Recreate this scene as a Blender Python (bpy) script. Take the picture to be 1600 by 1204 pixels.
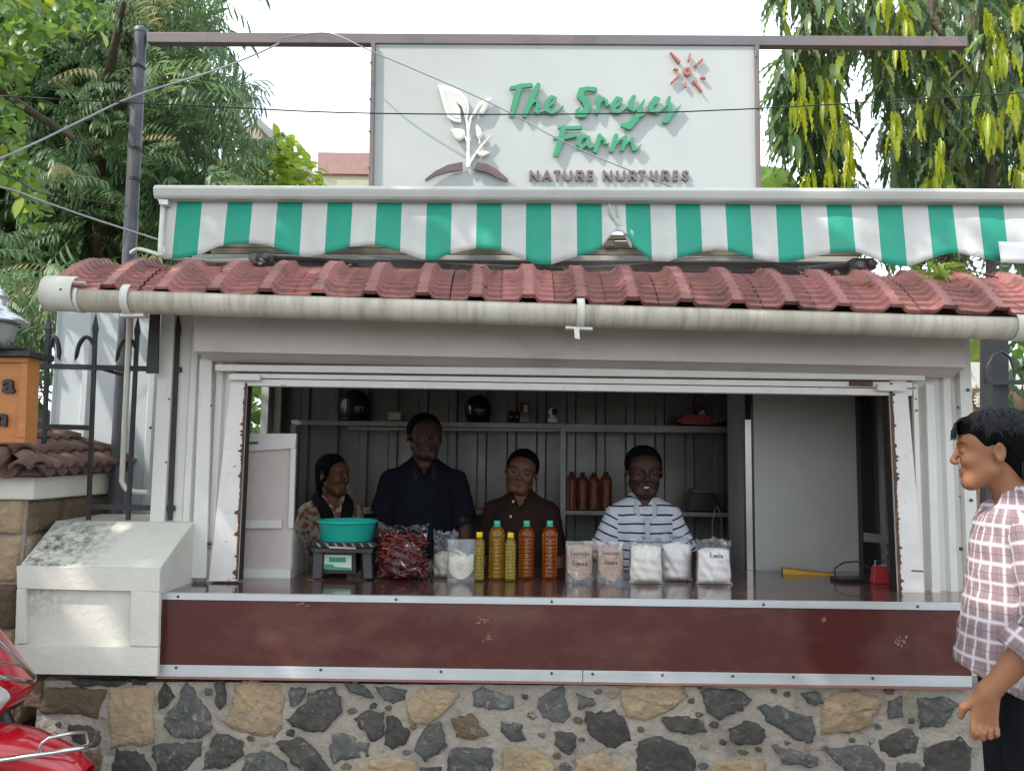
import bpy, bmesh, math, random
import numpy as np
from mathutils import Vector, Matrix
from mathutils.geometry import tessellate_polygon
for o in list(bpy.data.objects): bpy.data.objects.remove(o)
S = bpy.context.scene
COL = S.collection
rnd = random.Random(7)
# ------------------------------------------------------------------ camera, light, exposure
F = 1250.0                       # focal length in photo pixels (1600 wide)
CAM = Vector((0, 0, 1.6)); PITCH = math.radians(5.4); ROLL = math.radians(0.75)
_f = Vector((0, math.cos(PITCH), math.sin(PITCH))); _r0 = Vector((1, 0, 0)); _u0 = _r0.cross(_f)
_r = _r0*math.cos(ROLL) + _u0*math.sin(ROLL); _u = -_r0*math.sin(ROLL) + _u0*math.cos(ROLL)
cd = bpy.data.cameras.new('camera'); cam = bpy.data.objects.new('camera', cd); COL.objects.link(cam)
cam.matrix_world = Matrix(((_r.x, _u.x, -_f.x, CAM.x), (_r.y, _u.y, -_f.y, CAM.y), (_r.z, _u.z, -_f.z, CAM.z), (0, 0, 0, 1)))
cd.sensor_width = 36; cd.lens = 36*F/1600; cd.clip_start = 0.05; cd.clip_end = 2000
S.camera = cam
SUN = Vector((-0.56, -0.30, 0.76)).normalized()      # towards the sun
w = bpy.data.worlds.new('World'); S.world = w; w.use_nodes = True
nt = w.node_tree; nt.nodes.clear()
sky = nt.nodes.new('ShaderNodeTexSky'); sky.sky_type = 'NISHITA'; sky.sun_disc = False
sky.sun_elevation = math.asin(SUN.z); sky.sun_rotation = math.atan2(SUN.x, SUN.y)
sky.air_density = 1.0; sky.dust_density = 4.0; sky.ozone_density = 1.0
bgn = nt.nodes.new('ShaderNodeBackground'); wo = nt.nodes.new('ShaderNodeOutputWorld')
# thin bright cloud veil over the whole sky
tcw = nt.nodes.new('ShaderNodeTexCoord'); nzw = nt.nodes.new('ShaderNodeTexNoise'); nzw.inputs['Scale'].default_value = 2.2; nzw.inputs['Detail'].default_value = 5
mpw = nt.nodes.new('ShaderNodeMapping'); mpw.inputs['Scale'].default_value = (1, 1, 2.5)
rpw = nt.nodes.new('ShaderNodeValToRGB'); rpw.color_ramp.elements[0].position = .33; rpw.color_ramp.elements[0].color = (.22,)*3+(1,)
rpw.color_ramp.elements[1].position = .62; rpw.color_ramp.elements[1].color = (.95,)*3+(1,)
mxw = nt.nodes.new('ShaderNodeMix'); mxw.data_type = 'RGBA'
mxw.inputs[7].default_value = (10.5, 11.6, 12.2, 1)
nt.links.new(tcw.outputs['Generated'], mpw.inputs['Vector']); nt.links.new(mpw.outputs[0], nzw.inputs['Vector'])
nt.links.new(nzw.outputs[0], rpw.inputs[0]); nt.links.new(rpw.outputs[0], mxw.inputs[0]); nt.links.new(sky.outputs[0], mxw.inputs[6])
nt.links.new(mxw.outputs[2], bgn.inputs[0]); bgn.inputs[1].default_value = 0.11
nt.links.new(bgn.outputs[0], wo.inputs[0])
sl = bpy.data.lights.new('sun', 'SUN'); sl.energy = 2.5; sl.angle = math.radians(0.6); sl.color = (1, .95, .86)
so = bpy.data.objects.new('sun', sl); COL.objects.link(so); so.rotation_euler = SUN.to_track_quat('Z', 'Y').to_euler(); so.location = (-6, -3, 9)
S.view_settings.view_transform = 'Standard'; S.view_settings.look = 'None'; S.view_settings.gamma = 1
S.view_settings.use_curve_mapping = False; S.view_settings.exposure = 1.08
S.render.engine = 'CYCLES'
S.cycles.max_bounces = 8; S.cycles.transparent_max_bounces = 16

# ------------------------------------------------------------------ helpers
def P(px, py, Y):
    """world point seen at photo pixel (px,py) on the vertical plane at depth Y"""
    d = _f + _r*((px-800)/F) + _u*((602-py)/F)
    return CAM + d*(Y/d.y)
def PZ(px, py, z):
    d = _f + _r*((px-800)/F) + _u*((602-py)/F)
    return CAM + d*((z-CAM.z)/d.z)
def pxm(Y): return Y/F

class MB:
    def __init__(s): s.v = []; s.f = []; s.sm = []; s.mi = []; s.a = []
    def add(s, vs, fs, smooth=False, mi=0):
        n = len(s.v); s.v += [tuple(v) for v in vs]
        for f in fs: s.f.append(tuple(i+n for i in f)); s.sm.append(smooth); s.mi.append(mi)
        return s
    def box(s, x0, y0, z0, x1, y1, z1, mi=0):
        v = [(x0,y0,z0),(x1,y0,z0),(x1,y1,z0),(x0,y1,z0),(x0,y0,z1),(x1,y0,z1),(x1,y1,z1),(x0,y1,z1)]
        return s.add(v, [(0,3,2,1),(4,5,6,7),(0,1,5,4),(1,2,6,5),(2,3,7,6),(3,0,4,7)], mi=mi)
    def obox(s, c, ax, h, mi=0):
        c = Vector(c); X, Y_, Z = [Vector(a).normalized() for a in ax]; v = []
        for k in (-1, 1):
            for (i, j) in ((-1,-1),(1,-1),(1,1),(-1,1)): v.append(c+X*h[0]*i+Y_*h[1]*j+Z*h[2]*k)
        return s.add(v, [(0,3,2,1),(4,5,6,7),(0,1,5,4),(1,2,6,5),(2,3,7,6),(3,0,4,7)], mi=mi)
    def tube(s, pts, r, n=8, caps=True, smooth=True, mi=0, flat=None):
        pts = [Vector(p) for p in pts]; rs = r if hasattr(r, '__len__') else [r]*len(pts)
        vs = []; up = None
        for i, p in enumerate(pts):
            t = (pts[min(i+1, len(pts)-1)] - pts[max(i-1, 0)]).normalized()
            if up is None: up = Vector((0, 0, 1)) if abs(t.z) < .9 else Vector((0, 1, 0))
            a = t.cross(up)
            if a.length < 1e-6: a = t.orthogonal()
            a.normalize(); b = a.cross(t).normalized(); up = b
            for k in range(n):
                an = 2*math.pi*(k+.5)/n; vs.append(p + (a*math.cos(an) + b*math.sin(an)*(flat or 1))*rs[i])
        fs = []
        for i in range(len(pts)-1):
            for k in range(n): k2 = (k+1) % n; fs.append((i*n+k, i*n+k2, (i+1)*n+k2, (i+1)*n+k))
        s.add(vs, fs, smooth, mi)
        if caps: s.add([vs[k] for k in range(n)], [tuple(range(n))], False, mi); m = (len(pts)-1)*n; s.add([vs[m+k] for k in range(n)], [tuple(reversed(range(n)))], False, mi)
        return s
    def lathe(s, c, prof, n=24, smooth=True, sx=1, sy=1, mi=0, ax=None):
        """prof: list of (r,z)"""
        c = Vector(c); vs = []; A = ax or (Vector((1,0,0)), Vector((0,1,0)), Vector((0,0,1)))
        for (r, z) in prof:
            for k in range(n):
                a = 2*math.pi*k/n; vs.append(c + A[0]*(r*sx*math.cos(a)) + A[1]*(r*sy*math.sin(a)) + A[2]*z)
        fs = []
        for i in range(len(prof)-1):
            for k in range(n): k2 = (k+1) % n; fs.append((i*n+k, i*n+k2, (i+1)*n+k2, (i+1)*n+k))
        return s.add(vs, fs, smooth, mi)
    def prism(s, front, vec, mi=0, bev=0):
        """polygon (any winding, world points) swept along vec"""
        front = [Vector(p) for p in front]; vec = Vector(vec); n = len(front)
        tr = tessellate_polygon([front]); vs = front + [p+vec for p in front]
        nrm = Vector((0,0,0))
        for i in range(n): nrm += front[i].cross(front[(i+1) % n])
        flip = nrm.dot(vec) > 0
        fs = []
        for t in tr:
            a = (front[t[1]]-front[t[0]]).cross(front[t[2]]-front[t[0]])
            t = tuple(t) if a.dot(vec) < 0 else tuple(reversed(t))
            fs.append(t); fs.append(tuple(i+n for i in reversed(t)))
        for i in range(n):
            j = (i+1) % n; q = (i, j, j+n, i+n); fs.append(q if flip else tuple(reversed(q)))
        return s.add(vs, fs, mi=mi)
    def slab(s, pix, Yf, Yb, mi=0):
        fr = [P(x, y, Yf) for x, y in pix]
        return s.prism(fr, (0, Yb-Yf, 0), mi)
    def grid(s, nu, nv, fn, smooth=True, mi=0, flip=False):
        vs = [fn(i/nu, j/nv) for j in range(nv+1) for i in range(nu+1)]; fs = []
        for j in range(nv):
            for i in range(nu):
                a = j*(nu+1)+i; q = (a, a+1, a+nu+2, a+nu+1); fs.append(tuple(reversed(q)) if flip else q)
        return s.add(vs, fs, smooth, mi)
    def ell(s, c, r, nu=12, nv=8, R=None, mi=0):
        def fn(u, v):
            a = 2*math.pi*u; b = math.pi*(v-.5); p = Vector((r[0]*math.cos(a)*math.cos(b), r[1]*math.sin(a)*math.cos(b), r[2]*math.sin(b)))
            if R: p = R @ p
            return Vector(c)+p
        return s.grid(nu, nv, fn, mi=mi)
    def mesh(s, name, mats):
        me = bpy.data.meshes.new(name); me.from_pydata(s.v, [], s.f)
        for m in (mats if isinstance(mats, (list, tuple)) else [mats]): me.materials.append(m)
        me.polygons.foreach_set('use_smooth', s.sm); me.polygons.foreach_set('material_index', s.mi); me.update(); return me
ORG = {}
def link(name, me, parent=None, bevel=0):
    o = bpy.data.objects.new(name, me); COL.objects.link(o)
    if parent is not None:
        o.parent = parent
        if parent in ORG: o.location = -ORG[parent]
    if bevel:
        b = o.modifiers.new('b', 'BEVEL'); b.width = bevel; b.segments = 2; b.limit_method = 'ANGLE'; b.angle_limit = math.radians(40)
    return o
def obj(name, mb, m, parent=None, bevel=0): return link(name, mb.mesh(name, m), parent, bevel)
def thing(name, label, cat, loc=(0, 0, 0), group=None):
    o = bpy.data.objects.new(name, None); COL.objects.link(o); o.location = loc; o.empty_display_size = .1
    ORG[o] = Vector(loc); o['label'] = label; o['category'] = cat
    if group: o['group'] = group
    return o
def tag(o, label, cat, group=None):
    o['label'] = label; o['category'] = cat
    if group: o['group'] = group
    return o
def struct(o): o['kind'] = 'structure'; return o
def stuff(o): o['kind'] = 'stuff'; return o

# ------------------------------------------------------------------ materials
def N(nt, t, **kw):
    n = nt.nodes.new(t)
    for k, v in kw.items():
        if k.startswith('i_'): n.inputs[k[2:].replace('_', ' ')].default_value = v
        else: setattr(n, k, v)
    return n
def c4(c): return (c[0], c[1], c[2], 1)
def mixc(nt, a, b, fac, bt='MIX'):
    m = N(nt, 'ShaderNodeMix', data_type='RGBA', blend_type=bt)
    for sock, v in ((6, a), (7, b), (0, fac)):
        if hasattr(v, 'is_linked') or hasattr(v, 'links'): nt.links.new(v, m.inputs[sock])
        elif sock == 0: m.inputs[0].default_value = v
        else: m.inputs[sock].default_value = c4(v)
    return m.outputs[2]
def ramp(nt, src, p0, p1, c0=(0,0,0), c1=(1,1,1)):
    r = N(nt, 'ShaderNodeValToRGB'); e = r.color_ramp.elements
    e[0].position = p0; e[1].position = p1; e[0].color = c4(c0); e[1].color = c4(c1)
    nt.links.new(src, r.inputs[0]); return r.outputs[0]
def noise(nt, scale, detail=4, rough=.6, vec=None, stretch=None, coord='Object', dist=0):
    n = N(nt, 'ShaderNodeTexNoise'); n.inputs['Scale'].default_value = scale; n.inputs['Detail'].default_value = detail
    n.inputs['Roughness'].default_value = rough; n.inputs['Distortion'].default_value = dist
    if vec is None:
        tc = N(nt, 'ShaderNodeTexCoord'); vec = tc.outputs[coord]
    if stretch:
        m = N(nt, 'ShaderNodeMapping'); m.inputs['Scale'].default_value = stretch; nt.links.new(vec, m.inputs[0]); vec = m.outputs[0]
    nt.links.new(vec, n.inputs['Vector']); return n.outputs[0]
def mat(name, col, rough=.6, metal=0, col2=None, nscale=6, amt=.6, bump=0, bscale=60, spec=.5, dirt=None, dscale=3, dpos=(.55, .75),
        dstretch=None, trans=0, ior=1.45, coat=0, rvar=0, stretch=None, sub=0, rand=0, emit=None):
    m = bpy.data.materials.new(name); m.use_nodes = True; nt = m.node_tree; b = nt.nodes['Principled BSDF']
    b.inputs['Roughness'].default_value = rough; b.inputs['Metallic'].default_value = metal; b.inputs['Specular IOR Level'].default_value = spec
    b.inputs['Transmission Weight'].default_value = trans; b.inputs['IOR'].default_value = ior; b.inputs['Coat Weight'].default_value = coat
    if sub: b.inputs['Subsurface Weight'].default_value = sub; b.inputs['Subsurface Radius'].default_value = (.02, .008, .004)
    c = col
    if col2 is None: col2 = tuple(x*.72 for x in col)
    n1 = noise(nt, nscale, 6, .65, stretch=stretch)
    f = ramp(nt, n1, .35, .7); mm = N(nt, 'ShaderNodeMath', operation='MULTIPLY'); nt.links.new(f, mm.inputs[0]); mm.inputs[1].default_value = amt
    c = mixc(nt, col, col2, mm.outputs[0])
    if dirt:
        n2 = noise(nt, dscale, 7, .7, stretch=dstretch); f2 = ramp(nt, n2, dpos[0], dpos[1]); c = mixc(nt, c, dirt, f2)
    if rand:
        oi = N(nt, 'ShaderNodeObjectInfo'); h = N(nt, 'ShaderNodeHueSaturation'); mr = N(nt, 'ShaderNodeMapRange')
        nt.links.new(oi.outputs['Random'], mr.inputs[0]); mr.inputs[3].default_value = 1-rand; mr.inputs[4].default_value = 1+rand
        nt.links.new(mr.outputs[0], h.inputs['Value']); nt.links.new(c, h.inputs['Color']); c = h.outputs[0]
    nt.links.new(c, b.inputs['Base Color'])
    if rvar:
        mr = N(nt, 'ShaderNodeMapRange'); nt.links.new(noise(nt, nscale*2.3, 5), mr.inputs[0]); mr.inputs[1].default_value = .3; mr.inputs[2].default_value = .7
        mr.inputs[3].default_value = max(0, rough-rvar); mr.inputs[4].default_value = min(1, rough+rvar); nt.links.new(mr.outputs[0], b.inputs['Roughness'])
    if bump:
        bp = N(nt, 'ShaderNodeBump'); bp.inputs['Strength'].default_value = min(1, bump); bp.inputs['Distance'].default_value = .01*max(1, bump)
        nt.links.new(noise(nt, bscale, 6, .6), bp.inputs['Height']); nt.links.new(bp.outputs[0], b.inputs['Normal'])
    if emit: b.inputs['Emission Color'].default_value = c4(emit[:3]); b.inputs['Emission Strength'].default_value = emit[3]
    return m
M = {}
M['panel'] = mat('white_sheet', (.63, .61, .57), .45, col2=(.55, .535, .50), nscale=4, amt=.6, dirt=(.40, .37, .32), dscale=5, dpos=(.60, .86), dstretch=(3, 3, .5), bump=.06, bscale=8, rvar=.1)
M['jamb'] = mat('chipped_white_paint', (.69, .65, .63), .5, col2=(.58, .53, .51), nscale=9, dirt=(.30, .21, .15), dscale=14, dpos=(.64, .70), bump=.25, bscale=30)
M['rust'] = mat('rust', (.16, .085, .045), .9, col2=(.05, .03, .02), nscale=30, amt=1, bump=.6, bscale=120)
M['header'] = mat('header_paint', (.56, .505, .48), .55, col2=(.46, .41, .39), nscale=3, amt=.9, dirt=(.28, .26, .24), dscale=2.2, dpos=(.55, .85), dstretch=(1, 1, 2.5), bump=.1, bscale=12)
M['alu'] = mat('aluminium_strip', (.62, .64, .66), .45, .55, col2=(.50, .51, .52), nscale=5, amt=.8, dirt=(.35, .33, .30), dscale=20, dpos=(.66, .75), stretch=(.3, 3, 6), rvar=.1)
M['gutter'] = mat('grimy_gutter', (.58, .53, .45), .5, col2=(.42, .37, .30), nscale=1.6, amt=1, dirt=(.20, .17, .13), dscale=24, dpos=(.46, .85), dstretch=(1, .05, .12), bump=.12, bscale=30, stretch=(1, .5, 1))
M['pvc'] = mat('white_pvc', (.66, .64, .58), .4, col2=(.55, .52, .45), nscale=8, amt=.7, dirt=(.30, .26, .2), dscale=9, dpos=(.66, .85))
M['screw'] = mat('screw_head', (.09, .085, .08), .5, .6)
M['dark'] = mat('black_iron', (.028, .028, .031), .5, .3, col2=(.05, .045, .045), nscale=12, bump=.3, bscale=90, dirt=(.10, .06, .04), dscale=16, dpos=(.64, .8))
M['black'] = mat('black_plastic', (.014, .014, .016), .35, bump=.05)
M['steelbeam'] = mat('painted_beam', (.155, .15, .165), .55, .2, col2=(.20, .145, .13), nscale=2.5, amt=1, dirt=(.10, .09, .10), dscale=6, dpos=(.5, .8), stretch=(.5, 2, 2), bump=.1)
M['pole'] = mat('weathered_pole', (.03, .03, .036), .5, .2, col2=(.13, .135, .155), nscale=7, amt=1, dirt=(.12, .09, .08), dscale=9, dpos=(.55, .7), stretch=(1.4, 1.4, .5), bump=.2)
# ------------------------------------------------------------------ ground, pavement
asph = mat('asphalt', (.055, .053, .05), .9, col2=(.075, .07, .065), nscale=25, amt=1, bump=.5, bscale=180, dirt=(.12, .11, .095), dscale=1.3, dpos=(.5, .8))
soil = mat('yard_earth', (.10, .075, .05), .95, col2=(.16, .13, .10), nscale=5, amt=1, bump=.8, bscale=60)
pave = mat('pavement_concrete', (.24, .23, .21), .85, col2=(.17, .165, .15), nscale=4, amt=1, bump=.4, bscale=90)
mb = MB(); mb.box(-120, -60, -.3, 120, 200, -.12); struct(obj('ground', mb, soil))
mb = MB(); mb.box(-120, -9, -.119, 120, 1.95, 0.0); struct(obj('road', mb, asph))
mb = MB(); mb.box(-120, 1.953, -.119, 120, 3.17, .12); struct(obj('pavement', mb, pave, bevel=.01))
mb = MB(); mb.box(-120, 3.62, -.118, 120, 14, .05); struct(obj('yard_floor', mb, soil))

# ------------------------------------------------------------------ kiosk
YW = 3.5; YC = 3.2
ZC = P(800, 934, YC).z                 # counter top height
XL = P(245, 700, YW).x; XR = P(1514, 700, YW).x
ko = Vector((0.15, 4.3, .12))
kiosk = thing('shop_kiosk', 'white sheet metal kiosk with open serving hatch, maroon counter and red tiled eave', 'kiosk', ko)
maroon = mat('maroon_laminate', (.085, .024, .021), .16, col2=(.075, .022, .02), nscale=3, amt=1, spec=.6, dirt=(.145, .07, .055), dscale=2.6, dpos=(.46, .78), dstretch=(.8, 1, 1.6), rvar=.1, bump=.22, bscale=3.2, coat=.25)  # brownish patches put reflections into the colour, along with wear
scar = mat('peeled_laminate', (.34, .17, .12), .7, col2=(.15, .05, .04), nscale=60, amt=1, bump=.4)
topm = mat('counter_top_laminate', (.085, .032, .028), .13, col2=(.12, .07, .06), nscale=2.5, amt=1, spec=.6, rvar=.08, bump=.03, bscale=4, coat=.4)

def corr(mb, a, b, z0, z1, rib=.19, depth=.022, w=.05, off=0.0, th=.004, axis='x', fine=2):
    """trapezoid-profiled sheet between plan points a and b; ribs stand to the left of a->b"""
    a = Vector(a); b = Vector(b); L = (b-a).length; t = (b-a)/L; n = Vector((-t.y, t.x))
    pts = [(0, 0)]; s = off
    while s < L:
        for k in range(1, fine+1):       # shallow stiffening grooves in the flat
            g = s - (rib-w)*k/(fine+1)
            if g > 0.01 and g < L-.012: pts += [(g-.006, 0), (g, .003), (g+.006, 0)]
        for (d, h) in ((0, 0), (.012, depth), (w-.012, depth), (w, 0)):
            if 0.001 < s+d < L-.001: pts.append((s+d, h))
        s += rib
    pts.append((L, pts[-1][1])); pts = sorted(pts, key=lambda p: p[0])
    vs = []
    for z in (z0, z1):
        for k in (0, 1):
            for (s_, h) in pts: q = a + t*s_ + n*(h-(th if k else 0)); vs.append((q.x, q.y, z))
    m = len(pts); fs = []
    for i in range(m-1):
        fs += [(i, i+1, 2*m+i+1, 2*m+i), (m+i+1, m+i, 3*m+i, 3*m+i+1), (i+1, i, m+i, m+i+1), (2*m+i, 2*m+i+1, 3*m+i+1, 3*m+i)]
    fs += [(0, 2*m, 3*m, m), (m-1, 2*m-1, 4*m-1, 3*m-1)]
    mb.add(vs, fs)
def cpart(name, a, b, z0, z1, m=None, **kw):
    mb = MB(); corr(mb, a, b, z0, z1, **kw); return obj(name, mb, m or M['panel'], kiosk)
Z1 = 2.36; YB = 5.15; ZF = .10
jxl = P(366, 740, YW).x; jxr = P(1424, 740, YW).x
# front cheeks: sheet bands left and right of the hatch (ribs towards the street)
cpart('wall_panel', (jxl-.02, YW+.03), (XL, YW+.03), ZC-.0, Z1, rib=.115, w=.05, off=.045, depth=.016, fine=0)
cpart('wall_panel', (XR, YW+.03), (jxr+.02, YW+.03), ZC-.0, Z1, rib=.15, w=.055, off=.05, depth=.016, fine=0)
# below counter level, behind the stone wall
mb = MB(); mb.box(XL, YW+.06, ZF, XR, YW+.10, ZC-.03); obj('lower_wall', mb, M['panel'], kiosk)
# corner trims and cover strips
mb = MB(); mb.box(XL-.012, YW-.004, .3, XL+.05, YW+.027, Z1); obj('corner_trim', mb, M['panel'], kiosk, .002)
mb = MB(); mb.box(XR-.03, YW-.004, .3, XR+.022, YW+.027, Z1); obj('corner_trim', mb, M['panel'], kiosk, .002)
# side walls (left one has a barred window), back wall
winL0, winL1 = 4.25, 4.98
wz0, wz1 = ZC+.15, 2.28
cpart('side_wall', (XL, winL0), (XL, YW+.05), ZF, Z1); cpart('side_wall', (XL, YB), (XL, winL1), ZF, Z1)
mb = MB(); mb.box(XL-.003, winL0, ZF, XL+.02, winL1, wz0); obj('side_wall', mb, M['panel'], kiosk)
mb = MB(); mb.box(XL-.003, winL0, wz1, XL+.02, winL1, Z1); obj('side_wall', mb, M['panel'], kiosk)
wf = MB()
wf.box(XL-.01, winL0, wz0, XL+.035, winL0+.03, wz1); wf.box(XL-.01, winL1-.03, wz0, XL+.035, winL1, wz1)
wf.box(XL-.01, winL0+.03, wz0, XL+.035, winL1-.03, wz0+.03); wf.box(XL-.01, winL0+.03, wz1-.03, XL+.035, winL1-.03, wz1)
win = obj('side_window', wf, M['panel'], kiosk)
for k in range(1, 2):
    y = winL0 + (winL1-winL0)*.5; mb = MB(); mb.box(XL-.004, y, wz0+.03, XL+.03, y+.035, wz1-.03); obj('window_bar', mb, M['panel'], win)
cpart('side_wall', (XR, YW+.05), (XR, YB), ZF, Z1)
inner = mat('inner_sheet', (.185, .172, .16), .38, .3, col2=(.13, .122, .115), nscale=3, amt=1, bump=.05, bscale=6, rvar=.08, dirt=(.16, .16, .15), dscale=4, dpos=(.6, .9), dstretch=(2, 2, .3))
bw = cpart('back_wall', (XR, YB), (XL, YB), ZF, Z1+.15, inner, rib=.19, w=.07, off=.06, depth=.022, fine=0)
for (x0_, x1_) in ((411, 418), (428, 438)):
    mb = MB(); mb.box(P(x0_, 640, 5.03).x, 5.03, ZF, P(x1_, 640, 5.03).x, 5.06, Z1-.005); obj('white_upright', mb, M['panel'], kiosk, .002)
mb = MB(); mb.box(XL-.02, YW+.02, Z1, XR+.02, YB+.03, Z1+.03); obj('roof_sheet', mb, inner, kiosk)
mb = MB(); mb.box(XL, YW+.11, .06, XR, YB, ZF); obj('floor_board', mb, mat('cement_floor', (.16, .15, .14), .7), kiosk)

# header box above the hatch, sloping soffit, guide rails
mb = MB()
hy = 3.36
f1 = [P(303, 470, hy), P(1509, 500, hy), P(1509, 574, hy), P(303, 549, hy)]
mb.prism(f1, (0, .012, 0)); obj('header_fascia', mb, M['header'], kiosk, .002)
mb = MB(); a, b = P(303, 549, hy+.013), P(1509, 574, hy+.013); c, d = P(1487, 590, 3.47), P(335, 565, 3.47)
mb.add([a, b, c, d, a+Vector((0, .01, .02)), b+Vector((0, .01, .02)), c+Vector((0, .01, .02)), d+Vector((0, .01, .02))],
       [(0, 3, 2, 1), (4, 5, 6, 7), (0, 1, 5, 4), (1, 2, 6, 5), (2, 3, 7, 6), (3, 0, 4, 7)])
obj('header_soffit', mb, M['header'], kiosk)
mb = MB(); mb.slab([(336, 569), (1446, 580), (1446, 594), (336, 579)], 3.455, 3.49); obj('shutter_rail', mb, M['panel'], kiosk, .003)
mb = MB(); mb.slab([(362, 583), (1426, 597), (1426, 606), (362, 590)], 3.475, 3.51); obj('shutter_slat', mb, M['jamb'], kiosk, .002)
mb = MB(); mb.slab([(362, 591.5), (1426, 607.5), (1426, 618), (362, 602)], 3.48, 3.53); obj('shutter_slat', mb, M['jamb'], kiosk, .002)
mb = MB(); mb.slab([(370, 560), (1420, 590), (1420, 612), (370, 594)], 3.535, 3.60); obj('shutter_roll', mb, M['header'], kiosk)
# little latch block on the right of the rail
mb = MB(); mb.slab([(1329, 595), (1364, 596), (1364, 603), (1329, 602)], 3.46, 3.474); lt = obj('latch_slot', mb, M['rust'], kiosk)
mb = MB(); mb.slab([(1372, 600), (1415, 601), (1415, 611), (1372, 610)], 3.45, 3.474); obj('rail_cap', mb, M['jamb'], kiosk, .002)
mb = MB(); mb.slab([(357, 584), (406, 585), (406, 594), (357, 593)], 3.45, 3.474); obj('rail_cap', mb, M['jamb'], kiosk, .002)
# jambs
def jamb(top, bot, rust, y0=3.478):
    mb = MB(); mb.prism([P(top[0], 592, y0), P(top[1], 592, y0), P(bot[1], bot[2], y0), P(bot[0], bot[2], y0)], (0, .07, 0)); obj('hatch_jamb', mb, M['jamb'], kiosk, .003)
    # ragged rusty edge strip inside the jamb
    mb = MB(); n = 110; vs = []
    for i in range(n+1):
        t = i/n; x = rust[0]*(1-t)+rust[1]*t; xx = rust[2]*(1-t)+rust[3]*t; y = 598 + (bot[2]-3-598)*t
        j = rnd.uniform(-.8, .8); big = (rnd.random() < .10+.12*t)*rnd.uniform(1.5, 5+4*t)
        vs += [P(x + (j+big)*(1 if top[0] > 800 else -1), y, y0-.003), P(xx, y, y0-.003)]
    mb.add(vs, [(2*i, 2*i+1, 2*i+3, 2*i+2) for i in range(n)]); mb2 = MB(); 
    mb2.add(vs + [Vector(v)+Vector((0, .0025, 0)) for v in vs], mb.f + [tuple(q+len(vs) for q in reversed(f)) for f in mb.f]); obj('rust_edge', mb2, M['rust'], kiosk)
jamb((361, 385), (326, 370, 908), (382, 368, 386, 371)); jamb((1391, 1417), (1406, 1446, 934), (1394.5, 1409, 1390, 1405))
blackgap = mat('gap_shade', (.02, .018, .016), .8)  # dark strips for the gaps inside the jambs; their shade is put into colour
mb = MB(); mb.slab([(385.5, 597), (388, 597), (374, 907), (371, 907)], 3.50, 3.55); obj('shaded_gap', mb, blackgap, kiosk)
mb = MB(); mb.slab([(1386, 612), (1391, 612), (1406, 933), (1401, 933)], 3.50, 3.55); obj('shaded_gap', mb, blackgap, kiosk)
# cover plates beside jambs
for q, m in (([(312, 560), (331, 560), (322, 903), (299, 903)], 'panel'), ([(1427, 600), (1434, 600), (1445, 930), (1436, 930)], 'panel'), ([(1447, 600), (1460, 600), (1470, 927), (1457, 927)], 'panel')):
    mb = MB(); mb.slab(q, 3.485, 3.505); obj('cover_strip', mb, M[m], kiosk, .002)
mb = MB(); mb.slab([(1425, 890), (1443, 891), (1443, 893), (1425, 892)], 3.475, 3.479); obj('slot', mb, M['screw'], kiosk)
def screw(px, py, Y, r=.006):
    c = P(px, py, Y); mb = MB(); mb.lathe(c, [(0, -.004), (r*.6, -.004), (r, -.0015), (r, .003)], 8, ax=(Vector((1,0,0)), Vector((0,0,1)), Vector((0,1,0)))); obj('screw', mb, M['screw'], kiosk)
for (x, y, Y, r) in ((1430, 606, 3.485, .004), (1431, 623, 3.485, .004), (1432, 641, 3.483, .005), (1431, 668, 3.49, .003), (1433, 854, 3.483, .008), (1497, 636, 3.49, .006), (1513, 609, 3.49, .007),
                     (1518, 781, 3.49, .007), (1502, 857, 3.49, .009), (327, 849, 3.482, .009), (327, 856, 3.482, .004), (259, 722, 3.49, .004), (330, 633, 3.48, .004), (264, 623, 3.49, .004), (1500, 775, 3.49, .004), (235, 668, 3.49, .006)):
    screw(x, y, Y, r)

# counter: top, front, strips
xa, xb = P(250, 932, YC).x, P(1484, 945, YC).x
mb = MB(); mb.box(xa-.0, YC+.004, ZC-.03, xb+.25, 4.12, ZC); obj('counter_top', mb, topm, kiosk)
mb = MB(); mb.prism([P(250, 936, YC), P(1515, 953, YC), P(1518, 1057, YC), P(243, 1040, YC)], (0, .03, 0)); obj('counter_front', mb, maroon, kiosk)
mb = MB(); mb.prism([P(250, 925.5, YC-.004), P(1515, 942, YC-.004), P(1515, 953.5, YC-.004), P(250, 936, YC-.004)], (0, .0035, 0)); mb.box(xa, YC-.004, ZC+.001, xb+.1, YC+.012, ZC+.004)
obj('edge_strip', mb, M['alu'], kiosk, .001)
mb = MB(); mb.prism([P(243, 1038, YC-.006), P(910, 1047, YC-.006), P(910, 1065, YC-.006), P(243, 1056, YC-.006)], (0, .005, 0)); obj('base_strip', mb, M['alu'], kiosk, .001)
mb = MB(); mb.prism([P(911, 1047, YC-.006), P(1519, 1056, YC-.006), P(1519, 1073, YC-.006), P(911, 1065, YC-.006)], (0, .005, 0)); obj('base_strip', mb, M['alu'], kiosk, .001)
mb = MB(); mb.prism([P(243, 1056.5, YC-.012), P(1519, 1074, YC-.012), P(1519, 1077, YC-.012), P(243, 1059.5, YC-.012)], (0, .04, 0)); obj('base_board', mb, mat('faded_red_board', (.28, .12, .10), .7), kiosk)
for x in (278, 619, 862, 1193, 1434): screw(x, 931+(x-250)*.0135, YC-.005, .0055)
for x in (275, 501, 689, 862, 926, 1035, 1145, 1240, 1364): screw(x, 1042+(x-250)*.0152, YC-.008, .0055)
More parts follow.
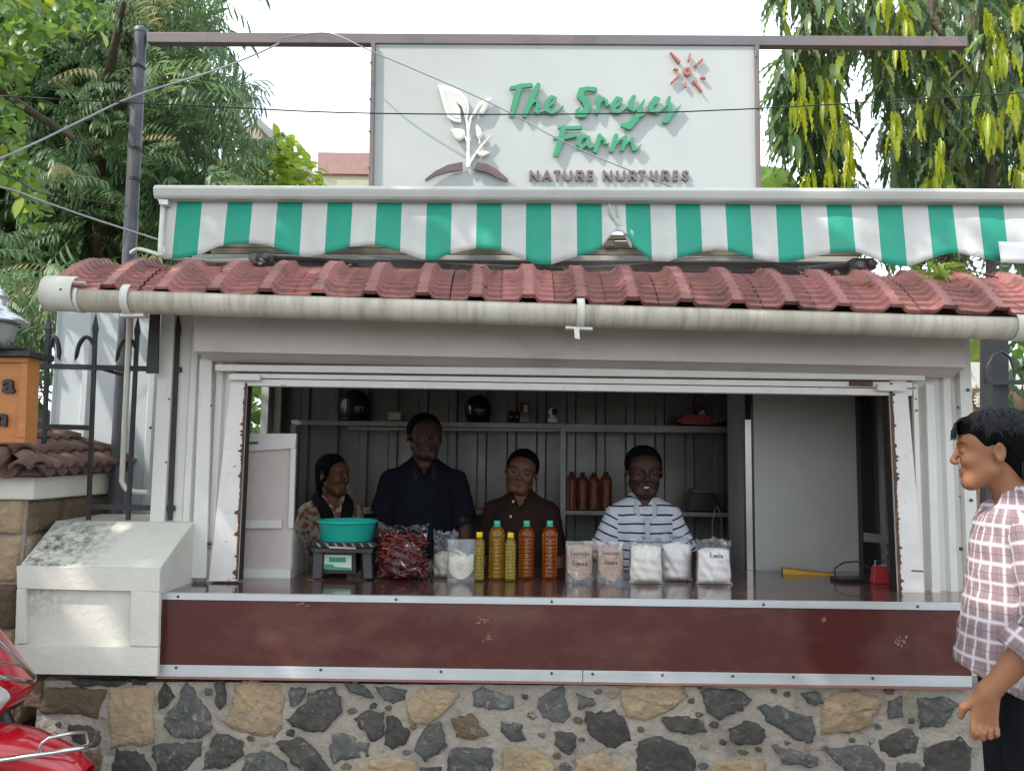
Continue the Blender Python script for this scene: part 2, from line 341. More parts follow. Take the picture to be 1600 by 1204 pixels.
for (cx, cy, w_, h_) in ((757, 969, 12, 5), (762, 997, 9, 4), (1288, 968, 6, 4), (1405, 1000, 9, 10), (473, 943, 7, 3)):      # peeled laminate scars
    mb = MB()
    for k in range(9):
        x, y = cx+rnd.gauss(0, w_*.5), cy+rnd.gauss(0, h_*.5); poly = []
        for j in range(7):
            a = 6.283*j/7; r = rnd.uniform(.3, 1); poly.append(P(x+math.cos(a)*r*w_*.33, y+math.sin(a)*r*h_*.45, YC-.0008))
        mb.prism(poly, (0, .0006, 0))
    obj('laminate_scar', mb, scar, kiosk)

# gutter
gA, gB = P(108, 465, 3.12), P(1640, 511, 3.12); gr = .0555
def arcsheet(mb, A, B, r0, a0, a1, th=.003, n=16, m=1, r1=None):
    """open half-round channel from A to B; angles measured from -Y(front) over -Z(down)"""
    vs = []; fs = []; rows = []
    for (k, s) in [(i/m, 0) for i in range(m+1)]:
        for rr in (r0, r0-th):
            for i in range(n+1):
                a = math.radians(a0+(a1-a0)*i/n); c = A.lerp(B, k)
                vs.append(c + Vector((0, -math.cos(a)*rr, -math.sin(a)*rr)))
    st = 2*(n+1)
    for k in range(m):
        for i in range(n):
            o0 = k*st+i; fs.append((o0, o0+1, o0+st+1, o0+st)); o1 = o0+n+1; fs.append((o1+1, o1, o1+st, o1+st+1))
        for e in (0, n): q = k*st+e; fs.append((q, q+n+1, q+st+n+1, q+st))
    for i in range(n): fs.append((i, i+n+1, i+n+2, i+1)); q = m*st+i; fs.append((q, q+1, q+n+2, q+n+1))
    mb.add(vs, fs, True)
gm = MB(); arcsheet(gm, gA, gB, gr, -28, 190, n=20, m=6); gut = obj('gutter', gm, M['gutter'], kiosk)
mb = MB(); arcsheet(mb, P(76, 458, 3.12), P(124, 460, 3.12), .070, -75, 240, th=.005, n=26); c = P(76, 460, 3.12)
mb.lathe(c, [(0, -.004), (.066, -.004), (.068, 0), (.0, .004)], 28, smooth=False, ax=(Vector((0, 1, 0)), Vector((0, 0, 1)), Vector((1, 0, 0)))); obj('gutter_end_cap', mb, M['pvc'], gut)
mb = MB(); arcsheet(mb, P(1578, 509.3, 3.12), P(1640, 511, 3.12), .0600, -40, 200, th=.004, n=20); obj('gutter_coupling', mb, M['pvc'], gut)
mb = MB(); arcsheet(mb, P(124.5, 465.2, 3.12), P(131, 465.6, 3.12), .0590, -30, 200, th=.003, n=20); obj('gutter_collar', mb, M['pvc'], gut)
mb = MB(); c = P(95, 452, 3.05); mb.lathe(c, [(0, -.004), (.004, -.003), (.005, .01)], 8, ax=(Vector((1,0,0)), Vector((0,0,1)), Vector((0,1,0)))); obj('screw', mb, M['screw'], gut)
for (x, y) in ((203, 467.5), (906, 489)):
    A = P(x-6, y, 3.12); B = P(x+6, y+.3, 3.12)
    mb = MB(); arcsheet(mb, A, B, gr+.006, -60, 110, th=.004, n=16)
    if x < 500: mb.slab([(x-16, 489), (x+21, 489), (x+21, 494), (x-16, 494)], 3.11, 3.16)
    else: mb.slab([(x-9, 512), (x-1, 512), (x, 530), (x-8, 528)], 3.07, 3.075); mb.slab([(x-22, 509), (x+20, 511), (x+20, 515), (x-22, 513)], 3.10, 3.14)
    obj('gutter_bracket', mb, M['pvc'], gut)

# roof tiles
tile_m = mat('red_roof_tile', (.33, .13, .115), .55, col2=(.25, .09, .08), nscale=6, amt=1, dirt=(.09, .06, .055), dscale=7, dpos=(.48, .74), bump=.35, bscale=50, rand=.2)
pitch = (P(1560, 430, 3.46).x-P(161, 410, 3.46).x)/19; x0t = P(161, 410, 3.46).x
def roofpt(x, s, h):
    t = (x-x0t)/(19*pitch)
    ze = P(161+1399*t, 452+36*t, 3.13).z - .012; zc = P(161+1399*t, 417+22*t, 3.47).z
    y = 3.13 + .36*s; z = ze + (zc-ze)*(1-(1-s)**1.7)
    sl = (zc-ze)*1.7*max(1-s, .05)**.7/.36; nrm = Vector((0, -sl, 1)).normalized()
    return Vector((x, y, z)) + nrm*h
NC = 11
def tile(cx, first=False):
    # cross profile over one pitch: pan | flank | crest | flank | pan, centred on the rib
    p = pitch; prof = [(-.5*p, 0, 1), (-.36*p, .002, 1), (-.26*p, .001, 1), (-.185*p, .008, 1), (-.115*p, .031, 1), (-.078*p, .037, .1), (.078*p, .037, .1), (.115*p, .031, 1), (.185*p, .008, 1), (.26*p, .001, 1), (.36*p, .002, 1), (.497*p, 0, 1)]
    if first: prof = [(-.19*p, -.03, 1), (-.15*p, .0, 1)] + prof[4:]
    mb = MB(); rows = []; oy, oz, ox = rnd.uniform(-.006, .006), rnd.uniform(-.002, .004), rnd.uniform(-.003, .003)
    for i in range(NC):
        for (ds, e) in ((0.0, .0105), (.84, .0)): rows.append(((i+ds)/NC, e))
    rows.append((1, .0)); rows.append((1.25, -.03)); m = len(prof); vs = []
    for (s, e) in rows:
        for (dx, h, st) in prof:
            v = roofpt(cx+dx, min(s, 1), h + e*st + rnd.uniform(-.0007, .0007))
            if s > 1: v += Vector((0, .10, -.05))
            v += Vector((ox, oy, oz))
            vs.append(v)
    fs = [(j*m+i, j*m+i+1, (j+1)*m+i+1, (j+1)*m+i) for j in range(len(rows)-1) for i in range(m-1)]
    n0 = len(vs)
    for (dx, h, st) in prof: vs.append(roofpt(cx+dx, 0, h+.0105*st-.014))     # front lip thickness
    fs += [(n0+i, n0+i+1, i+1, i) for i in range(m-1)]
    for (dx, h, st) in prof: vs.append(roofpt(cx+dx, 1, h-.016))
    fs += [(n0+i+1, n0+i, n0+m+i, n0+m+i+1) for i in range(m-1)]
    mb.add(vs, fs); return mb
for i in range(0, 22):
    obj('roof_tile', tile(x0t + i*pitch, i == 0), tile_m, kiosk)
mb = MB(); a = roofpt(x0t-.2*pitch, 0, -.03); b = roofpt(x0t+21*pitch, 0, -.03)
mb.add([a, b, b+Vector((0, .3, .13)), a+Vector((0, .3, .13)), a+Vector((0, 0, -.03)), b+Vector((0, 0, -.03)), b+Vector((0, .3, .1)), a+Vector((0, .3, .1))], [(0, 1, 2, 3), (7, 6, 5, 4), (0, 4, 5, 1), (2, 6, 7, 3), (1, 5, 6, 2), (0, 3, 7, 4)])
obj('eave_board', mb, M['header'], kiosk)

# ------------------------------------------------------------------ striped awning
aw = thing('awning', 'rolled up green and white striped awning with scalloped torn valance above the tiles', 'awning', P(800, 316, 3.5))
green = mat('awning_green', (.012, .30, .20), .6, col2=(.012, .25, .17), nscale=4, amt=1, bump=.35, bscale=8, dirt=(.05, .30, .22), dscale=2, dpos=(.5, .9), sub=0)
cream = mat('awning_white', (.55, .55, .53), .6, col2=(.46, .46, .44), nscale=4, amt=1, bump=.35, bscale=8, dirt=(.42, .41, .38), dscale=3, dpos=(.6, .95), dstretch=(3, 3, .6))
backc = mat('awning_backside', (.50, .53, .45), .7)
cas = MB()
for (A, B) in ((P(246, 302.5, 3.47), P(1625, 308.5, 3.47)),):
    prof = [(-.045, -.005), (-.048, .008), (-.042, .022), (-.025, .030), (.03, .033), (.055, .02), (.055, -.028), (-.03, -.032), (-.04, -.022)]
    n = len(prof); vs = [A+Vector((0, y, z)) for y, z in prof] + [B+Vector((0, y, z)) for y, z in prof]
    cas.add(vs, [(i, (i+1) % n, (i+1) % n+n, i+n) for i in range(n)] + [tuple(reversed(range(n))), tuple(range(n, 2*n))])
obj('cassette', cas, mat('cassette_paint', (.56, .56, .53), .4, col2=(.45, .44, .42), nscale=2, amt=1, dirt=(.25, .24, .22), dscale=5, dpos=(.6, .85), dstretch=(.4, 1, 3)), aw, .004)
mb = MB(); mb.slab([(247, 311), (262, 312), (262, 320), (249, 319)], 3.43, 3.5); obj('cassette_bracket', mb, M['alu'], aw)
starts = [277, 356, 434, 512, 589, 667, 745, 822, 901, 977, 1055, 1133, 1212, 1291, 1370, 1449, 1528]
bot = [(255, 399), (262, 405), (295, 403), (322, 397), (349, 385), (375, 381), (400, 380), (424, 383), (465, 398), (485, 402), (506, 398), (551, 386), (585, 382), (627, 393), (664, 406), (682, 407), (700, 398), (745, 388), (782, 391), (822, 406), (838, 413), (859, 414), (900, 401), (930, 393), (940, 384), (957, 362), (968, 362), (980, 368), (989, 386), (1017, 408), (1040, 409), (1058, 403), (1095, 393), (1115, 390), (1135, 392), (1176, 405), (1216, 411), (1257, 404), (1294, 395), (1315, 393), (1335, 395), (1376, 411), (1400, 416), (1414, 416), (1455, 401), (1475, 396), (1492, 396), (1533, 406), (1570, 410), (1600, 412), (1640, 413)]
def ybot(x):
    for (a, b) in zip(bot, bot[1:]):
        if a[0] <= x <= b[0]: return a[1] + (b[1]-a[1])*(x-a[0])/(b[0]-a[0])
    return 412
def valance(xs0, xs1, name='valance'):
    mb = MB(); xs = set([xs0, xs1])
    for s in starts:
        for e in (s, s+39):
            if xs0 < e < xs1: xs.add(e)
    for k in range(int(xs0)+1, int(xs1), 6):
        if all(abs(k-e) > 2.5 for e in xs): xs.add(k)
    xs = sorted(xs); nv = 8; vs = []
    for j in range(nv+1):
        t = j/nv
        for x in xs:
            lean = (x-840)/840*12*t
            yt = 315.5+(x-250)*.0045; yb = ybot(x)
            y = yt+(yb-yt)*t; Y = 3.475 - .055*t + .010*t*math.sin(x*.081+.7*math.sin(x*.013)) + .005*t*math.sin(x*.21)
            
            vs.append(P(x+lean, y, Y))
    m = len(xs)
    for j in range(nv):
        for i in range(m-1):
            cxm = (xs[i]+xs[i+1])/2; g = any(s < cxm < s+39 for s in starts)
            mb.add([vs[j*m+i], vs[j*m+i+1], vs[(j+1)*m+i+1], vs[(j+1)*m+i]], [(0, 1, 2, 3)], True, 0 if g else 1)
    me = mb.mesh(name, [green, cream]); bm = bmesh.new(); bm.from_mesh(me); bmesh.ops.remove_doubles(bm, verts=bm.verts, dist=1e-5); bm.to_mesh(me); bm.free()
    o = link(name, me, aw); s = o.modifiers.new('s', 'SOLIDIFY'); s.thickness = .0015; return o
valance(259, 962); valance(962, 1640)
# curled flap of the tear
mb = MB()
LE = [(951, 317), (953, 335), (961, 350), (972, 361), (984, 386)]; RE = [(951.5, 317), (960, 336), (973, 350), (990, 362), (987, 387)]
def flap(u, v):
    k = v*4; i_ = min(int(k), 3); t = k-i_; l = [LE[i_][q]*(1-t)+LE[i_+1][q]*t for q in (0, 1)]; r = [RE[i_][q]*(1-t)+RE[i_+1][q]*t for q in (0, 1)]
    return P(l[0]*(1-u)+r[0]*u, l[1]*(1-u)+r[1]*u, 3.452-.02*v - .018*math.sin(u*2.2)*v)
mb.grid(6, 16, flap); o = obj('torn_flap', mb, backc, aw); o.modifiers.new('s', 'SOLIDIFY').thickness = .0015
mb = MB(); mb.tube([P(255, 318, 3.46), P(250, 400, 3.40)], .012, 6, flat=.5); obj('side_bar', mb, cream, aw)
wood = mat('old_planks', (.17, .13, .10), .8, col2=(.22, .21, .16), nscale=4, amt=1, stretch=(.3, 1, 5), bump=.4, bscale=40)
mb = MB(); mb.slab([(300, 404), (1350, 410), (1350, 427), (300, 420)], 3.60, 3.66); obj('frame_beam', mb, M['steelbeam'], aw, .003)
mb = MB(); mb.slab([(300, 397), (1340, 401), (1340, 409), (300, 404)], 3.66, 3.70); obj('white_rail', mb, M['panel'], aw, .002)
mb = MB(); mb.slab([(330, 388), (1345, 390), (1345, 400), (330, 396)], 3.72, 3.75); obj('wood_batten', mb, wood, aw, .002)
mb = MB(); mb.slab([(330, 374), (1345, 378), (1345, 388.5), (330, 386.5)], 3.74, 3.765); obj('wood_batten', mb, wood, aw, .002)
mb = MB(); mb.slab([(942, 366), (995, 367), (995, 374), (942, 374)], 3.74, 3.765); mb.slab([(942, 375.5), (961, 375.5), (961, 384), (942, 384)], 3.71, 3.73); obj('wood_batten', mb, wood, aw, .002)
for (x, y) in ((405, 400), (1350, 411)):
    mb = MB(); mb.slab([(x-18, y-8), (x+16, y-8), (x+20, y+8), (x-14, y+14)], 3.50, 3.58); c = P(x-8, y+4, 3.495)
    mb.lathe(c, [(0, -.03), (.016, -.028), (.02, -.01), (.02, .02)], 14, ax=(Vector((1,0,0)), Vector((0,0,1)), Vector((0,1,0)))); c = P(x+12, y+2, 3.495)
    mb.lathe(c, [(0, -.03), (.012, -.028), (.018, -.01), (.018, .02)], 14, ax=(Vector((1,0,0)), Vector((0,0,1)), Vector((0,1,0)))); obj('arm_joint', mb, M['steelbeam'], aw, .002)
for A, B in ((P(420, 402, 3.56), P(560, 409, 3.57)), (P(1340, 412, 3.56), P(1245, 422, 3.57))): obj('folding_arm', MB().tube([A, B], .013, 8), M['steelbeam'], aw)
# paper label at the right end of the awning
mb = MB(); mb.grid(6, 4, lambda u, v: P(1560+u*70+4*v, 377+v*33+3*u, 3.39-.01*math.sin(u*5)), flip=True); o = obj('fabric_tag', mb, mat('tag_plastic', (.66, .69, .71), .3), aw); o.modifiers.new('s', 'SOLIDIFY').thickness = .001

# ------------------------------------------------------------------ sign frame and sign board
YS = 3.9
fr = thing('sign_gantry', 'weathered dark pole with long horizontal metal beam over the kiosk roof', 'pole', P(205, 640, YS))
top = P(220, 46, YS); bt = P(197, 500, YS); zb = .05; lowx = bt.x
mb = MB(); mb.tube([(lowx+.0, YS, zb), bt, top], [.034, .034, .031], 16); pol = obj('pole', mb, M['pole'], fr)
mb = MB(); mb.lathe(top, [(0, .012), (.02, .010), (.034, .0), (.034, -.02)], 16); obj('pole_cap', mb, M['pole'], fr)
for (x, y) in ((216, 108), (214, 236), (212, 284)):
    mb = MB(); c = P(x, y, YS)
    for q in range(2): mb.tube([c+Vector((.036*math.cos(a/12*6.283), .036*math.sin(a/12*6.283), .006*math.sin(a*.9)+q*.009)) for a in range(13)], .0025, 5)
    obj('wire_tie', mb, M['black'], fr)
mb = MB(); mb.slab([(229, 50), (1512, 57), (1512, 72.5), (229, 66)], YS-.02, YS+.025); obj('beam', mb, M['steelbeam'], fr, .003)
sg = thing('sign_board', 'large white shop sign board with green brush lettering, plant logo and red sun', 'sign', P(880, 292, YS))
signw = mat('sign_sheet', (.48, .50, .49), .5, col2=(.43, .45, .45), nscale=1.5, amt=1, dirt=(.46, .46, .45), dscale=4, dpos=(.6, .95), dstretch=(4, 1, .35), bump=.04, bscale=3)
mb = MB(); mb.slab([(586, 67), (1181, 70), (1186, 330), (581, 325)], YS-.01, YS+.02); obj('panel', mb, signw, sg)
mb = MB(); mb.slab([(580, 66), (586, 66), (582, 330), (575, 330)], YS-.035, YS+.03); obj('side_post', mb, M['steelbeam'], sg, .002)
mb = MB(); mb.slab([(1180.5, 70), (1186.5, 70), (1190, 332), (1184, 332)], YS-.035, YS+.03); obj('side_post', mb, M['steelbeam'], sg, .002)
mb = MB(); 
for (x, y) in ((581, 98), (580, 155), (579, 205), (577, 262), (1183, 88), (1186, 170)): mb.ell(P(x-2, y, YS-.037), (.006, .004, .006), 6, 4)
obj('rivets', mb, M['steelbeam'], sg)['kind'] = 'stuff'
# ------------------------------------------------------------------ implicit surfaces (smooth unions meshed with surface nets)
class Field:
    def __init__(s, xs, ys, zs):
        s.xs, s.ys, s.zs = [np.asarray(a, dtype=np.float32) for a in (xs, ys, zs)]
        s.F = np.full((len(xs), len(ys), len(zs)), .08, dtype=np.float32)
    def _box(s, lo, hi, m):
        sl = []
        for ax, l, h in zip((s.xs, s.ys, s.zs), lo, hi):
            i0 = max(0, np.searchsorted(ax, l-m)-1); i1 = min(len(ax), np.searchsorted(ax, h+m)+1); sl.append(slice(i0, max(i1, i0+1)))
        X = s.xs[sl[0]][:, None, None]; Y = s.ys[sl[1]][None, :, None]; Z = s.zs[sl[2]][None, None, :]
        return tuple(sl), X, Y, Z
    def comb(s, sl, d, k, op):
        A = s.F[sl]
        if op == 'u':
            h = np.maximum(k-np.abs(A-d), 0)/max(k, 1e-6); s.F[sl] = np.minimum(A, d) - h*h*k*.25
        elif op == 's':
            d = -d; h = np.maximum(k-np.abs(A-d), 0)/max(k, 1e-6); s.F[sl] = np.maximum(A, d) + h*h*k*.25
        elif op == 'i': s.F[sl] = np.maximum(A, d)
    def cap(s, a, b, ra, rb=None, k=.01, op='u', sq=None):
        a = np.array(a, dtype=np.float32); b = np.array(b, dtype=np.float32); rb = ra if rb is None else rb; r = max(ra, rb)
        sl, X, Y, Z = s._box(np.minimum(a, b)-r, np.maximum(a, b)+r, k+.03)
        px, py, pz = X-a[0], Y-a[1], Z-a[2]; ba = b-a; L = max(float(ba@ba), 1e-9)
        t = np.clip((px*ba[0]+py*ba[1]+pz*ba[2])/L, 0, 1)
        qx, qy, qz = px-t*ba[0], py-t*ba[1], pz-t*ba[2]
        if sq is not None:
            n = np.array(sq[0], dtype=np.float32); n /= np.linalg.norm(n); dn = (qx*n[0]+qy*n[1]+qz*n[2])*(1/sq[1]-1)
            qx, qy, qz = qx+dn*n[0], qy+dn*n[1], qz+dn*n[2]
        d = np.sqrt(qx*qx+qy*qy+qz*qz) - (ra+(rb-ra)*t)
        s.comb(sl, d*(min(1, sq[1]*1.15) if sq is not None else 1), k, op)
    def ell(s, c, r, R=None, k=.01, op='u'):
        c = np.array(c, dtype=np.float32); m = max(r); sl, X, Y, Z = s._box(c-m, c+m, k+.03)
        px, py, pz = X-c[0], Y-c[1], Z-c[2]
        if R is not None: px, py, pz = [px*R[0][i]+py*R[1][i]+pz*R[2][i] for i in range(3)]
        k0 = np.sqrt((px/r[0])**2+(py/r[1])**2+(pz/r[2])**2); k1 = np.sqrt((px/r[0]**2)**2+(py/r[1]**2)**2+(pz/r[2]**2)**2)
        s.comb(sl, k0*(k0-1)/np.maximum(k1, 1e-6), k, op)
    def half(s, p, n):          # keep the side n points away from
        n = np.array(n, dtype=np.float32); n /= np.linalg.norm(n)
        d = (s.xs[:, None, None]-p[0])*n[0]+(s.ys[None, :, None]-p[1])*n[1]+(s.zs[None, None, :]-p[2])*n[2]
        s.F = np.maximum(s.F, d)
    def nets(s):
        F = s.F; neg = F < 0; nx, ny, nz = F.shape
        c = [neg[i:nx-1+i, j:ny-1+j, k:nz-1+k] for i in (0, 1) for j in (0, 1) for k in (0, 1)]
        cnt = sum(x.astype(np.int8) for x in c); act = (cnt > 0) & (cnt < 8); idx = np.argwhere(act); I, J, K = idx.T
        if len(idx) == 0: return np.zeros((0, 3)), np.zeros((0, 4), int)
        acc = np.zeros((len(idx), 3)); num = np.zeros(len(idx)); ax = (s.xs, s.ys, s.zs)
        for d in range(3):
            o = [x for x in range(3) if x != d]
            for u in (0, 1):
                for v in (0, 1):
                    A = [I, J, K]; A[o[0]] = A[o[0]]+u; A[o[1]] = A[o[1]]+v; B = list(A); B[d] = B[d]+1
                    fa = F[tuple(A)]; fb = F[tuple(B)]; x = (fa < 0) != (fb < 0)
                    t = np.where(x, fa/np.where(x, fa-fb, 1), 0)
                    p = np.stack([ax[q][A[q]] for q in range(3)], 1).astype(float)
                    p[:, d] += t*(ax[d][B[d]]-ax[d][A[d]]); acc += p*x[:, None]; num += x
        V = acc/num[:, None]; ids = -np.ones(act.shape, dtype=np.int64); ids[I, J, K] = np.arange(len(idx)); fs = []
        for d in range(3):
            sl0 = [slice(None)]*3; sl1 = [slice(None)]*3; sl0[d] = slice(0, -1); sl1[d] = slice(1, None)
            a = neg[tuple(sl0)]; b = neg[tuple(sl1)]; E = np.argwhere(a != b)
            o = [(d+1) % 3, (d+2) % 3]; ok = np.ones(len(E), bool)
            for q in o: ok &= (E[:, q] > 0) & (E[:, q] < F.shape[q]-1)
            E = E[ok]; inside = a[tuple(E.T)]; q = []
            for (u, v) in ((1, 1), (0, 1), (0, 0), (1, 0)):
                G = E.copy(); G[:, o[0]] -= u; G[:, o[1]] -= v; q.append(ids[tuple(G.T)])
            Q = np.stack(q, 1); Q[~inside] = Q[~inside][:, ::-1]; fs.append(Q)
        return V, np.concatenate(fs)
    def mesh(s, name, mats, color=None, smooth=True):
        V, Q = s.nets(); me = bpy.data.meshes.new(name)
        me.vertices.add(len(V)); me.vertices.foreach_set('co', V.astype(np.float32).ravel())
        me.loops.add(Q.size); me.loops.foreach_set('vertex_index', Q.ravel().astype(np.int32))
        me.polygons.add(len(Q)); me.polygons.foreach_set('loop_start', np.arange(0, Q.size, 4, dtype=np.int32)); me.polygons.foreach_set('loop_total', np.full(len(Q), 4, dtype=np.int32))
        me.update(calc_edges=True); me.polygons.foreach_set('use_smooth', np.full(len(Q), smooth))
        for m in (mats if isinstance(mats, list) else [mats]): me.materials.append(m)
        if color is not None:
            c = color(V); at = me.color_attributes.new('Col', 'FLOAT_COLOR', 'POINT'); at.data.foreach_set('color', np.concatenate([c, np.ones((len(c), 1))], 1).astype(np.float32).ravel())
        me.validate(); return me
def axis(lo, hi, st, fine=()):
    """grid coordinates with step st, and step f inside each (a,b,f) band"""
    out = []; x = lo
    while x < hi:
        out.append(x); h = st
        for (a, b, f) in fine:
            if a <= x < b: h = min(h, f)
            elif x < a < x+h: h = max(a-x, 1e-4)
        x += h
    out.append(hi); return np.array(out)

# ------------------------------------------------------------------ sign lettering and logo
letterm = mat('green_letter', (.055, .30, .16), .45, col2=(.045, .25, .14), nscale=8, amt=.8)
brownm = mat('brown_letter', (.20, .145, .145), .5, col2=(.15, .10, .10), nscale=9, amt=.9)
moundm = mat('mound_brown', (.11, .07, .075), .5, col2=(.17, .12, .13), nscale=9, amt=.9)
sunm = mat('sun_red', (.45, .14, .12), .5, col2=(.38, .13, .12), nscale=9)
leafw = mat('logo_white', (.76, .78, .75), .45, col2=(.70, .69, .62), nscale=10, amt=.8)
def relief(name, strokes, conv, m, depth=.03, res=.0022, parent=None, gap=.0, k=0.002, fat=1.0):
    """strokes: list of lists of (x,y,r) in source units; conv(x,y)->photo px; built as one raised solid on the sign face"""
    parent = parent or sg; sc = abs(conv(1, 0)[0]-conv(0, 0)[0])*pxm(YS)
    pts = [[(P(*conv(x, y), YS-.01), r*sc*fat) for x, y, r in s_] for s_ in strokes]
    al = [p for s_ in pts for p in s_]; m0 = .012
    xs = axis(min(p.x-r for p, r in al)-m0, max(p.x+r for p, r in al)+m0, res); zs = axis(min(p.z-r for p, r in al)-m0, max(p.z+r for p, r in al)+m0, res)
    yf = YS-.010-gap-depth; e = .0012; ys = [yf-.02, yf, yf+.002, yf+depth-.004, yf+depth-.001, yf+depth+.02]
    F2 = np.full((len(xs), len(zs)), 1.0); X = xs[:, None]; Z = zs[None, :]
    for s_ in pts:
        for (a, ra), (b, rb) in zip(s_, s_[1:] if len(s_) > 1 else s_):
            ax_, az = a.x, a.z; bx, bz = b.x-ax_, b.z-az; L = max(bx*bx+bz*bz, 1e-9); t = np.clip(((X-ax_)*bx+(Z-az)*bz)/L, 0, 1)
            d = np.hypot(X-ax_-t*bx, Z-az-t*bz)-(ra+(rb-ra)*t); h = np.maximum(k-np.abs(F2-d), 0)/k; F2 = np.minimum(F2, d)-h*h*k/4
    f = Field(xs, ys, zs); f.F = np.maximum(F2[:, None, :], np.array([.02, -.0005, -.003, -.003, -.0002, .02])[None, :, None]).astype(np.float32)
    me = f.mesh(name, m, smooth=False); return link(name, me, parent)
c2 = lambda x, y: (780+x/4.706, 70+y/4.706)
c1 = lambda x, y: (650+x/5.016, 60+y/5.016)
brush = [
 [[(88,334,12),(160,318,16),(232,312,14)], [(150,325,18),(118,430,20),(90,533,16)]],
 [[(285,312,16),(235,420,20),(188,533,15)], [(212,475,7),(255,428,9),(285,425,11),(282,470,12),(268,500,12),(285,512,9),(330,498,6)]],
 [[(352,470,8),(398,445,9),(410,408,11),(382,400,13),(352,440,15),(350,490,16),(385,514,12),(430,500,7),(470,462,3)]],
 [[(700,345,17),(650,337,14),(602,352,20),(592,392,22),(634,430,22),(650,475,22),(620,523,23),(577,528,19),(568,500,10),(592,476,5)]],
 [[(735,402,15),(727,460,14),(718,514,12)], [(728,455,6),(762,410,10),(784,428,11),(788,462,7),(810,452,4)]],
 [[(832,480,7),(880,452,9),(892,415,11),(864,408,13),(836,450,15),(836,500,15),(880,510,10),(942,470,4)]],
 [[(985,397,14),(962,440,16),(960,480,14),(985,498,9),(1022,478,7),(1060,422,5)], [(1060,424,6),(1030,490,11),(1000,560,19),(950,610,24),(905,606,15)], [(1008,545,10),(1050,528,10),(1088,492,5)]],
 [[(1106,470,7),(1152,442,9),(1165,412,11),(1140,408,13),(1112,450,16),(1116,500,15),(1160,514,10),(1212,474,4)]],
 [[(1245,402,10),(1236,432,12),(1250,470,13),(1254,510,14),(1226,570,17),(1217,575,15)], [(1252,540,9),(1290,500,6),(1328,460,3)], [(1205,482,4),(1238,442,8)]],
 [[(440,622,10),(520,625,12),(598,622,13)], [(470,622,16),(450,720,21),(415,818,17)], [(405,700,10),(480,697,12),(558,682,10)]],
 [[(638,690,10),(602,690,15),(582,740,13),(602,772,10),(640,740,8),(656,690,9)], [(656,696,9),(648,745,10),(664,768,8),(702,758,4)]],
 [[(735,682,14),(720,740,16),(705,793,14)], [(722,735,5),(755,697,9),(774,716,9),(776,742,7),(802,738,4)]],
 [[(855,682,15),(840,740,15),(823,788,13)], [(838,762,5),(882,712,8),(924,692,12),(920,735,12),(900,783,12)], [(908,762,5),(950,722,8),(974,706,12),(976,745,11),(986,783,11),(1010,783,7),(1040,746,3)]]]
for st in brush: relief('letter', st, c2, letterm, gap=.008, depth=.016, fat=1.18)
G = {'N': [[(0,1),(0,0),(1,1),(1,0)]], 'A': [[(0,1),(.5,0),(1,1)], [(.22,.66),(.78,.66)]], 'T': [[(0,0),(1,0)], [(.5,0),(.5,1)]], 'U': [[(0,0),(0,.65),(.2,.95),(.5,1),(.8,.95),(1,.65),(1,0)]],
     'R': [[(0,1),(0,0),(.7,0),(.95,.2),(.8,.48),(0,.52)], [(.5,.52),(1,1)]], 'E': [[(1,0),(0,0),(0,1),(1,1)], [(0,.5),(.85,.5)]], 'S': [[(.95,.12),(.6,0),(.15,.08),(.1,.3),(.5,.5),(.9,.7),(.85,.93),(.4,1),(.02,.85)]]}
for ch, x0, x1 in (('N',222,292),('A',315,385),('T',400,450),('U',470,535),('R',562,625),('E',645,690),('N',760,830),('U',858,925),('R',950,1010),('T',1020,1075),('U',1105,1160),('R',1190,1250),('E',1275,1312),('S',1338,1392)):
    r = 8.5; relief('letter', [[(x0+r+(x1-x0-2*r)*u, 930+r+(77-2*r)*v, r) for u, v in s_] for s_ in G[ch]], c2, brownm, gap=.003, depth=.012, res=.0018, fat=1.12)
relief('logo_sun', [[(1378+20*math.cos(a/12*6.283), 207+22*math.sin(a/12*6.283), 11) for a in range(13)]] , c2, sunm, gap=.005, depth=.014, res=.0018)
for a, b in (((1257,70,6),(1319,136,11)), ((1398,82,7),(1390,128,8)), ((1488,120,8),(1442,163,9)), ((1284,190,9),(1306,194,9)), ((1314,241,9),(1264,290,7)), ((1482,252,9),(1506,256,9)), ((1368,286,7),(1366,318,7)), ((1426,277,9),(1482,350,7))):
    relief('logo_ray', [[a, b]], c2, sunm, gap=.005, depth=.014, res=.0018)
relief('logo_stem', [[(408,1012,16),(412,800,12),(406,690,11),(384,602,6),(372,560,4)], [(415,735,8),(430,642,8),(462,585,5),(500,540,3)], [(414,1005,11),(460,930,10),(520,850,8),(588,777,3)], [(404,822,8),(374,762,5),(340,742,3)], [(498,838,5),(500,776,3)], [(470,918,6),(510,900,3)]], c1, leafw, gap=.012, depth=.014)
def leafp(poly, m, gap=.012, d=.014, rim=True):
    mb = MB(); pts = [P(*c1(x, y), YS-.01-gap-d) for x, y in poly]; mb.prism(pts, (0, d, 0))
    o = obj('logo_leaf' if rim else 'logo_mound', mb, m, sg)
    if rim:
        c = sum(pts, Vector())/len(pts); mb2 = MB(); mb2.prism([c+(p-c)*.78+Vector((0, -.0025, 0)) for p in pts], (0, .0024, 0)); obj('leaf_face', mb2, mat('logo_cream', (.70, .68, .63), .5), sg)
leafp([(172,362),(270,378),(350,415),(400,470),(415,540),(405,622),(390,600),(370,540),(310,485),(350,560),(352,655),(300,650),(250,620),(225,560),(200,470)], leafw)
leafp([(595,463),(530,480),(480,515),(460,560),(455,620),(470,572),(522,510),(490,600),(530,590),(560,540)], leafw)
leafp([(268,712),(330,705),(375,715),(388,750),(370,785),(340,798),(310,780),(290,745)], leafw)
leafp([(475,672),(505,705),(522,750),(510,780),(485,782),(470,750),(468,700)], leafw)
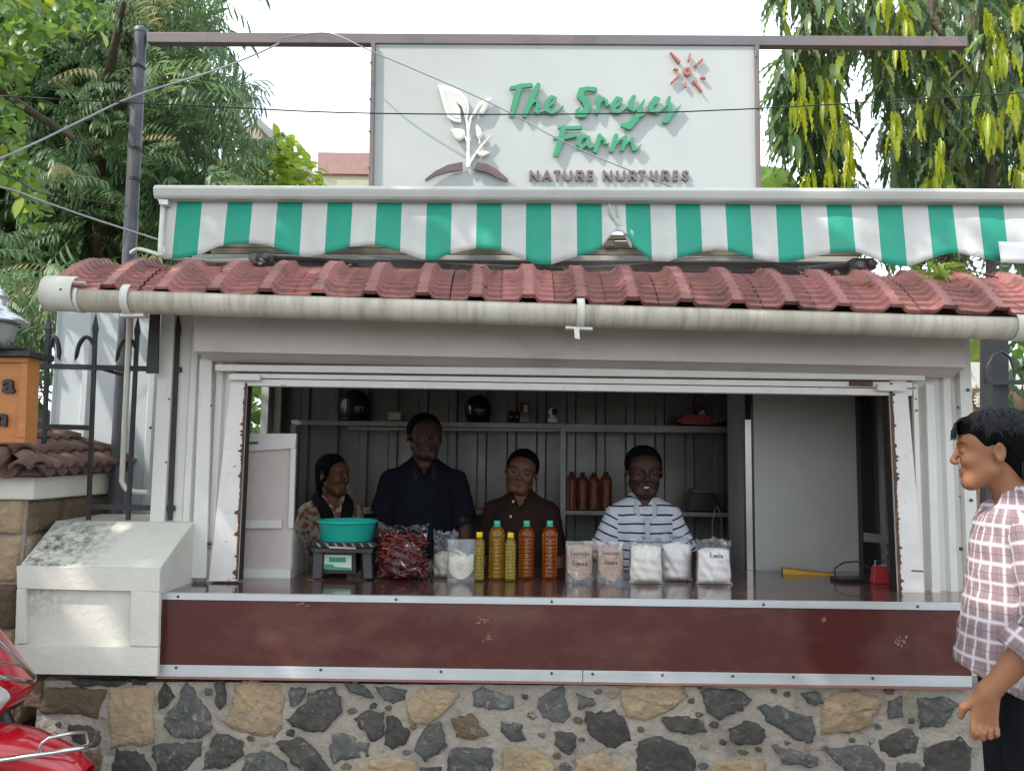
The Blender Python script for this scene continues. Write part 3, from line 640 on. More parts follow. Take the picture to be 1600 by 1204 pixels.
leafp([(480,895),(520,878),(560,885),(577,897),(550,915),(515,928),(490,915)], leafw)
leafp([(68,1105),(150,1040),(250,990),(365,967),(365,1030),(250,1045),(150,1075),(75,1117)], moundm, gap=.014, rim=False)
leafp([(480,970),(560,985),(640,1030),(720,1100),(720,1120),(640,1090),(550,1045),(455,1027)], moundm, gap=.014, rim=False)

# ------------------------------------------------------------------ people
def skin_mat():
    m = bpy.data.materials.new('skin'); m.use_nodes = True; nt = m.node_tree; b = nt.nodes['Principled BSDF']
    a = N(nt, 'ShaderNodeVertexColor', layer_name='Col'); nt.links.new(mixc(nt, a.outputs[0], (.75, .7, .7), ramp(nt, noise(nt, 45, 5), .3, .8, (0, 0, 0), (.35,)*3), 'MULTIPLY'), b.inputs['Base Color'])
    b.inputs['Roughness'].default_value = .55; b.inputs['Specular IOR Level'].default_value = .3; b.inputs['Subsurface Weight'].default_value = .06; b.inputs['Subsurface Radius'].default_value = (.012, .005, .003)
    bp = N(nt, 'ShaderNodeBump'); bp.inputs['Strength'].default_value = .12; bp.inputs['Distance'].default_value = .002; nt.links.new(noise(nt, 400, 3), bp.inputs['Height']); nt.links.new(bp.outputs[0], b.inputs['Normal'])
    return m
skinm = skin_mat()
hairm = mat('black_hair', (.004, .004, .005), .75, col2=(.008, .008, .009), nscale=90, amt=1, bump=.9, bscale=220, spec=.08)
scleram = mat('eye_white', (.13, .10, .09), .6, spec=.05); irism = mat('iris', (.012, .007, .005), .35, spec=.3)
toothm = mat('teeth', (.50, .46, .41), .3)
def rotm(yaw, pitch=0, roll=0):
    return (Matrix.Rotation(yaw, 3, 'Z') @ Matrix.Rotation(pitch, 3, 'X') @ Matrix.Rotation(roll, 3, 'Y'))
def hand(f, W, d, n, s, curl=.5, sc=1.0, fist=False):
    W = Vector(W); d = Vector(d).normalized(); n = Vector(n).normalized(); s = Vector(s).normalized(); q = sc
    f.cap(W-d*.01, W+d*.03*q, .026*q, .030*q, k=.02, sq=(n, .62))
    for o in (-.024, -.008, .008, .024):
        f.cap(W+d*.02*q+s*o*.6*q, W+d*.085*q+s*o*1.05*q, .016*q, .0125*q, k=.012, sq=(n, .85))
    for j, (o, l) in enumerate(((.027, .072), (.0095, .080), (-.0085, .074), (-.026, .058))):
        p = W+d*.085*q+s*o*q; a = curl*(.6+.12*j)*.8; dirv = d
        for sg_, ln in enumerate((.45, .30, .25)):
            R = Matrix.Rotation(a, 3, s); dirv = (R @ dirv); e = p+dirv*l*ln*q
            f.cap(p, e, (.0100-.0009*sg_)*q, (.0094-.0010*sg_)*q, k=.003); p = e; a = curl*(.95+.1*j)
    tb = W+d*.028*q+s*.028*q-n*.004; t1 = tb+(d*.6+s*.55-n*.25)*.045*q; t2 = t1+(d*.9+s*.1-n*.25)*.032*q
    f.cap(W+d*.012*q+s*.014*q, tb, .016*q, .014*q, k=.012); f.cap(tb, t1, .0135*q, .0115*q, k=.006); f.cap(t1, t2, .0115*q, .0085*q, k=.004)
def person(label, head, Hs, R, yaw, zf, group=None, H=None, wid=1.0, fat=1.0, skin=(.20, .10, .06), lean=(0, 0), arms=None, fres=.0042, smile=False, beard=0, must=0, female=False, group_=None, hairkind='short', hand_fine=None, neckfwd=0, glasses=False, legs=True, hcurl=.45, nboff=(0, 0), ndrop=.112):
    """head: world centre of the head; Hs head scale; R head rotation; yaw body yaw; arms: per side (shoulder, elbow, wrist, hand dir, palm normal) in body frame or None"""
    head = Vector(head); t = thing('person', label, 'person', (head.x+lean[0], head.y+lean[1], zf), group)
    B = Matrix.Rotation(yaw, 3, 'Z'); foot = Vector((head.x+lean[0], head.y+lean[1], 0))
    nb = head + B @ Vector((nboff[0], nboff[1]+.012, 0)) + Vector((0, 0, -ndrop*Hs))
    sc = (nb.z - zf)/1.44
    def L(x, y, z):      # body frame point; leans linearly from feet to neck
        k = z/1.44; base = foot.lerp(Vector((nb.x, nb.y, 0)), min(1, max(0, k))); return base + B @ Vector((x*sc*wid, y*sc, 0)) + Vector((0, 0, zf+z*sc))
    J = {}
    for sd in (-1, 1):
        a = (arms or {}).get(sd) or ((.165, .01, 1.325), (.225, .03, 1.07), (.235, -.06, .84), (0, -.15, -1), (1, 0, 0))
        J[sd] = [L(sd*a[0][0], a[0][1], a[0][2]), L(sd*a[1][0], a[1][1], a[1][2]), L(sd*a[2][0], a[2][1], a[2][2]), (B @ Vector((sd*a[3][0], a[3][1], a[3][2]))).normalized(), (B @ Vector((sd*a[4][0], a[4][1], a[4][2]))).normalized()]
    allp = [p for sd in J for p in J[sd][:3]] + [head, L(0, -.17, 1), L(0, .15, 1), L(-.16, 0, 1), L(.16, 0, 1)]
    hr = .14*Hs; hands = [J[sd][2]+J[sd][3]*.08 for sd in J]
    def ax(i, lo, hi, extra):
        bands = [(head[i]-hr*(.85 if i < 2 else 1.0), head[i]+hr*(.95 if i < 2 else 1.0), fres)]
        bands += [(h[i]-.11, h[i]+.11, hand_fine or .007) for h in hands]
        return axis(lo, hi, .011, bands)
    xs = ax(0, min(p.x for p in allp)-.13, max(p.x for p in allp)+.13, 0); ys = ax(1, min(p.y for p in allp)-.15, max(p.y for p in allp)+.15, 0); zs = ax(2, zf-.01, head.z+.17, 0)
    f = Field(xs, ys, zs); fw = B @ Vector((0, -1, 0)); q = sc
    # trunk and legs
    f.cap(L(0, 0, 1.0), L(0, 0, 1.26), .135*q*wid*fat, .150*q*wid, k=.05, sq=(fw, .68)); f.cap(L(-.10, .01, 1.31), L(.10, .01, 1.31), .05*q, k=.06)
    for sd in (-1, 1): f.cap(L(sd*.02, .022, 1.40), L(sd*.12, .015, 1.325), .038*q, .036*q, k=.03)
    f.cap(L(-.05, 0, .92), L(.05, 0, .92), .12*q*wid, k=.05, sq=(fw, .8))
    for sd in (-1, 1):
        f.cap(L(sd*.09, 0, .88), L(sd*.10, -.01, .47), .082*q, .055*q, k=.03); f.cap(L(sd*.10, -.01, .47), L(sd*.10, .02, .09), .052*q, .036*q, k=.02)
        f.cap(L(sd*.10, .03, .035), L(sd*.11, -.15, .03), .036*q, .03*q, k=.02)
        S_, E, W, hd, pn = J[sd]
        f.cap(S_, E, .047*q*fat, .041*q, k=.03); f.cap(E, E.lerp(W, .35), .042*q, .041*q, k=.015); f.cap(E.lerp(W, .35), W, .041*q, .026*q, k=.015)
        side = hd.cross(pn)*-1; 
        # thumb side points towards the front of the body
        if side.dot(fw) < 0: side = -side
        hand(f, W, hd, pn, side, curl=hcurl, sc=1.0*q)
    neckb = L(0, .02, 1.40); hb = head + R @ Vector((0, .022, -.045))*Hs
    f.cap(neckb, hb, .060*Hs*(.88 if female else 1.0), .052*Hs*(.88 if female else 1.0), k=.03)
    # head
    Rl = [[R[i][j] for j in range(3)] for i in range(3)]
    HX = 1.11
    hp = lambda x, y, z: head + R @ Vector((x*HX, y, z))*Hs
    E = lambda c, r, k=.012, op='u': f.ell(hp(*c), [r[0]*HX*Hs, r[1]*Hs, r[2]*Hs], Rl, k*Hs, op)
    C = lambda a, b, ra, rb, k=.01, op='u': f.cap(hp(*a), hp(*b), ra*Hs, rb*Hs, k*Hs, op)
    E((0, .018, .032), (.073, .092, .083)); E((0, -.030, -.028), (.060, .054, .078), .03); E((0, -.045, .035), (.058, .045, .045), .03)
    C((-.022, -.060, -.094), (.022, -.060, -.094), .020, .020, .025)
    for sd in (-1, 1):
        C((sd*.050, -.004, -.055), (sd*.026, -.055, -.092), .017, .017, .03); E((sd*.036, -.062, -.026), (.022, .020, .020), .02)
        C((sd*.012, -.083, .022), (sd*.040, -.070, .022), .0085, .006, .014)
    for sd in (-1, 1): E((sd*.031, -.094, .002), (.017, .014, .010), .010, 's')
    for sd in (-1, 1): E((sd*.031, -.0755, .001), (.0155, .0125, .0125), .004)
    C((0, -.086, .016), (0, -.105, -.026), .0070, .0095, .012); E((0, -.103, -.031), (.0105, .009, .008), .006)
    for sd in (-1, 1): E((sd*.0125, -.098, -.034), (.0075, .0085, .0065), .005)
    zz = -.062
    for sd in (-1, 1):
        lift = .008 if smile else .001; wd = .028 if smile else .022
        C((0, -.0830, zz+.003), (sd*wd, -.074, zz+lift), .0060, .0035, .008); C((0, -.0815, zz-.010 - (.006 if smile else 0)), (sd*wd*.9, -.073, zz-.005+lift*.8), .0068, .0035, .006)
    if smile: E((0, -.088, zz-.004), (.019, .012, .0045), .004, 's')
    else: C((-.02, -.0890, zz-.0035), (.02, -.0890, zz-.0035), .0016, .0016, .003, 's')
    for sd in (-1, 1):
        Ra = R @ Matrix.Rotation(sd*.45, 3, 'Z'); f.ell(hp(sd*.078, .016, -.002), [.0065*Hs, .018*Hs, .031*Hs], [[Ra[i][j] for j in range(3)] for i in range(3)], .006*Hs)
        f.ell(hp(sd*.084, .012, .000), [.006*Hs, .009*Hs, .018*Hs], [[Ra[i][j] for j in range(3)] for i in range(3)], .004*Hs, 's')
        E((sd*.073, .002, -.004), (.006, .006, .010), .005)
    Ri = np.array(R.transposed()); hc = np.array(head); sk = np.array(skin)
    def color(V):
        q_ = (V-hc) @ Ri.T / Hs; x, y, z = q_.T; x = x/HX; n_ = len(V); c = np.tile(sk, (n_, 1)); near = (np.abs(x) < .1) & (z > -.12) & (z < .14) & (y < .12) & (y > -.13)
        def blend(w_, col): 
            w2 = (np.clip(w_, 0, 1)*near)[:, None]; nonlocal c; c = c*(1-w2)+np.array(col)*w2
        front = y < -.06
        lip = np.exp(-((np.abs(x)/.024)**4+((z-zz+.004)/(.0095 if not smile else .014))**4))*front*(y < -.072); blend(lip*.75, sk*np.array([.80, .62, .62]) if not female else sk*np.array([1.3, .6, .6]))
        for sd in (-1, 1):
            u = (x*sd-.033)/.019; br = np.exp(-(u**4))*np.exp(-(((z-.0225-.003*(1-u*u))/.0045)**2))*front; blend(br*1.3, (.012, .008, .007))
            ey = np.exp(-(((x*sd-.031)/.018)**2+((z-.002)/.012)**2)**2)*front; blend(ey*.45, sk*.45)
        if must: blend(np.exp(-((np.abs(x)/.026)**4+((z+.049+.004*(np.abs(x)/.026)**2)/.0065)**4))*front*must, (.012, .009, .009))
        if beard: blend(beard*np.clip((-.045-z)/.02, 0, 1)*(y < .02)*(~((np.abs(x) < .02)&(z > -.078)))*(z > -.125), (.02, .014, .012))
        blend(.25*np.exp(-((z+.0)/.05)**2)*(y < -.03), sk*1.12)
        return c
    body = link('body', f.mesh('body', skinm, color), t)
    for sd in (-1, 1):
        mb = MB(); c = hp(sd*.031, -.0802, .001); r = .0092*Hs
        mb.ell(c, (r*1.4, r, r*.72), 14, 10, R=R); 
        ic = c + R @ Vector((0, -.0068, 0))*Hs; mb.ell(ic, (.0052*Hs, .003*Hs, .0058*Hs), 10, 6, R=R, mi=1); obj('eye', mb, [scleram, irism], body)
    if smile:
        mb = MB(); mb.grid(8, 1, lambda u, v: hp((u-.5)*.036, -.0830+.010*(2*u-1)**2, zz-.001-.008*v+.003*(2*u-1)**2)); obj('teeth', mb, toothm, body)
    return dict(t=t, L=L, J=J, hp=hp, R=R, Rl=Rl, head=head, Hs=Hs, B=B, fw=fw, sc=sc, body=body, zf=zf, wid=wid, fat=fat, nb=nb)
def hair_short(p, front=.062, side=0, thick=.0, tilt=-.78, extra=None, noise_=.0022):
    h = p['head']; Hs = p['Hs']; g = .16*Hs; st = .0038
    f = Field(axis(h.x-g, h.x+g, st), axis(h.y-g, h.y+g, st), axis(h.z-g*1.1, h.z+g, st)); hp = p['hp']
    f.ell(hp(0, .022, .038), [(.081+thick)*1.11*Hs, (.099+thick)*Hs, (.091+thick)*Hs], p['Rl'], .01)
    if extra: extra(f, hp, Hs, p['Rl'])
    # hairline: local z above a slanted line, cut as a half space
    a = Vector(hp(0, -.08, front)); n_ = p['R'] @ Vector((0, tilt, -1)).normalized()
    f.half(a, n_)
    X = f.xs[:, None, None]; Y = f.ys[None, :, None]; Z = f.zs[None, None, :]
    f.F = f.F + noise_*(np.sin(X*410+2*np.sin(Z*170))*np.sin(Z*330+Y*140)*np.cos(Y*290)) + noise_*.7*np.sin(X*900+Y*700+3*np.sin(Z*300))
    return link('hair', f.mesh('hair', hairm), p['body'])
def cloth_mat(name, fn, rough=.85, bump=.15):
    m = bpy.data.materials.new(name); m.use_nodes = True; nt = m.node_tree; b = nt.nodes['Principled BSDF']; b.inputs['Roughness'].default_value = rough; b.inputs['Specular IOR Level'].default_value = .1
    b.inputs['Sheen Weight'].default_value = 0
    a = N(nt, 'ShaderNodeAttribute', attribute_name='cuv'); nt.links.new(fn(nt, a.outputs['Vector']), b.inputs['Base Color'])
    bp = N(nt, 'ShaderNodeBump'); bp.inputs['Strength'].default_value = bump*2; bp.inputs['Distance'].default_value = .006; nt.links.new(noise(nt, 14, 4, .5, dist=.6), bp.inputs['Height'])
    bp2 = N(nt, 'ShaderNodeBump'); bp2.inputs['Strength'].default_value = .2; bp2.inputs['Distance'].default_value = .001; nt.links.new(noise(nt, 600, 2), bp2.inputs['Height']); nt.links.new(bp.outputs[0], bp2.inputs['Normal']); nt.links.new(bp2.outputs[0], b.inputs['Normal'])
    return m
def plainf(c, c2=None):
    return lambda nt, v: mixc(nt, c, c2 or tuple(x*.7 for x in c), ramp(nt, noise(nt, 7, 4), .35, .7))
def setuv(me, p, sleeves=True):
    n = len(me.vertices); co = np.empty(n*3, np.float32); me.vertices.foreach_get('co', co); co = co.reshape(-1, 3)
    nl = len(me.loops); vi = np.empty(nl, np.int32); me.loops.foreach_get('vertex_index', vi); V = co[vi].reshape(-1, 4, 3); C = V.mean(1)
    Bi = np.array(p['B'].transposed()); base = np.array([p['nb'].x, p['nb'].y, 0])
    best = np.full(len(C), 9.0); cls = np.zeros(len(C), int); out = np.zeros((len(C), 4, 3), np.float32)
    q = (V-base) @ Bi.T; ang = np.arctan2(q[..., 0], -q[..., 1]); 
    ang = np.where(np.abs(ang-ang[:, :1]) > 3, ang-np.sign(ang)*2*np.pi, ang)
    out[..., 0] = ang*.19; out[..., 1] = V[..., 2]; 
    # front and back read as flat panels
    if sleeves:
        for sd in (-1, 1):
            S_, E, W = [np.array(x) for x in p['J'][sd][:3]]
            tor = q.mean(1)[:, 0]*sd
            for (A, B_, off) in ((S_, E, 0), (E, W, np.linalg.norm(E-S_))):
                d = B_-A; L_ = np.linalg.norm(d); d = d/L_; rel = C-A; t = rel@d
                dist = np.linalg.norm(rel-np.clip(t, 0, L_)[:, None]*d, axis=1)
                w_ = (dist < .085*p['fat']) & (tor > (.155*p['sc']*p['wid'])) & (t > -.02) & (dist < best)
                s1 = np.cross(d, [0.3, .9, .1]); s1 /= np.linalg.norm(s1); s2 = np.cross(d, s1); relv = V-A
                a2 = np.arctan2(relv@s1, relv@s2); a2 = np.where(np.abs(a2-a2[:, :1]) > 3, a2-np.sign(a2)*2*np.pi, a2)
                out[w_, :, 0] = a2[w_]*.06 + .4; out[w_, :, 1] = 1.35-(relv@d)[w_]-off; best = np.where(w_, dist, best)
    at = me.attributes.new('cuv', 'FLOAT_VECTOR', 'CORNER'); at.data.foreach_set('vector', out.ravel())
def shirt(p, m, sleeve=.72, hem=.86, ease=.018, name='shirt', open_neck=True, res=.0075, hemtilt=0, wr=.002, flare=0, long=False, belly=0, sl_r=(.075, .066), vdeep=1.325, fwd=0, colm=None, colr=.098, colz=1.375):
    L = p['L']; q = p['sc']; w_ = p['wid']; J = p['J']; fw = p['fw']
    pts = [x for sd in J for x in (J[sd][0], J[sd][1], J[sd][2])] + [L(0, -.2, 1), L(0, .2, 1)]
    f = Field(axis(min(x.x for x in pts)-.13, max(x.x for x in pts)+.13, res), axis(min(x.y for x in pts)-.14, max(x.y for x in pts)+.14, res), axis(L(0, 0, hem-.12).z, L(0, 0, 1.56).z, res))
    fat = p['fat']
    f.cap(L(0, -fwd, .80), L(0, -.005, 1.22), (.150*fat+flare)*q*w_, .163*q*w_, k=.05, sq=(fw, .72)); f.cap(L(0, 0, 1.2), L(0, .0, 1.27), .163*q*w_, .158*q*w_, k=.05, sq=(fw, .70))
    if belly: f.ell(L(0, -.05, 1.02), [.14*q*w_, .11*q, .16*q], None, .06)
    f.cap(L(-.10, .012, 1.315), L(.10, .012, 1.315), .070*q, k=.05); f.cap(L(0, .025, 1.36), L(0, .018, 1.425), .078*q, .070*q, k=.03)
    for sd in (-1, 1): f.cap(L(sd*.03, .022, 1.392), L(sd*.15, .014, 1.325), .056*q, .058*q, k=.03)
    for sd in (-1, 1):
        S_, E, W = J[sd][:3]; g_ = Field(f.xs, f.ys, f.zs)
        if not long: e = S_.lerp(E, sleeve); A0, r0, r1 = S_, sl_r[0]*q*fat, sl_r[1]*q*fat; g_.cap(S_, e, r0*.9, r1, k=.035); d = (E-S_).normalized()
        else: e = E.lerp(W, sleeve); g_.cap(S_, E, sl_r[0]*q*fat*.92, sl_r[1]*q, k=.03); r1 = (sl_r[1]+.006)*q; g_.cap(E, e+(W-E).normalized()*.02, sl_r[1]*q, r1, k=.02); d = (W-E).normalized()
        g_.cap(e-d*.03, e+d*.14, r1-.008, r1-.008, k=.0, op='s')
        f_cut = (f.xs[:, None, None]-e.x)*d.x+(f.ys[None, :, None]-e.y)*d.y+(f.zs[None, None, :]-e.z)*d.z
        g_.F = np.maximum(g_.F, f_cut); h = np.maximum(.022-np.abs(f.F-g_.F), 0)/.022; f.F = np.minimum(f.F, g_.F)-h*h*.022*.25
    f.cap(L(0, .018, 1.40), L(0, .012, 1.60), .066*q, .075*q, k=.006, op='s')
    if open_neck: f.cap(L(0, -.055, 1.45), L(0, -.118, vdeep), .050*q, .004*q, k=.006, op='s')
    X = f.xs[:, None, None]; Y = f.ys[None, :, None]; Z = f.zs[None, None, :]
    f.F = f.F + wr*np.sin(X*34+2.2*np.sin(Z*17+Y*9))*np.sin(Z*41+X*23+1.5*np.sin(Y*30)) + wr*.8*np.sin(Z*70+6*np.sin(X*13)+Y*25)*np.sin(X*21+Y*17)
    if colm:      # collar: a band of the cloth lying proud of the shirt round the neck
        c_ = Field(f.xs, f.ys, f.zs); c_.F = f.F - .0065*q; R_ = Field(f.xs, f.ys, f.zs); R_.cap(L(0, .05, 1.40), L(0, -.055, colz-.02), colr*.80*q, colr*.72*q, k=.01)
        c_.cap(L(0, .022, 1.405), L(0, .018, 1.438), .072*q, .068*q, k=.004); c_.cap(L(0, .018, 1.38), L(0, .012, 1.60), .061*q, .066*q, k=.0, op='s')
        R_.cap(L(0, .022, 1.41), L(0, .018, 1.44), .074*q, .070*q, k=.002)
        c_.F = np.maximum(c_.F, R_.F); c_.cap(L(0, -.060, 1.455), L(0, -.125, vdeep-.03), .050*q, .030*q, k=.004, op='s')
        mc = c_.mesh('collar', colm); setuv(mc, p, False); link('collar', mc, p['t'])
    n_ = Vector((0, 0, -1)) + fw*hemtilt; f.half(L(0, 0, hem), n_)
    me = f.mesh(name, m); setuv(me, p); return link(name, me, p['t'])
def collar(p, m, open_=.55, h=.036, r=(.068, .066), drop=.03, zc=1.415, spread=.028, name='collar'):
    L = p['L']; mb = MB(); n = 26
    def pt(u, v):
        a = open_*.5 + u*(2*math.pi-open_); x = math.sin(a)*r[0]; y = -math.cos(a)*r[1]+.018
        fr = math.cos(a)*.5+.5; zt = zc + .022 - .030*fr
        if v < .5: k = v*2; return L(x*(1+.02*k), y, zt-.03+.03*k)
        k = (v-.5)*2; ex = 1+spread*k/r[0]*(1+.6*fr**6); return L(x*ex, y*1.0+(y-.018)*(ex-1), zt - (h+drop*fr**8)*k + .004*math.sin(k*3.14))
    mb.grid(n, 6, pt); o = obj(name, mb, m, p['t']); s = o.modifiers.new('s', 'SOLIDIFY'); s.thickness = .003; me = o.data
    at = me.attributes.new('cuv', 'FLOAT_VECTOR', 'CORNER'); vi = [me.vertices[l.vertex_index].co for l in me.loops]; at.data.foreach_set('vector', np.array([[v.x*1.0, v.z, 0] for v in vi], np.float32).ravel()); return o
def trousers(p, m, top=.98, loose=.012):
    L = p['L']; q = p['sc']; fw = p['fw']; w_ = p['wid']
    f = Field(axis(L(0, 0, 1).x-.26, L(0, 0, 1).x+.26, .012), axis(L(0, 0, 1).y-.26, L(0, 0, 1).y+.26, .012), axis(p['zf'], L(0, 0, 1.05).z, .012))
    f.cap(L(-.05, 0, .93), L(.05, 0, .93), .125*q*w_, k=.05, sq=(fw, .82))
    for sd in (-1, 1):
        f.cap(L(sd*.09, 0, .88), L(sd*.10, -.01, .47), .096*q, .072*q, k=.03); f.cap(L(sd*.10, -.01, .47), L(sd*.10, .02, .06), .070*q, .062*q, k=.02)
    f.half(L(0, 0, top), (0, 0, 1)); f.half(L(0, 0, .05), (0, 0, -1)); me = f.mesh('trousers', m); setuv(me, p, False); return link('trousers', me, p['t'])
darkt = cloth_mat('dark_trouser_cloth', plainf((.012, .012, .016)))
FZ = .10
# 1: big man in dark shirt
p = person('tall broad man in navy shirt looking aside, standing second from left inside the kiosk', P(664, 683, 4.35), 1.06, rotm(math.radians(24), math.radians(-4), math.radians(4)), math.radians(8), FZ,
           wid=1.0, fat=1.08, nboff=(0,.02), skin=(.055, .024, .017), must=.9, beard=.45, arms={-1: ((.165, .0, 1.325), (.215, .03, 1.08), (.215, -.04, .86), (0, -.1, -1), (1, 0, 0)), 1: ((.165, .0, 1.325), (.215, .03, 1.08), (.21, -.04, .86), (0, -.1, -1), (1, 0, 0))}, group='people behind the counter')
hair_short(p, front=.068)
sm = cloth_mat('navy_cloth', plainf((.008, .009, .015), (.005, .006, .010))); shirt(p, sm, sleeve=.86, belly=1, sl_r=(.066, .072), colm=cloth_mat('collar_cloth', plainf((.026, .015, .026)))); trousers(p, darkt)
# 2: man in brown shirt with glasses
p = person('man in dark brown shirt with white buttons and glasses, head tilted, behind the oil bottles', P(815, 737, 4.42), 1.0, rotm(math.radians(-4), math.radians(3), math.radians(12)), math.radians(-6), FZ,
           skin=(.13, .052, .03), beard=.15, wid=1.02, group='people behind the counter', lean=(-.03, .02))
hair_short(p, front=.070)
bm_ = cloth_mat('brown_cloth', plainf((.030, .016, .012), (.02, .011, .009))); shirt(p, bm_, sleeve=.95, sl_r=(.068, .062), colm=cloth_mat('brown_collar', plainf((.036, .020, .015)))); trousers(p, darkt)
mb = MB()
for (x, y) in ((802, 783), (798, 806.5), (796, 832)):
    mb = MB(); c = P(x, y, p['nb'].y-.118 - (.012 if y > 790 else 0)); mb.ell(c, (.0075, .005, .0075), 10, 6); obj('button', mb, toothm, p['t'])
mb = MB(); hp = p['hp']
for sd in (-1, 1): mb.tube([hp(sd*.033+.021*math.cos(a/16*6.283), -.104, .0+.016*math.sin(a/16*6.283)) for a in range(17)], .0012, 5); mb.tube([hp(sd*.054, -.103, .005), hp(sd*.080, -.0, .008)], .0012, 5)
mb.tube([hp(-.012, -.105, .004), hp(.012, -.105, .004)], .0012, 5); obj('glasses', mb, mat('thin_metal', (.25, .24, .24), .25, .9), p['t'])
# 3: smiling man in striped polo
p = person('smiling man in white polo with thin dark stripes behind the flour bags', P(1006, 737, 4.15), 1.07, rotm(0, math.radians(4), 0), 0, FZ, smile=True,
           skin=(.045, .019, .013), beard=.35, must=.35, wid=.98, group='people behind the counter', lean=(0, .10),
           arms={-1: ((.158, .0, 1.325), (.255, -.02, 1.08), (.235, -.21, .985), (.1, -1, -.12), (0, 0, 1)), 1: ((.158, .0, 1.325), (.255, -.02, 1.08), (.235, -.21, .985), (.1, -1, -.12), (0, 0, 1))})
hair_short(p, front=.072)
def stripef(nt, v):
    s = N(nt, 'ShaderNodeSeparateXYZ'); nt.links.new(v, s.inputs[0])
    w1 = N(nt, 'ShaderNodeMath', operation='MULTIPLY_ADD'); nt.links.new(noise(nt, 5, 2), w1.inputs[0]); w1.inputs[1].default_value = .03; nt.links.new(s.outputs[1], w1.inputs[2])
    m1 = N(nt, 'ShaderNodeMath', operation='MULTIPLY'); nt.links.new(w1.outputs[0], m1.inputs[0]); m1.inputs[1].default_value = 1/.0435
    fr = N(nt, 'ShaderNodeMath', operation='FRACT'); nt.links.new(m1.outputs[0], fr.inputs[0]); lt = N(nt, 'ShaderNodeMath', operation='LESS_THAN'); nt.links.new(fr.outputs[0], lt.inputs[0]); lt.inputs[1].default_value = .19
    return mixc(nt, (.50, .52, .58), (.012, .014, .028), lt.outputs[0])
pm = cloth_mat('striped_polo_cloth', stripef); shirt(p, pm, sleeve=.80, sl_r=(.066, .074), vdeep=1.335, colm=cloth_mat('polo_collar', plainf((.44, .46, .50), (.38, .40, .44)))); trousers(p, darkt)
mb = MB(); L = p['L']; mb.prism([L(-.012, -.128, 1.33), L(.014, -.128, 1.33), L(.014, -.137, 1.20), L(-.012, -.137, 1.20)], (0, -.0025, 0)); o = obj('placket', mb, cloth_mat('placket_cloth', plainf((.42, .43, .48))), p['t'])
# 4: woman
p = person('woman in floral tunic with black scarf facing right, behind the weighing scale', P(521, 742, 4.45), .92, rotm(math.radians(62), math.radians(2), 0), math.radians(28), FZ,
           skin=(.12, .048, .028), female=True, wid=.86, fat=.95, group='people behind the counter', lean=(-.02, .02))
def ex(f, hp, Hs, Rl): f.ell(hp(0, .085, -.03), [.040*Hs, .035*Hs, .045*Hs], Rl, .02); f.cap(hp(0, .10, -.02), hp(0, .10, -.20), .026*Hs, .02*Hs, k=.02); f.ell(hp(0, .03, .0), [.081*Hs, .078*Hs, .085*Hs], Rl, .02)
hair_short(p, front=.066, tilt=-1.25, extra=ex)
def floral(nt, v):
    vo = N(nt, 'ShaderNodeTexVoronoi'); vo.inputs['Scale'].default_value = 30; tc = N(nt, 'ShaderNodeTexCoord'); nt.links.new(tc.outputs['Object'], vo.inputs['Vector'])
    a = mixc(nt, (.24, .08, .06), (.36, .33, .26), ramp(nt, vo.outputs['Distance'], .40, .56)); vo2 = N(nt, 'ShaderNodeTexVoronoi'); vo2.inputs['Scale'].default_value = 60; nt.links.new(tc.outputs['Object'], vo2.inputs['Vector'])
    return mixc(nt, (.18, .20, .10), a, ramp(nt, vo2.outputs['Distance'], .2, .3))
fm = cloth_mat('floral_cloth', floral); shirt(p, fm, sleeve=.98, hem=.55, sl_r=(.066, .064), vdeep=1.27); trousers(p, darkt)
# scarf: two cloth bands over the shoulders meeting in a V
L = p['L']; mb = MB()
for sd in (-1, 1):
    def sc_(u, v, sd=sd):
        a = [(.02, .085, 1.40), (.075, .07, 1.445), (.105, .0, 1.43), (.085, -.09, 1.38), (.045, -.135, 1.28), (.02, -.15, 1.15), (.03, -.15, .95)]
        k = u*(len(a)-1); i = min(int(k), len(a)-2); t_ = k-i; c = [a[i][j]*(1-t_)+a[i+1][j]*t_ for j in range(3)]
        return L(sd*(c[0]+(v-.5)*.085), c[1]*1.08-.004*math.sin(v*14), c[2]+.018*math.sin(v*3.14)-abs(v-.5)*.05)
    mb.grid(20, 6, sc_)
o = obj('scarf', mb, cloth_mat('black_cloth', plainf((.010, .010, .012))), p['t']); o.modifiers.new('s', 'SOLIDIFY').thickness = .006

# 5: young man at the right, seen in profile
yw = math.radians(-103)
hd = P(1549, 707, 2.5)
p = person('young man in pale mauve plaid shirt standing outside the kiosk at right', hd, 1.0, rotm(math.radians(-116), math.radians(-1), math.radians(-2)), yw, .12,
           skin=(.30, .135, .07), wid=1.0, fat=1.05, fres=.0031, hand_fine=.0040, hcurl=1.0, lean=(.075, .02), nboff=(0, .045), ndrop=.118,
           arms={1: ((.165, .0, 1.325), (.225, .0, 1.07), (.21, -.165, .86), (-.02, -.12, -1), (1, -.12, 0)), -1: ((.18, .02, 1.345), (.235, .09, 1.08), (.21, .06, .84), (0, .1, -1), (1, 0, 0))})
yb = p
def ex2(f, hp, Hs, Rl):
    f.ell(hp(0, .045, .045), [.096*Hs, .093*Hs, .086*Hs], Rl, .02); f.ell(hp(0, .085, -.02), [.062*Hs, .050*Hs, .075*Hs], Rl, .03); f.ell(hp(0, -.062, .080), [.062*Hs, .040*Hs, .030*Hs], Rl, .03)
h = hd; g = .17; Hs = 1.0; st = .0035
f = Field(axis(h.x-g, h.x+g, st), axis(h.y-g, h.y+g, st), axis(h.z-g, h.z+g, st)); hp = p['hp']; Rl = p['Rl']
f.ell(hp(0, .018, .046), [.090, .098, .090], Rl, .01); ex2(f, hp, 1.0, Rl)
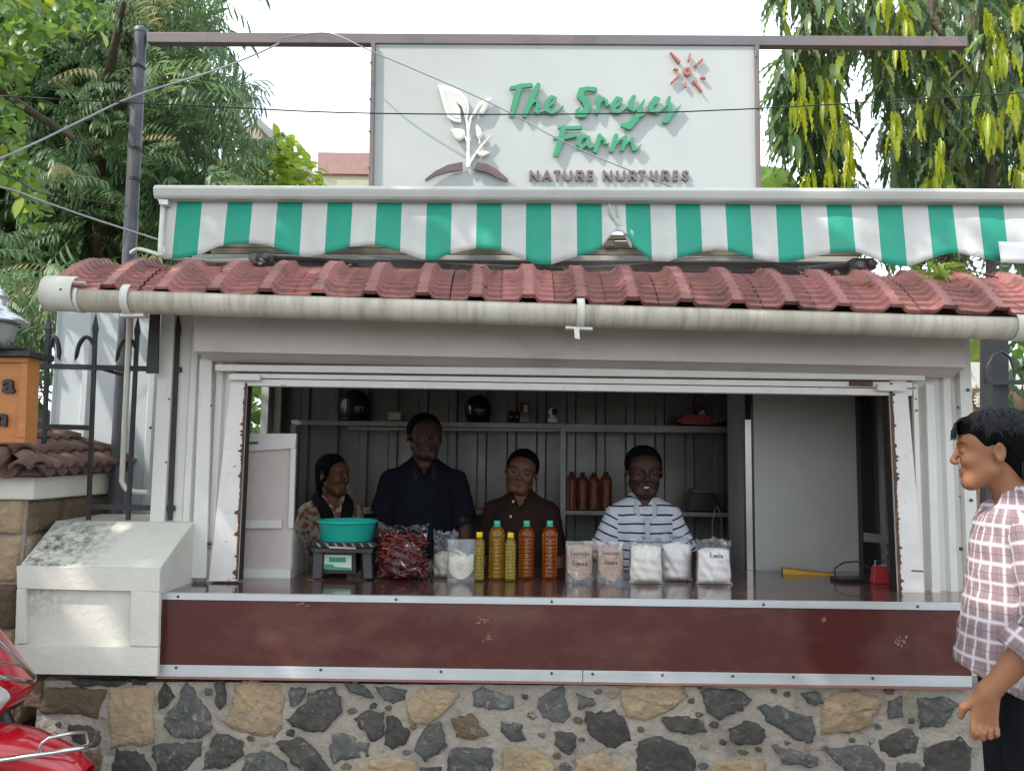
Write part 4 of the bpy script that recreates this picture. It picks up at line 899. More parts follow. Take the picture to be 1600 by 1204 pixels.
f.ell(hp(0, -.085, -.035), [.12, .105, .088], Rl, .008, 's')       # face opening
for sd in (-1, 1): f.ell(hp(sd*.085, .005, -.03), [.030, .045, .058], Rl, .01, 's')   # round the ears
f.half(hp(0, .1, -.105), p['R'] @ Vector((0, .25, -1)))
X = f.xs[:, None, None]; Y = f.ys[None, :, None]; Z = f.zs[None, None, :]
f.F = f.F + .0010*np.sin(X*160+Z*130+2*np.sin(Y*90))
link('hair', f.mesh('hair', hairm), p['body'])
mb = MB(); r_ = random.Random(3)
for i in range(6500):       # hair locks lying along the head from the crown
    az = r_.uniform(0, 6.283); th0 = r_.uniform(.05, 1.25)**1.0; ln = r_.uniform(.18, .42); fwd = math.cos(az)   # az 0 = forehead
    rr = r_.uniform(1.0, 1.045); pts = []; ok = True; sw = r_.uniform(-.25, .25)
    for k in range(5):
        th = th0+ln*k/4; a2 = az+sw*k/4; s_ = math.sin(th); x = math.sin(a2)*s_; y = -math.cos(a2)*s_; z = math.cos(th)
        cx, cy, cz = .088*x, .102*y+.022, .092*z+.046
        if y > .2: cy += .020*y; 
        if y < -.5 and z > -.1: cy -= .010
        pts.append(Vector((cx*rr*(1+.012*k*r_.random()), cy*rr, cz*rr-(.004*k if y < -.3 else 0))))
    e = pts[-1]
    if (e.y < -.02 and e.z < .052) or (abs(e.x) > .05 and e.z < .03 and e.y < .05) or e.z < -.10: continue
    w0 = r_.uniform(.0005, .0012); mb.tube([hp(*q_) for q_ in pts], [w0, w0*1.1, w0, w0*.7, w0*.15], 3, caps=False)
for i in range(1300):        # longer locks over the nape
    x = r_.uniform(-.06, .06); y0 = .105+r_.uniform(-.01, .012)-abs(x)*.35; z0 = r_.uniform(-.045, .05); pts = []
    for k in range(4): pts.append(hp(x*(1+.05*k), y0+.004*k-(.006*k if z0 < 0 else 0)+r_.uniform(-.002, .002), z0-.017*k))
    w0 = r_.uniform(.0006, .0013); mb.tube(pts, [w0, w0, w0*.8, w0*.2], 3, caps=False)
for i in range(300):        # fringe ends sticking out over the forehead
    x = r_.uniform(-.06, .06); pts = [hp(x, -.082, .098), hp(x*1.02, -.097, .088), hp(x*1.03, -.103+r_.uniform(-.004, .006), .070), hp(x*1.03, -.100+r_.uniform(-.010, .008), .048+r_.uniform(-.010, .012))]
    mb.tube(pts, [.0010, .0012, .0010, .0003], 3, caps=False)
for i in range(420):       # loose hairs standing off the outline
    az = r_.uniform(0, 6.283); th = r_.uniform(.1, 1.35); s_ = math.sin(th); x = math.sin(az)*s_; y = -math.cos(az)*s_; z = math.cos(th)
    if y < -.5 and z < .35: continue
    a_ = Vector((.098*x, .102*y+.022, .092*z+.046)); n2 = Vector((x, y+r_.gauss(0, .5), z*.5+r_.gauss(0, .4))).normalized(); l_ = r_.uniform(.008, .024)
    mb.tube([hp(*a_), hp(*(a_+n2*l_*.5)), hp(*(a_+n2*l_+Vector((0, .004, -.006))))], [.0006, .0005, .0002], 3, caps=False)
hl = obj('hair_locks', mb, mat('glossy_hair', (.006, .006, .008), .34, col2=(.016, .016, .020), nscale=120, amt=1, spec=.55), p['body'])
def plaid(nt, v):
    s = N(nt, 'ShaderNodeSeparateXYZ'); nt.links.new(v, s.inputs[0])
    def band(sock, period, off, w_, soft=.03):
        m1 = N(nt, 'ShaderNodeMath', operation='MULTIPLY_ADD'); nt.links.new(sock, m1.inputs[0]); m1.inputs[1].default_value = 1/period; m1.inputs[2].default_value = off+40
        fr = N(nt, 'ShaderNodeMath', operation='FRACT'); nt.links.new(m1.outputs[0], fr.inputs[0])
        sb = N(nt, 'ShaderNodeMath', operation='SUBTRACT'); nt.links.new(fr.outputs[0], sb.inputs[0]); sb.inputs[1].default_value = .5
        ab = N(nt, 'ShaderNodeMath', operation='ABSOLUTE'); nt.links.new(sb.outputs[0], ab.inputs[0])
        mr = N(nt, 'ShaderNodeMapRange'); nt.links.new(ab.outputs[0], mr.inputs[0]); mr.inputs[1].default_value = w_; mr.inputs[2].default_value = w_+soft; mr.inputs[3].default_value = 1; mr.inputs[4].default_value = 0; return mr.outputs[0]
    c = mixc(nt, (.29, .21, .225), (.245, .175, .19), ramp(nt, noise(nt, 30, 3), .4, .6))
    for sk_ in (s.outputs[0], s.outputs[1]):
        f1 = band(sk_, .056, 0, .10); mm = N(nt, 'ShaderNodeMath', operation='MULTIPLY'); nt.links.new(f1, mm.inputs[0]); mm.inputs[1].default_value = .62; c = mixc(nt, c, (.58, .51, .55), mm.outputs[0])
        f2 = band(sk_, .056, .0, .022, .015); c = mixc(nt, c, (.66, .63, .67), f2)
        f3 = band(sk_, .056, .5, .012, .015); mm = N(nt, 'ShaderNodeMath', operation='MULTIPLY'); nt.links.new(f3, mm.inputs[0]); mm.inputs[1].default_value = .7; c = mixc(nt, c, (.12, .09, .10), mm.outputs[0])
    return c
pl = cloth_mat('plaid_cloth', plaid, bump=.25)
shirt(p, pl, long=True, sleeve=.40, hem=.81, hemtilt=.50, flare=.02, fwd=.075, res=.0065, wr=.0035, sl_r=(.072, .064), colm=pl, colr=.105, vdeep=1.35)
# rolled cuff
E, W = p['J'][1][1], p['J'][1][2]; d = (W-E).normalized(); c = E.lerp(W, .40); X_ = d.orthogonal().normalized(); Y_ = d.cross(X_); mb = MB()
mb.lathe(c-d*.055, [(.066, 0), (.071, .003), (.073, .03), (.072, .066), (.067, .070), (.062, .066), (.060, .03)], 30, ax=(X_, Y_, d))
o = obj('cuff', mb, pl, p['t']); me = o.data; at = me.attributes.new('cuv', 'FLOAT_VECTOR', 'CORNER')
at.data.foreach_set('vector', np.array([[math.atan2((v-c).dot(Y_), (v-c).dot(X_) if True else 0)*.066, .45-(v-c).dot(d), 0] for v in [me.vertices[l.vertex_index].co for l in me.loops]], np.float32).ravel())
trousers(p, darkt, top=.96)
# shoes
for sd in (-1, 1):
    mb = MB(); L = p['L']; mb.tube([L(sd*.10, .06, .045), L(sd*.10, .0, .055), L(sd*.11, -.10, .04), L(sd*.11, -.18, .03)], [.04, .045, .042, .025], 10); obj('shoe', mb, M['black'], p['t'])
# ------------------------------------------------------------------ rubble stone wall under the counter
rw = thing('stone_wall', 'low rubble wall of grey and buff stones in mortar under the kiosk counter', 'wall', (0, 3.4, 0))
mortar = mat('mortar', (.38, .33, .275), .9, col2=(.26, .225, .19), nscale=5, amt=1, dirt=(.14, .13, .115), dscale=9, dpos=(.52, .78), bump=2.4, bscale=26)
sd_ = mat('grey_stone', (.070, .070, .066), .8, col2=(.135, .132, .12), nscale=9, amt=1, dirt=(.26, .25, .22), dscale=30, dpos=(.55, .68), bump=1.6, bscale=55, rand=.25)
sk_ = mat('dark_stone', (.045, .040, .036), .85, col2=(.09, .08, .072), nscale=10, amt=1, dirt=(.22, .21, .19), dscale=36, dpos=(.58, .70), bump=1.6, bscale=50, rand=.25)
sb_ = mat('buff_stone', (.38, .28, .17), .9, col2=(.27, .19, .12), nscale=8, amt=1, dirt=(.44, .34, .24), dscale=22, dpos=(.5, .75), bump=2.0, bscale=38, rand=.1)
sr_ = mat('brown_stone', (.17, .115, .07), .9, col2=(.10, .07, .045), nscale=9, amt=1, dirt=(.30, .24, .17), dscale=18, dpos=(.58, .8), bump=2.2, bscale=34, rand=.15)
YR = 3.222
wt = P(800, 1064, YR).z
mb = MB(); a = P(60, 1063, YR); b = P(1800, 1078, YR)
nx_, nz_ = 150, 26
def wallpt(u, v):
    x = a.x + (b.x-a.x)*u; z = (a.z+(b.z-a.z)*u)*(v) - .02*(1-v)
    return Vector((x, YR + .008*math.sin(x*9+z*7)*math.sin(z*13-x*3) + rnd.uniform(-.003, .003), z))
mb.grid(nx_, nz_, wallpt); obj('mortar_face', mb, mortar, rw)
mb = MB(); mb.box(a.x, YR+.014, -.02, b.x, 3.62, min(a.z, b.z)-.004); obj('wall_core', mb, mortar, rw)
Z1_ = lambda x, y: (200+x/2.667, 1020+y/2.667)
Z2_ = lambda x, y: (800+x/2, 1020+y/2)
Z0_ = lambda x, y: (x/3.81, 1050+y/3.81)
ST = [(Z1_, 'k', [(155,125),(180,150),(190,180),(165,215),(135,225),(127,190),(140,150)]), (Z1_, 'd', [(240,135),(270,155),(295,200),(335,250),(342,310),(290,345),(200,340),(160,300),(170,250),(215,210),(225,165)]),
 (Z1_, 'k', [(365,125),(400,115),(408,160),(410,210),(385,230),(365,205),(372,165)]), (Z1_, 'b', [(455,140),(520,120),(620,140),(640,180),(635,290),(610,335),(500,325),(430,300),(405,280),(445,220)]),
 (Z1_, 'd', [(680,150),(740,148),(735,185),(700,215),(677,215)]), (Z1_, 'k', [(850,150),(875,190),(885,240),(860,270),(830,310),(780,318),(700,300),(665,275),(720,235),(760,180)]),
 (Z1_, 'd', [(905,120),(950,118),(1000,155),(1018,180),(985,175),(930,160)]), (Z1_, 'd', [(1040,140),(1090,135),(1160,150),(1150,185),(1100,203),(1060,180)]),
 (Z1_, 'b', [(1170,200),(1210,150),(1300,150),(1375,165),(1320,240),(1250,290),(1180,280),(1165,240)]), (Z1_, 'd', [(1440,160),(1480,145),(1530,165),(1595,180),(1600,225),(1540,232),(1450,215)]),
 (Z1_, 'k', [(945,270),(985,245),(1060,250),(1070,330),(1010,365),(990,320)]), (Z1_, 'k', [(1080,260),(1110,270),(1170,330),(1160,365),(1105,398),(1075,370)]), (Z1_, 'd', [(1290,290),(1320,345),(1320,390),(1240,442),(1200,405),(1215,350),(1250,310)]),
 (Z1_, 'r', [(1430,250),(1495,340),(1440,355),(1375,340),(1358,280)]), (Z1_, 'd', [(855,335),(900,340),(1005,375),(1000,420),(930,430),(860,450),(848,390)]), (Z1_, 'k', [(630,375),(715,350),(770,390),(845,491),(740,500),(680,440)]),
 (Z1_, 'k', [(370,345),(400,343),(480,370),(470,420),(420,470),(320,480),(340,400)]), (Z1_, 'd', [(115,390),(200,380),(300,370),(300,420),(250,480),(130,490),(112,430)]), (Z1_, 'd', [(500,430),(560,410),(640,450),(660,520),(600,560),(480,540)]),
 (Z1_, 'd', [(1345,405),(1510,402),(1512,520),(1335,525)]), (Z1_, 'b', [(960,460),(1120,430),(1200,460),(1200,530),(950,530)]), (Z1_, 'd', [(1550,285),(1640,290),(1650,350),(1600,365),(1560,320)]), (Z1_, 'k', [(-45,400),(60,430),(95,480),(60,540),(-40,540)]),
 (Z1_, 'k', [(1220,475),(1300,470),(1310,530),(1225,530)]), (Z1_, 'b', [(1570,400),(1650,410),(1660,520),(1560,520)]), (Z2_, 'd', [(95,130),(155,108),(165,150),(178,190),(160,215),(100,200),(80,165)]), (Z2_, 'd', [(205,130),(250,140),(258,155),(210,175)]),
 (Z2_, 'b', [(340,110),(520,100),(540,130),(500,170),(420,205),(360,190)]), (Z2_, 'd', [(585,105),(700,118),(745,140),(715,175),(650,200),(615,175)]), (Z2_, 'k', [(240,190),(320,183),(360,225),(365,265),(310,292),(250,260),(233,215)]),
 (Z2_, 'k', [(470,200),(530,195),(595,215),(600,240),(550,250),(490,235)]), (Z2_, 'k', [(140,245),(195,252),(200,290),(175,318),(135,285)]), (Z2_, 'k', [(400,275),(450,262),(540,300),(565,340),(560,400),(390,400),(390,320)]),
 (Z2_, 'k', [(685,235),(740,210),(785,235),(785,270),(740,282),(690,275)]), (Z2_, 'd', [(770,165),(830,165),(930,200),(942,240),(930,275),(860,255),(805,215)]), (Z2_, 'd', [(905,130),(960,122),(968,150),(930,160)]),
 (Z2_, 'b', [(975,140),(1060,120),(1150,150),(1110,220),(1050,245),(972,245)]), (Z2_, 'd', [(1175,150),(1215,135),(1218,190),(1175,200)]), (Z2_, 'd', [(1265,140),(1360,140),(1390,160),(1340,220),(1280,225)]), (Z2_, 'k', [(1150,270),(1240,237),(1268,265),(1255,305),(1190,320),(1155,300)]),
 (Z2_, 'd', [(985,300),(1120,292),(1160,345),(1150,380),(1060,380)]), (Z2_, 'd', [(815,285),(900,310),(950,325),(945,350),(850,340)]), (Z2_, 'b', [(635,335),(780,335),(785,400),(630,400)]), (Z2_, 'b', [(-10,300),(80,305),(130,350),(120,400),(-20,400)]),
 (Z2_, 'b', [(205,330),(280,310),(345,345),(350,400),(210,400)]), (Z2_, 'k', [(1285,295),(1400,270),(1425,300),(1425,400),(1290,400)]), (Z2_, 'd', [(1205,340),(1270,345),(1270,400),(1195,400)]), (Z2_, 'd', [(1480,200),(1560,190),(1600,250),(1560,300),(1490,290)]),
 (Z2_, 'k', [(30,125),(50,128),(45,142),(32,138)]), (Z0_, 'r', [(270,110),(420,90),(625,110),(600,180),(575,260),(450,240),(260,240),(255,180)]), (Z0_, 'b', [(665,95),(860,85),(908,120),(912,400),(670,435),(655,200)]),
 (Z0_, 'k', [(415,310),(520,320),(590,345),(605,410),(545,450),(440,400)]), (Z0_, 'k', [(660,600),(690,520),(760,465),(850,490),(895,560),(890,640)]), (Z0_, 'k', [(440,30),(640,40),(760,45),(740,72),(450,68)]), (Z0_, 'r', [(150,60),(250,50),(250,210),(155,200)]), (Z0_, 'r', [(500,480),(600,450),(610,560),(520,600)]), (Z0_, 'k', [(790,40),(890,45),(880,70),(800,70)])]
sm_ = {'d': sd_, 'k': sk_, 'b': sb_, 'r': sr_}
def stone(poly, m, parent, Y, proud=.014, plane=None, name='stone'):
    pts = [plane(x, y) for x, y in poly] if plane else [P(x, y, Y) for x, y in poly]
    out = []; base_ = []; side_ = (Vector((0, 1, 0)) if plane and abs(plane.n.x) > .5 else Vector((1, 0, 0)))
    for i, p in enumerate(pts):
        q = pts[(i+1) % len(pts)]; n = max(1, min(6, int((q-p).length/.014))); am = min(.0065, (q-p).length*.12) if not plane else .003
        for k in range(n): base_.append(p.lerp(q, k/n)); out.append(p.lerp(q, k/n) + side_*(rnd.uniform(-1, 1)*am) + Vector((0, 0, rnd.uniform(-1, 1)*am)))
    c = sum(out, Vector())/len(out)
    if not plane: out = [c+(p-c)*1.10 for p in out]; base_ = [c+(p-c)*1.10 for p in base_]
    n = len(out); pd = proud*rnd.uniform(.7, 1.2); mb = MB(); f = Vector((0, -1, 0)) if not plane else plane.n
    r0 = [p + f*(-.012) for p in out]; r1 = [c+(p-c)*.985 + f*pd*.55 for p in out]; r2 = [c+(p-c)*.82+f*(pd+.0035*math.sin(p.x*71+p.z*53)) for p in base_]; r3 = [c+(p-c)*.42+f*(pd*1.05+.005*math.sin(p.x*45+p.z*61)) for p in base_]; vs = r0+r1+r2+r3+[c+f*pd*1.1]
    ar = sum(((out[i]-c).cross(out[(i+1) % n]-c) for i in range(n)), Vector()); flip = ar.dot(f) < 0; fs = []
    for k in range(3):
        for i in range(n): j = (i+1) % n; fs.append((k*n+i, k*n+j, (k+1)*n+j, (k+1)*n+i))
    for i in range(n): fs.append((3*n+i, 3*n+(i+1) % n, 4*n))
    if flip: fs = [tuple(reversed(q)) for q in fs]
    mb.add(vs, fs, True); return obj(name, mb, m, parent)
for cv, k, poly in ST: stone([cv(x, y) for x, y in poly], sm_[k], rw, YR)
def _in(x, y, poly):
    c = False; n = len(poly)
    for i in range(n):
        x1, y1 = poly[i]; x2, y2 = poly[(i+1) % n]
        if (y1 > y) != (y2 > y) and x < (x2-x1)*(y-y1)/(y2-y1)+x1: c = not c
    return c
polys_ = [[cv(x, y) for x, y in poly] for cv, k, poly in ST]; nf = 0; tries = 0
while nf < 46 and tries < 3000:       # small filler stones in the wide joints
    tries += 1; cx, cy = rnd.uniform(70, 1440), rnd.uniform(1078, 1200); r_ = rnd.uniform(5, 11)
    if any(_in(cx+r_*1.9*math.cos(a_), cy+r_*1.7*math.sin(a_), q) for q in polys_ for a_ in (0, .8, 1.57, 2.4, 3.14, 3.9, 4.7, 5.5)) or any(math.hypot(cx-sum(p[0] for p in q)/len(q), cy-sum(p[1] for p in q)/len(q)) < 20 for q in polys_): continue
    pl2 = [(cx+math.cos(6.283*j/6)*r_*rnd.uniform(.7, 1.3), cy+math.sin(6.283*j/6)*r_*rnd.uniform(.5, .95)) for j in range(6)]
    stone(pl2, rnd.choice([sd_, sk_, sd_, sb_, sr_]), rw, YR, .007); polys_.append(pl2); nf += 1
for row in range(3):           # stones lower on the wall
    x = 90+row*30
    while x < 1560:
        w_ = rnd.uniform(55, 110); cy = 1262+row*72; h_ = rnd.uniform(22, 32); poly = []
        for j in range(8): a_ = 6.283*j/8; poly.append((x+w_*.45+math.cos(a_)*w_*.42*rnd.uniform(.8, 1.05), cy+math.sin(a_)*h_*rnd.uniform(.8, 1.1)))
        stone(poly, rnd.choice([sd_, sk_, sk_, sb_, sr_]), rw, YR); x += w_+rnd.uniform(8, 22)

# ------------------------------------------------------------------ white plaster pier with sunken panel
pier = thing('plaster_pier', 'white plaster pier with sunken panel and mossy sloping top, left of the counter', 'pier', P(140, 1040, 3.4))
plm = mat('white_plaster', (.62, .60, .535), .8, col2=(.53, .51, .455), nscale=3, amt=1, dirt=(.40, .37, .31), dscale=5, dpos=(.62, .85), bump=.35, bscale=40)
# mossy staining on the sloping top: wear with its own shape
def mossm():
    m = plm.copy(); m.name = 'mossy_plaster'; nt = m.node_tree; b = nt.nodes['Principled BSDF']; src = b.inputs['Base Color'].links[0].from_socket
    tc = N(nt, 'ShaderNodeTexCoord'); mp = N(nt, 'ShaderNodeMapping'); nt.links.new(tc.outputs['Object'], mp.inputs[0]); c = P(85, 855, 3.25); mp.inputs['Location'].default_value = (-c.x*3.8, -c.y*1.3, -c.z*3.0); mp.inputs['Scale'].default_value = (3.8, 1.3, 3.0)
    g = N(nt, 'ShaderNodeTexGradient', gradient_type='SPHERICAL'); nt.links.new(mp.outputs[0], g.inputs[0])
    mu = N(nt, 'ShaderNodeMath', operation='MULTIPLY'); nt.links.new(ramp(nt, g.outputs[1], .08, .8), mu.inputs[0]); nt.links.new(ramp(nt, noise(nt, 26, 7, .75), .42, .62), mu.inputs[1])
    nt.links.new(mixc(nt, src, (.07, .08, .06), mu.outputs[0]), b.inputs['Base Color']); return m
mos = mossm()
pf = 3.172; z_t = P(140, 884, pf).z; z_b = P(140, 1052, pf).z; xl_, xr_ = P(25, 960, pf).x, P(247, 960, pf).x
zback = P(140, 814, 3.47).z
mb = MB(); pr = [(pf, z_b), (pf, z_t), (3.47, zback), (3.86, zback+.005), (3.86, z_b)]
n = len(pr); vs = []
for (x, dx) in ((xl_, -.04), (xr_, -.0)):
    for i, (y, z) in enumerate(pr): vs.append((x + (dx if i in (2, 3) else 0), y, z))
mb.add(vs, [tuple(range(n)), tuple(reversed(range(n, 2*n)))] + [(i, i+n, (i+1) % n+n, (i+1) % n) for i in range(n)]); 
obj('pier_body', mb, mos, pier, .006)
for q in ([(25, 884), (250, 888), (249, 924), (26, 919)], [(24, 1007), (247, 1011), (245, 1056), (22, 1052)], [(26, 919.5), (40, 919.7), (38, 1006), (23, 1006)], [(204, 922), (249, 924.5), (247, 1010.5), (202, 1009.5)]):
    mb = MB(); mb.slab(q, pf-.024, pf-.001); obj('panel_frame', mb, plm, pier, .004)
# ------------------------------------------------------------------ iron railing on the pier
fe = thing('iron_railing', 'black iron railing with spear tips and curled hooks on the white pier', 'railing', P(200, 812, 3.52))
def bar(xb, yb, xt, yt, Y=3.52, w_=.011, name='bar', par=None):
    A, B_ = P(xb, yb, Y), P(xt, yt, Y); mb = MB(); tip = .10 if yt < 520 else 0; d = (B_-A).normalized()
    if tip: mb.tube([A, B_-d*tip, B_-d*tip*.7, B_], [w_, w_, w_*1.35, .001], 4, smooth=False)
    else: mb.tube([A, B_], w_, 4, smooth=False)
    obj(name, mb, M['dark'], par or fe)
def hook(x, y, Y=3.52, s=1, par=None, r=.006):
    pts = []
    for k in range(13):
        a_ = math.radians(0+k*15); pts.append(P(x-14*s+14*s*math.cos(a_) - (0 if k < 12 else 1), y-24*math.sin(a_)*.9 - 0 + (0 if k < 7 else (k-6)*1.6), Y))
    pts.append(P(x-31*s, y+16, Y)); pts.insert(0, P(x+1*s, y+22, Y))
    mb = MB(); mb.tube(pts, [r]*3+[r*1.6]*(len(pts)-5)+[r*1.3, .001], 6, flat=1.0); obj('hook', mb, M['dark'], par or fe)
bar(138, 812, 150, 489); bar(200, 812, 216, 492); bar(266, 812, 279, 491); bar(69, 692, 77, 489)
for (x, y) in ((148, 548), (212, 550), (276, 550)): hook(x, y)
hook(79, 548, s=-.5)
for (x0_, y0_, x1_, y1_) in ((44, 571, 282, 577), (42, 665, 141, 668), (136, 791, 272, 794)):
    mb = MB(); mb.slab([(x0_, y0_-4), (x1_, y1_-4), (x1_, y1_+4), (x0_, y0_+4)], 3.512, 3.528); obj('rail', mb, M['dark'], fe)
mb = MB(); mb.slab([(234, 487), (249, 487), (246, 583), (228, 583)], 3.44, 3.452); obj('flat_strap', mb, M['dark'], fe)
mb = MB(); mb.slab([(140, 573), (150, 572), (192, 583), (190, 588)], 3.55, 3.56); obj('brace', mb, M['dark'], fe)
# PVC drain
dr = MB(); dr.tube([P(203, 487, 3.46), P(191, 735, 3.60), P(190, 752, 3.61), P(197, 764, 3.61), P(211, 768, 3.60), P(232, 769, 3.55)], .0115, 12)
tag(obj('drain_pipe', dr, M['pvc']), 'thin white drain pipe running down beside the dark pole and bending to the kiosk wall', 'pipe')
# white sheet wall behind
shw = thing('sheet_fence', 'pale ribbed metal sheet wall behind the iron railing, left of the kiosk', 'wall', P(160, 640, 4.05))
bl = mat('bluish_sheet', (.52, .55, .57), .4, col2=(.46, .49, .51), nscale=2, amt=1, bump=.08, bscale=4, dirt=(.36, .36, .35), dscale=6, dpos=(.62, .85))
mb = MB(); corr(mb, (XL-.03, 4.06), (P(85, 600, 4.06).x, 4.06), .05, 2.42, rib=.17, w=.05, off=.06, depth=.018, fine=0); obj('sheet', mb, bl, shw)
mb = MB(); x = P(160, 600, 4.09).x; mb.box(x-.02, 4.085, .05, x+.02, 4.12, 2.4); obj('stud', mb, M['dark'], shw)

# ------------------------------------------------------------------ stone gate pillar with small tiled roof
pil = thing('gate_pillar', 'brown stone gate pillar with cream coping and little clay tile roof at far left', 'pillar', (-2.4, 3.7, 0))
px0, px1, py0, py1 = -2.9, P(48, 770, 3.30).x, 3.30, 4.05
zc0 = P(48, 781, 3.30).z; zc1 = P(48, 740, 3.30).z
mb = MB(); mb.box(px0, py0+.03, 0, px1-.03, py1-.03, zc0); obj('pillar_core', mb, mortar, pil)
class PlX:
    n = Vector((1, 0, 0))
    def __call__(s, y, z): return Vector((px1-.03, y, z))
zz_ = .13
for r_i in range(7):
    h_ = .19; x = px1-.035
    if zz_+h_ > zc0+.01: h_ = zc0-zz_
    if h_ < .03: break
    while x > px0+.05:
        w_ = min(rnd.uniform(.2, .34), x-px0); 
        q = [(x-.006, zz_+.006), (x-.006, zz_+h_-.006), (x-w_+.006, zz_+h_-.006), (x-w_+.006, zz_+.006)]
        class PlY:
            n = Vector((0, -1, 0))
            def __call__(s, a_, b_): return Vector((a_, py0+.03, b_))
        stone(q, sr_ if rnd.random() < .7 else sb_, pil, 0, .02, PlY(), 'stone_block'); x -= w_
    y = py0+.035
    while y < py1-.1:
        w_ = min(rnd.uniform(.2, .34), py1-y); q = [(y+.006, zz_+.006), (y+w_-.006, zz_+.006), (y+w_-.006, zz_+h_-.006), (y+.006, zz_+h_-.006)]
        stone(q, sr_ if rnd.random() < .7 else sb_, pil, 0, .02, PlX(), 'stone_block'); y += w_
    zz_ += h_
mb = MB(); mb.box(px0, py0-.0, zc0+.001, px1+.01, py1+.02, zc1); obj('coping', mb, plm, pil, .008)
clay = mat('clay_tile', (.17, .10, .08), .75, col2=(.11, .07, .06), nscale=9, amt=1, dirt=(.24, .17, .14), dscale=13, dpos=(.55, .8), bump=.4, bscale=60, rand=.12)
apex = Vector((px1-.52, 3.66, zc1+.30)); FR = Vector((px1+.07, py0-.08, zc1+.012)); BR = Vector((px1+.05, 4.12, zc1+.03)); FL = Vector((px1-1.1, py0-.08, zc1+.012)); BLc = Vector((px1-1.1, 4.12, zc1+.03))
def half_tile(A, B_, r, up):
    """barrel tile from low end A to high end B"""
    d = (B_-A).normalized(); sdv = d.cross(up).normalized(); u2 = sdv.cross(d); mb = MB(); vs = []; n = 8
    for (p, rr) in ((A, r), (B_, r*.86)):
        for e in (0, .012):
            for k in range(n+1): a_ = math.pi*k/n; vs.append(p + sdv*math.cos(a_)*(rr-e) + u2*(math.sin(a_)*(rr-e)*.8))
    m = n+1; fs = []
    for k in range(n): fs += [(k, k+1, 2*m+k+1, 2*m+k), (m+k+1, m+k, 3*m+k, 3*m+k+1), (k+1, k, m+k, m+k+1), (2*m+k, 2*m+k+1, 3*m+k+1, 3*m+k)]
    fs += [(0, 2*m, 3*m, m), (n, m+n, 3*m+n, 2*m+n)]; mb.add(vs, fs, True); return mb
def slope(E0, E1, ap, cols, rows, r):
    nrm = (E1-E0).cross(ap-E0).normalized(); nrm = nrm if nrm.z > 0 else -nrm; mid = (E0+E1)/2; updir = (ap-(E0+(E1-E0)*((ap-E0).dot(E1-E0)/(E1-E0).length_squared)))
    Lh = updir.length; ud = updir.normalized(); ed = (E1-E0).normalized(); W_ = (E1-E0).length; apx = (ap-E0).dot(ed)
    mb = MB(); mb.add([E0-nrm*.02, E1-nrm*.02, ap-nrm*.02, E0-nrm*.03, E1-nrm*.03, ap-nrm*.03], [(0, 1, 2), (5, 4, 3)]); obj('roof_deck', mb, clay, pil)
    for c in range(cols):
        x = (c+.5)*W_/cols; hmax = Lh*(x/apx if x < apx else (W_-x)/(W_-apx))
        for k in range(rows):
            a0 = k*Lh/rows; a1 = a0+Lh/rows*1.25
            if a0 > hmax-.02: break
            a1 = min(a1, hmax+.02); A = E0+ed*x+ud*(a0-.01)+nrm*(.014); B_ = E0+ed*x+ud*a1+nrm*.0
            obj('clay_tile', half_tile(A, B_, r*rnd.uniform(.95, 1.05), nrm), clay, pil)
            # pan tile between covers
            if c < cols-1:
                A2 = E0+ed*(x+.5*W_/cols)+ud*a0+nrm*.0; B2 = E0+ed*(x+.5*W_/cols)+ud*a1-nrm*.012; obj('clay_tile', half_tile(A2, B2, r*.95, -nrm), clay, pil)
slope(FR, BR, apex, 9, 5, .036); slope(FL, FR, apex, 9, 4, .046)
def hipline(A, B_, n, r=.042):
    for k in range(n):
        p, q = A.lerp(B_, k/n-.02), A.lerp(B_, (k+1.15)/n); obj('ridge_tile', half_tile(p+Vector((0, 0, .022)), q+Vector((0, 0, .008)), r, Vector((0, 0, 1))), clay, pil)
hipline(FR, apex, 5); hipline(BR, apex, 5)

# ------------------------------------------------------------------ lantern and name board
cb = thing('name_board', 'orange wooden name board with black letters under the lantern at the left edge', 'sign', P(-30, 700, 3.02))
ow = mat('orange_wood', (.46, .17, .045), .45, col2=(.38, .13, .035), nscale=4, amt=1, stretch=(1, 1, 5), bump=.15, bscale=30, dirt=(.30, .11, .04), dscale=9, dpos=(.6, .85))
yb_ = 3.02
mb = MB(); mb.slab([(-110, 556), (46, 556), (41, 693), (-110, 693)], yb_, yb_+.07); obj('board', mb, ow, cb, .003)
for q in ([(-104, 558), (44, 558), (43, 566), (-104, 566)], [(-104, 684), (39, 684), (38, 692), (-104, 692)], [(32, 566.5), (43, 566.5), (39, 683.5), (27, 683.5)], [(-110, 566.5), (-100, 566.5), (-100, 683.5), (-110, 683.5)]):
    mb = MB(); mb.slab(q, yb_-.012, yb_-.001); obj('board_frame', mb, ow, cb, .002)
def textobj(s_, size, m, loc, rot, parent, ext=.004, bold=.0, name='lettering', shear=0):
    cu = bpy.data.curves.new('t', 'FONT'); cu.body = s_; cu.size = size; cu.extrude = ext; cu.offset = bold; cu.align_x = 'CENTER'; cu.shear = shear; cu.resolution_u = 3
    tmp = bpy.data.objects.new('t', cu); COL.objects.link(tmp); bpy.context.view_layer.update(); dg = bpy.context.evaluated_depsgraph_get()
    me = bpy.data.meshes.new_from_object(tmp.evaluated_get(dg)); bpy.data.objects.remove(tmp); me.name = name; mt = Matrix.Translation(loc) @ rot.to_4x4(); me.transform(mt); me.materials.clear(); me.materials.append(m); return link(name, me, parent)
FACE = Matrix.Rotation(math.radians(90), 3, 'X')
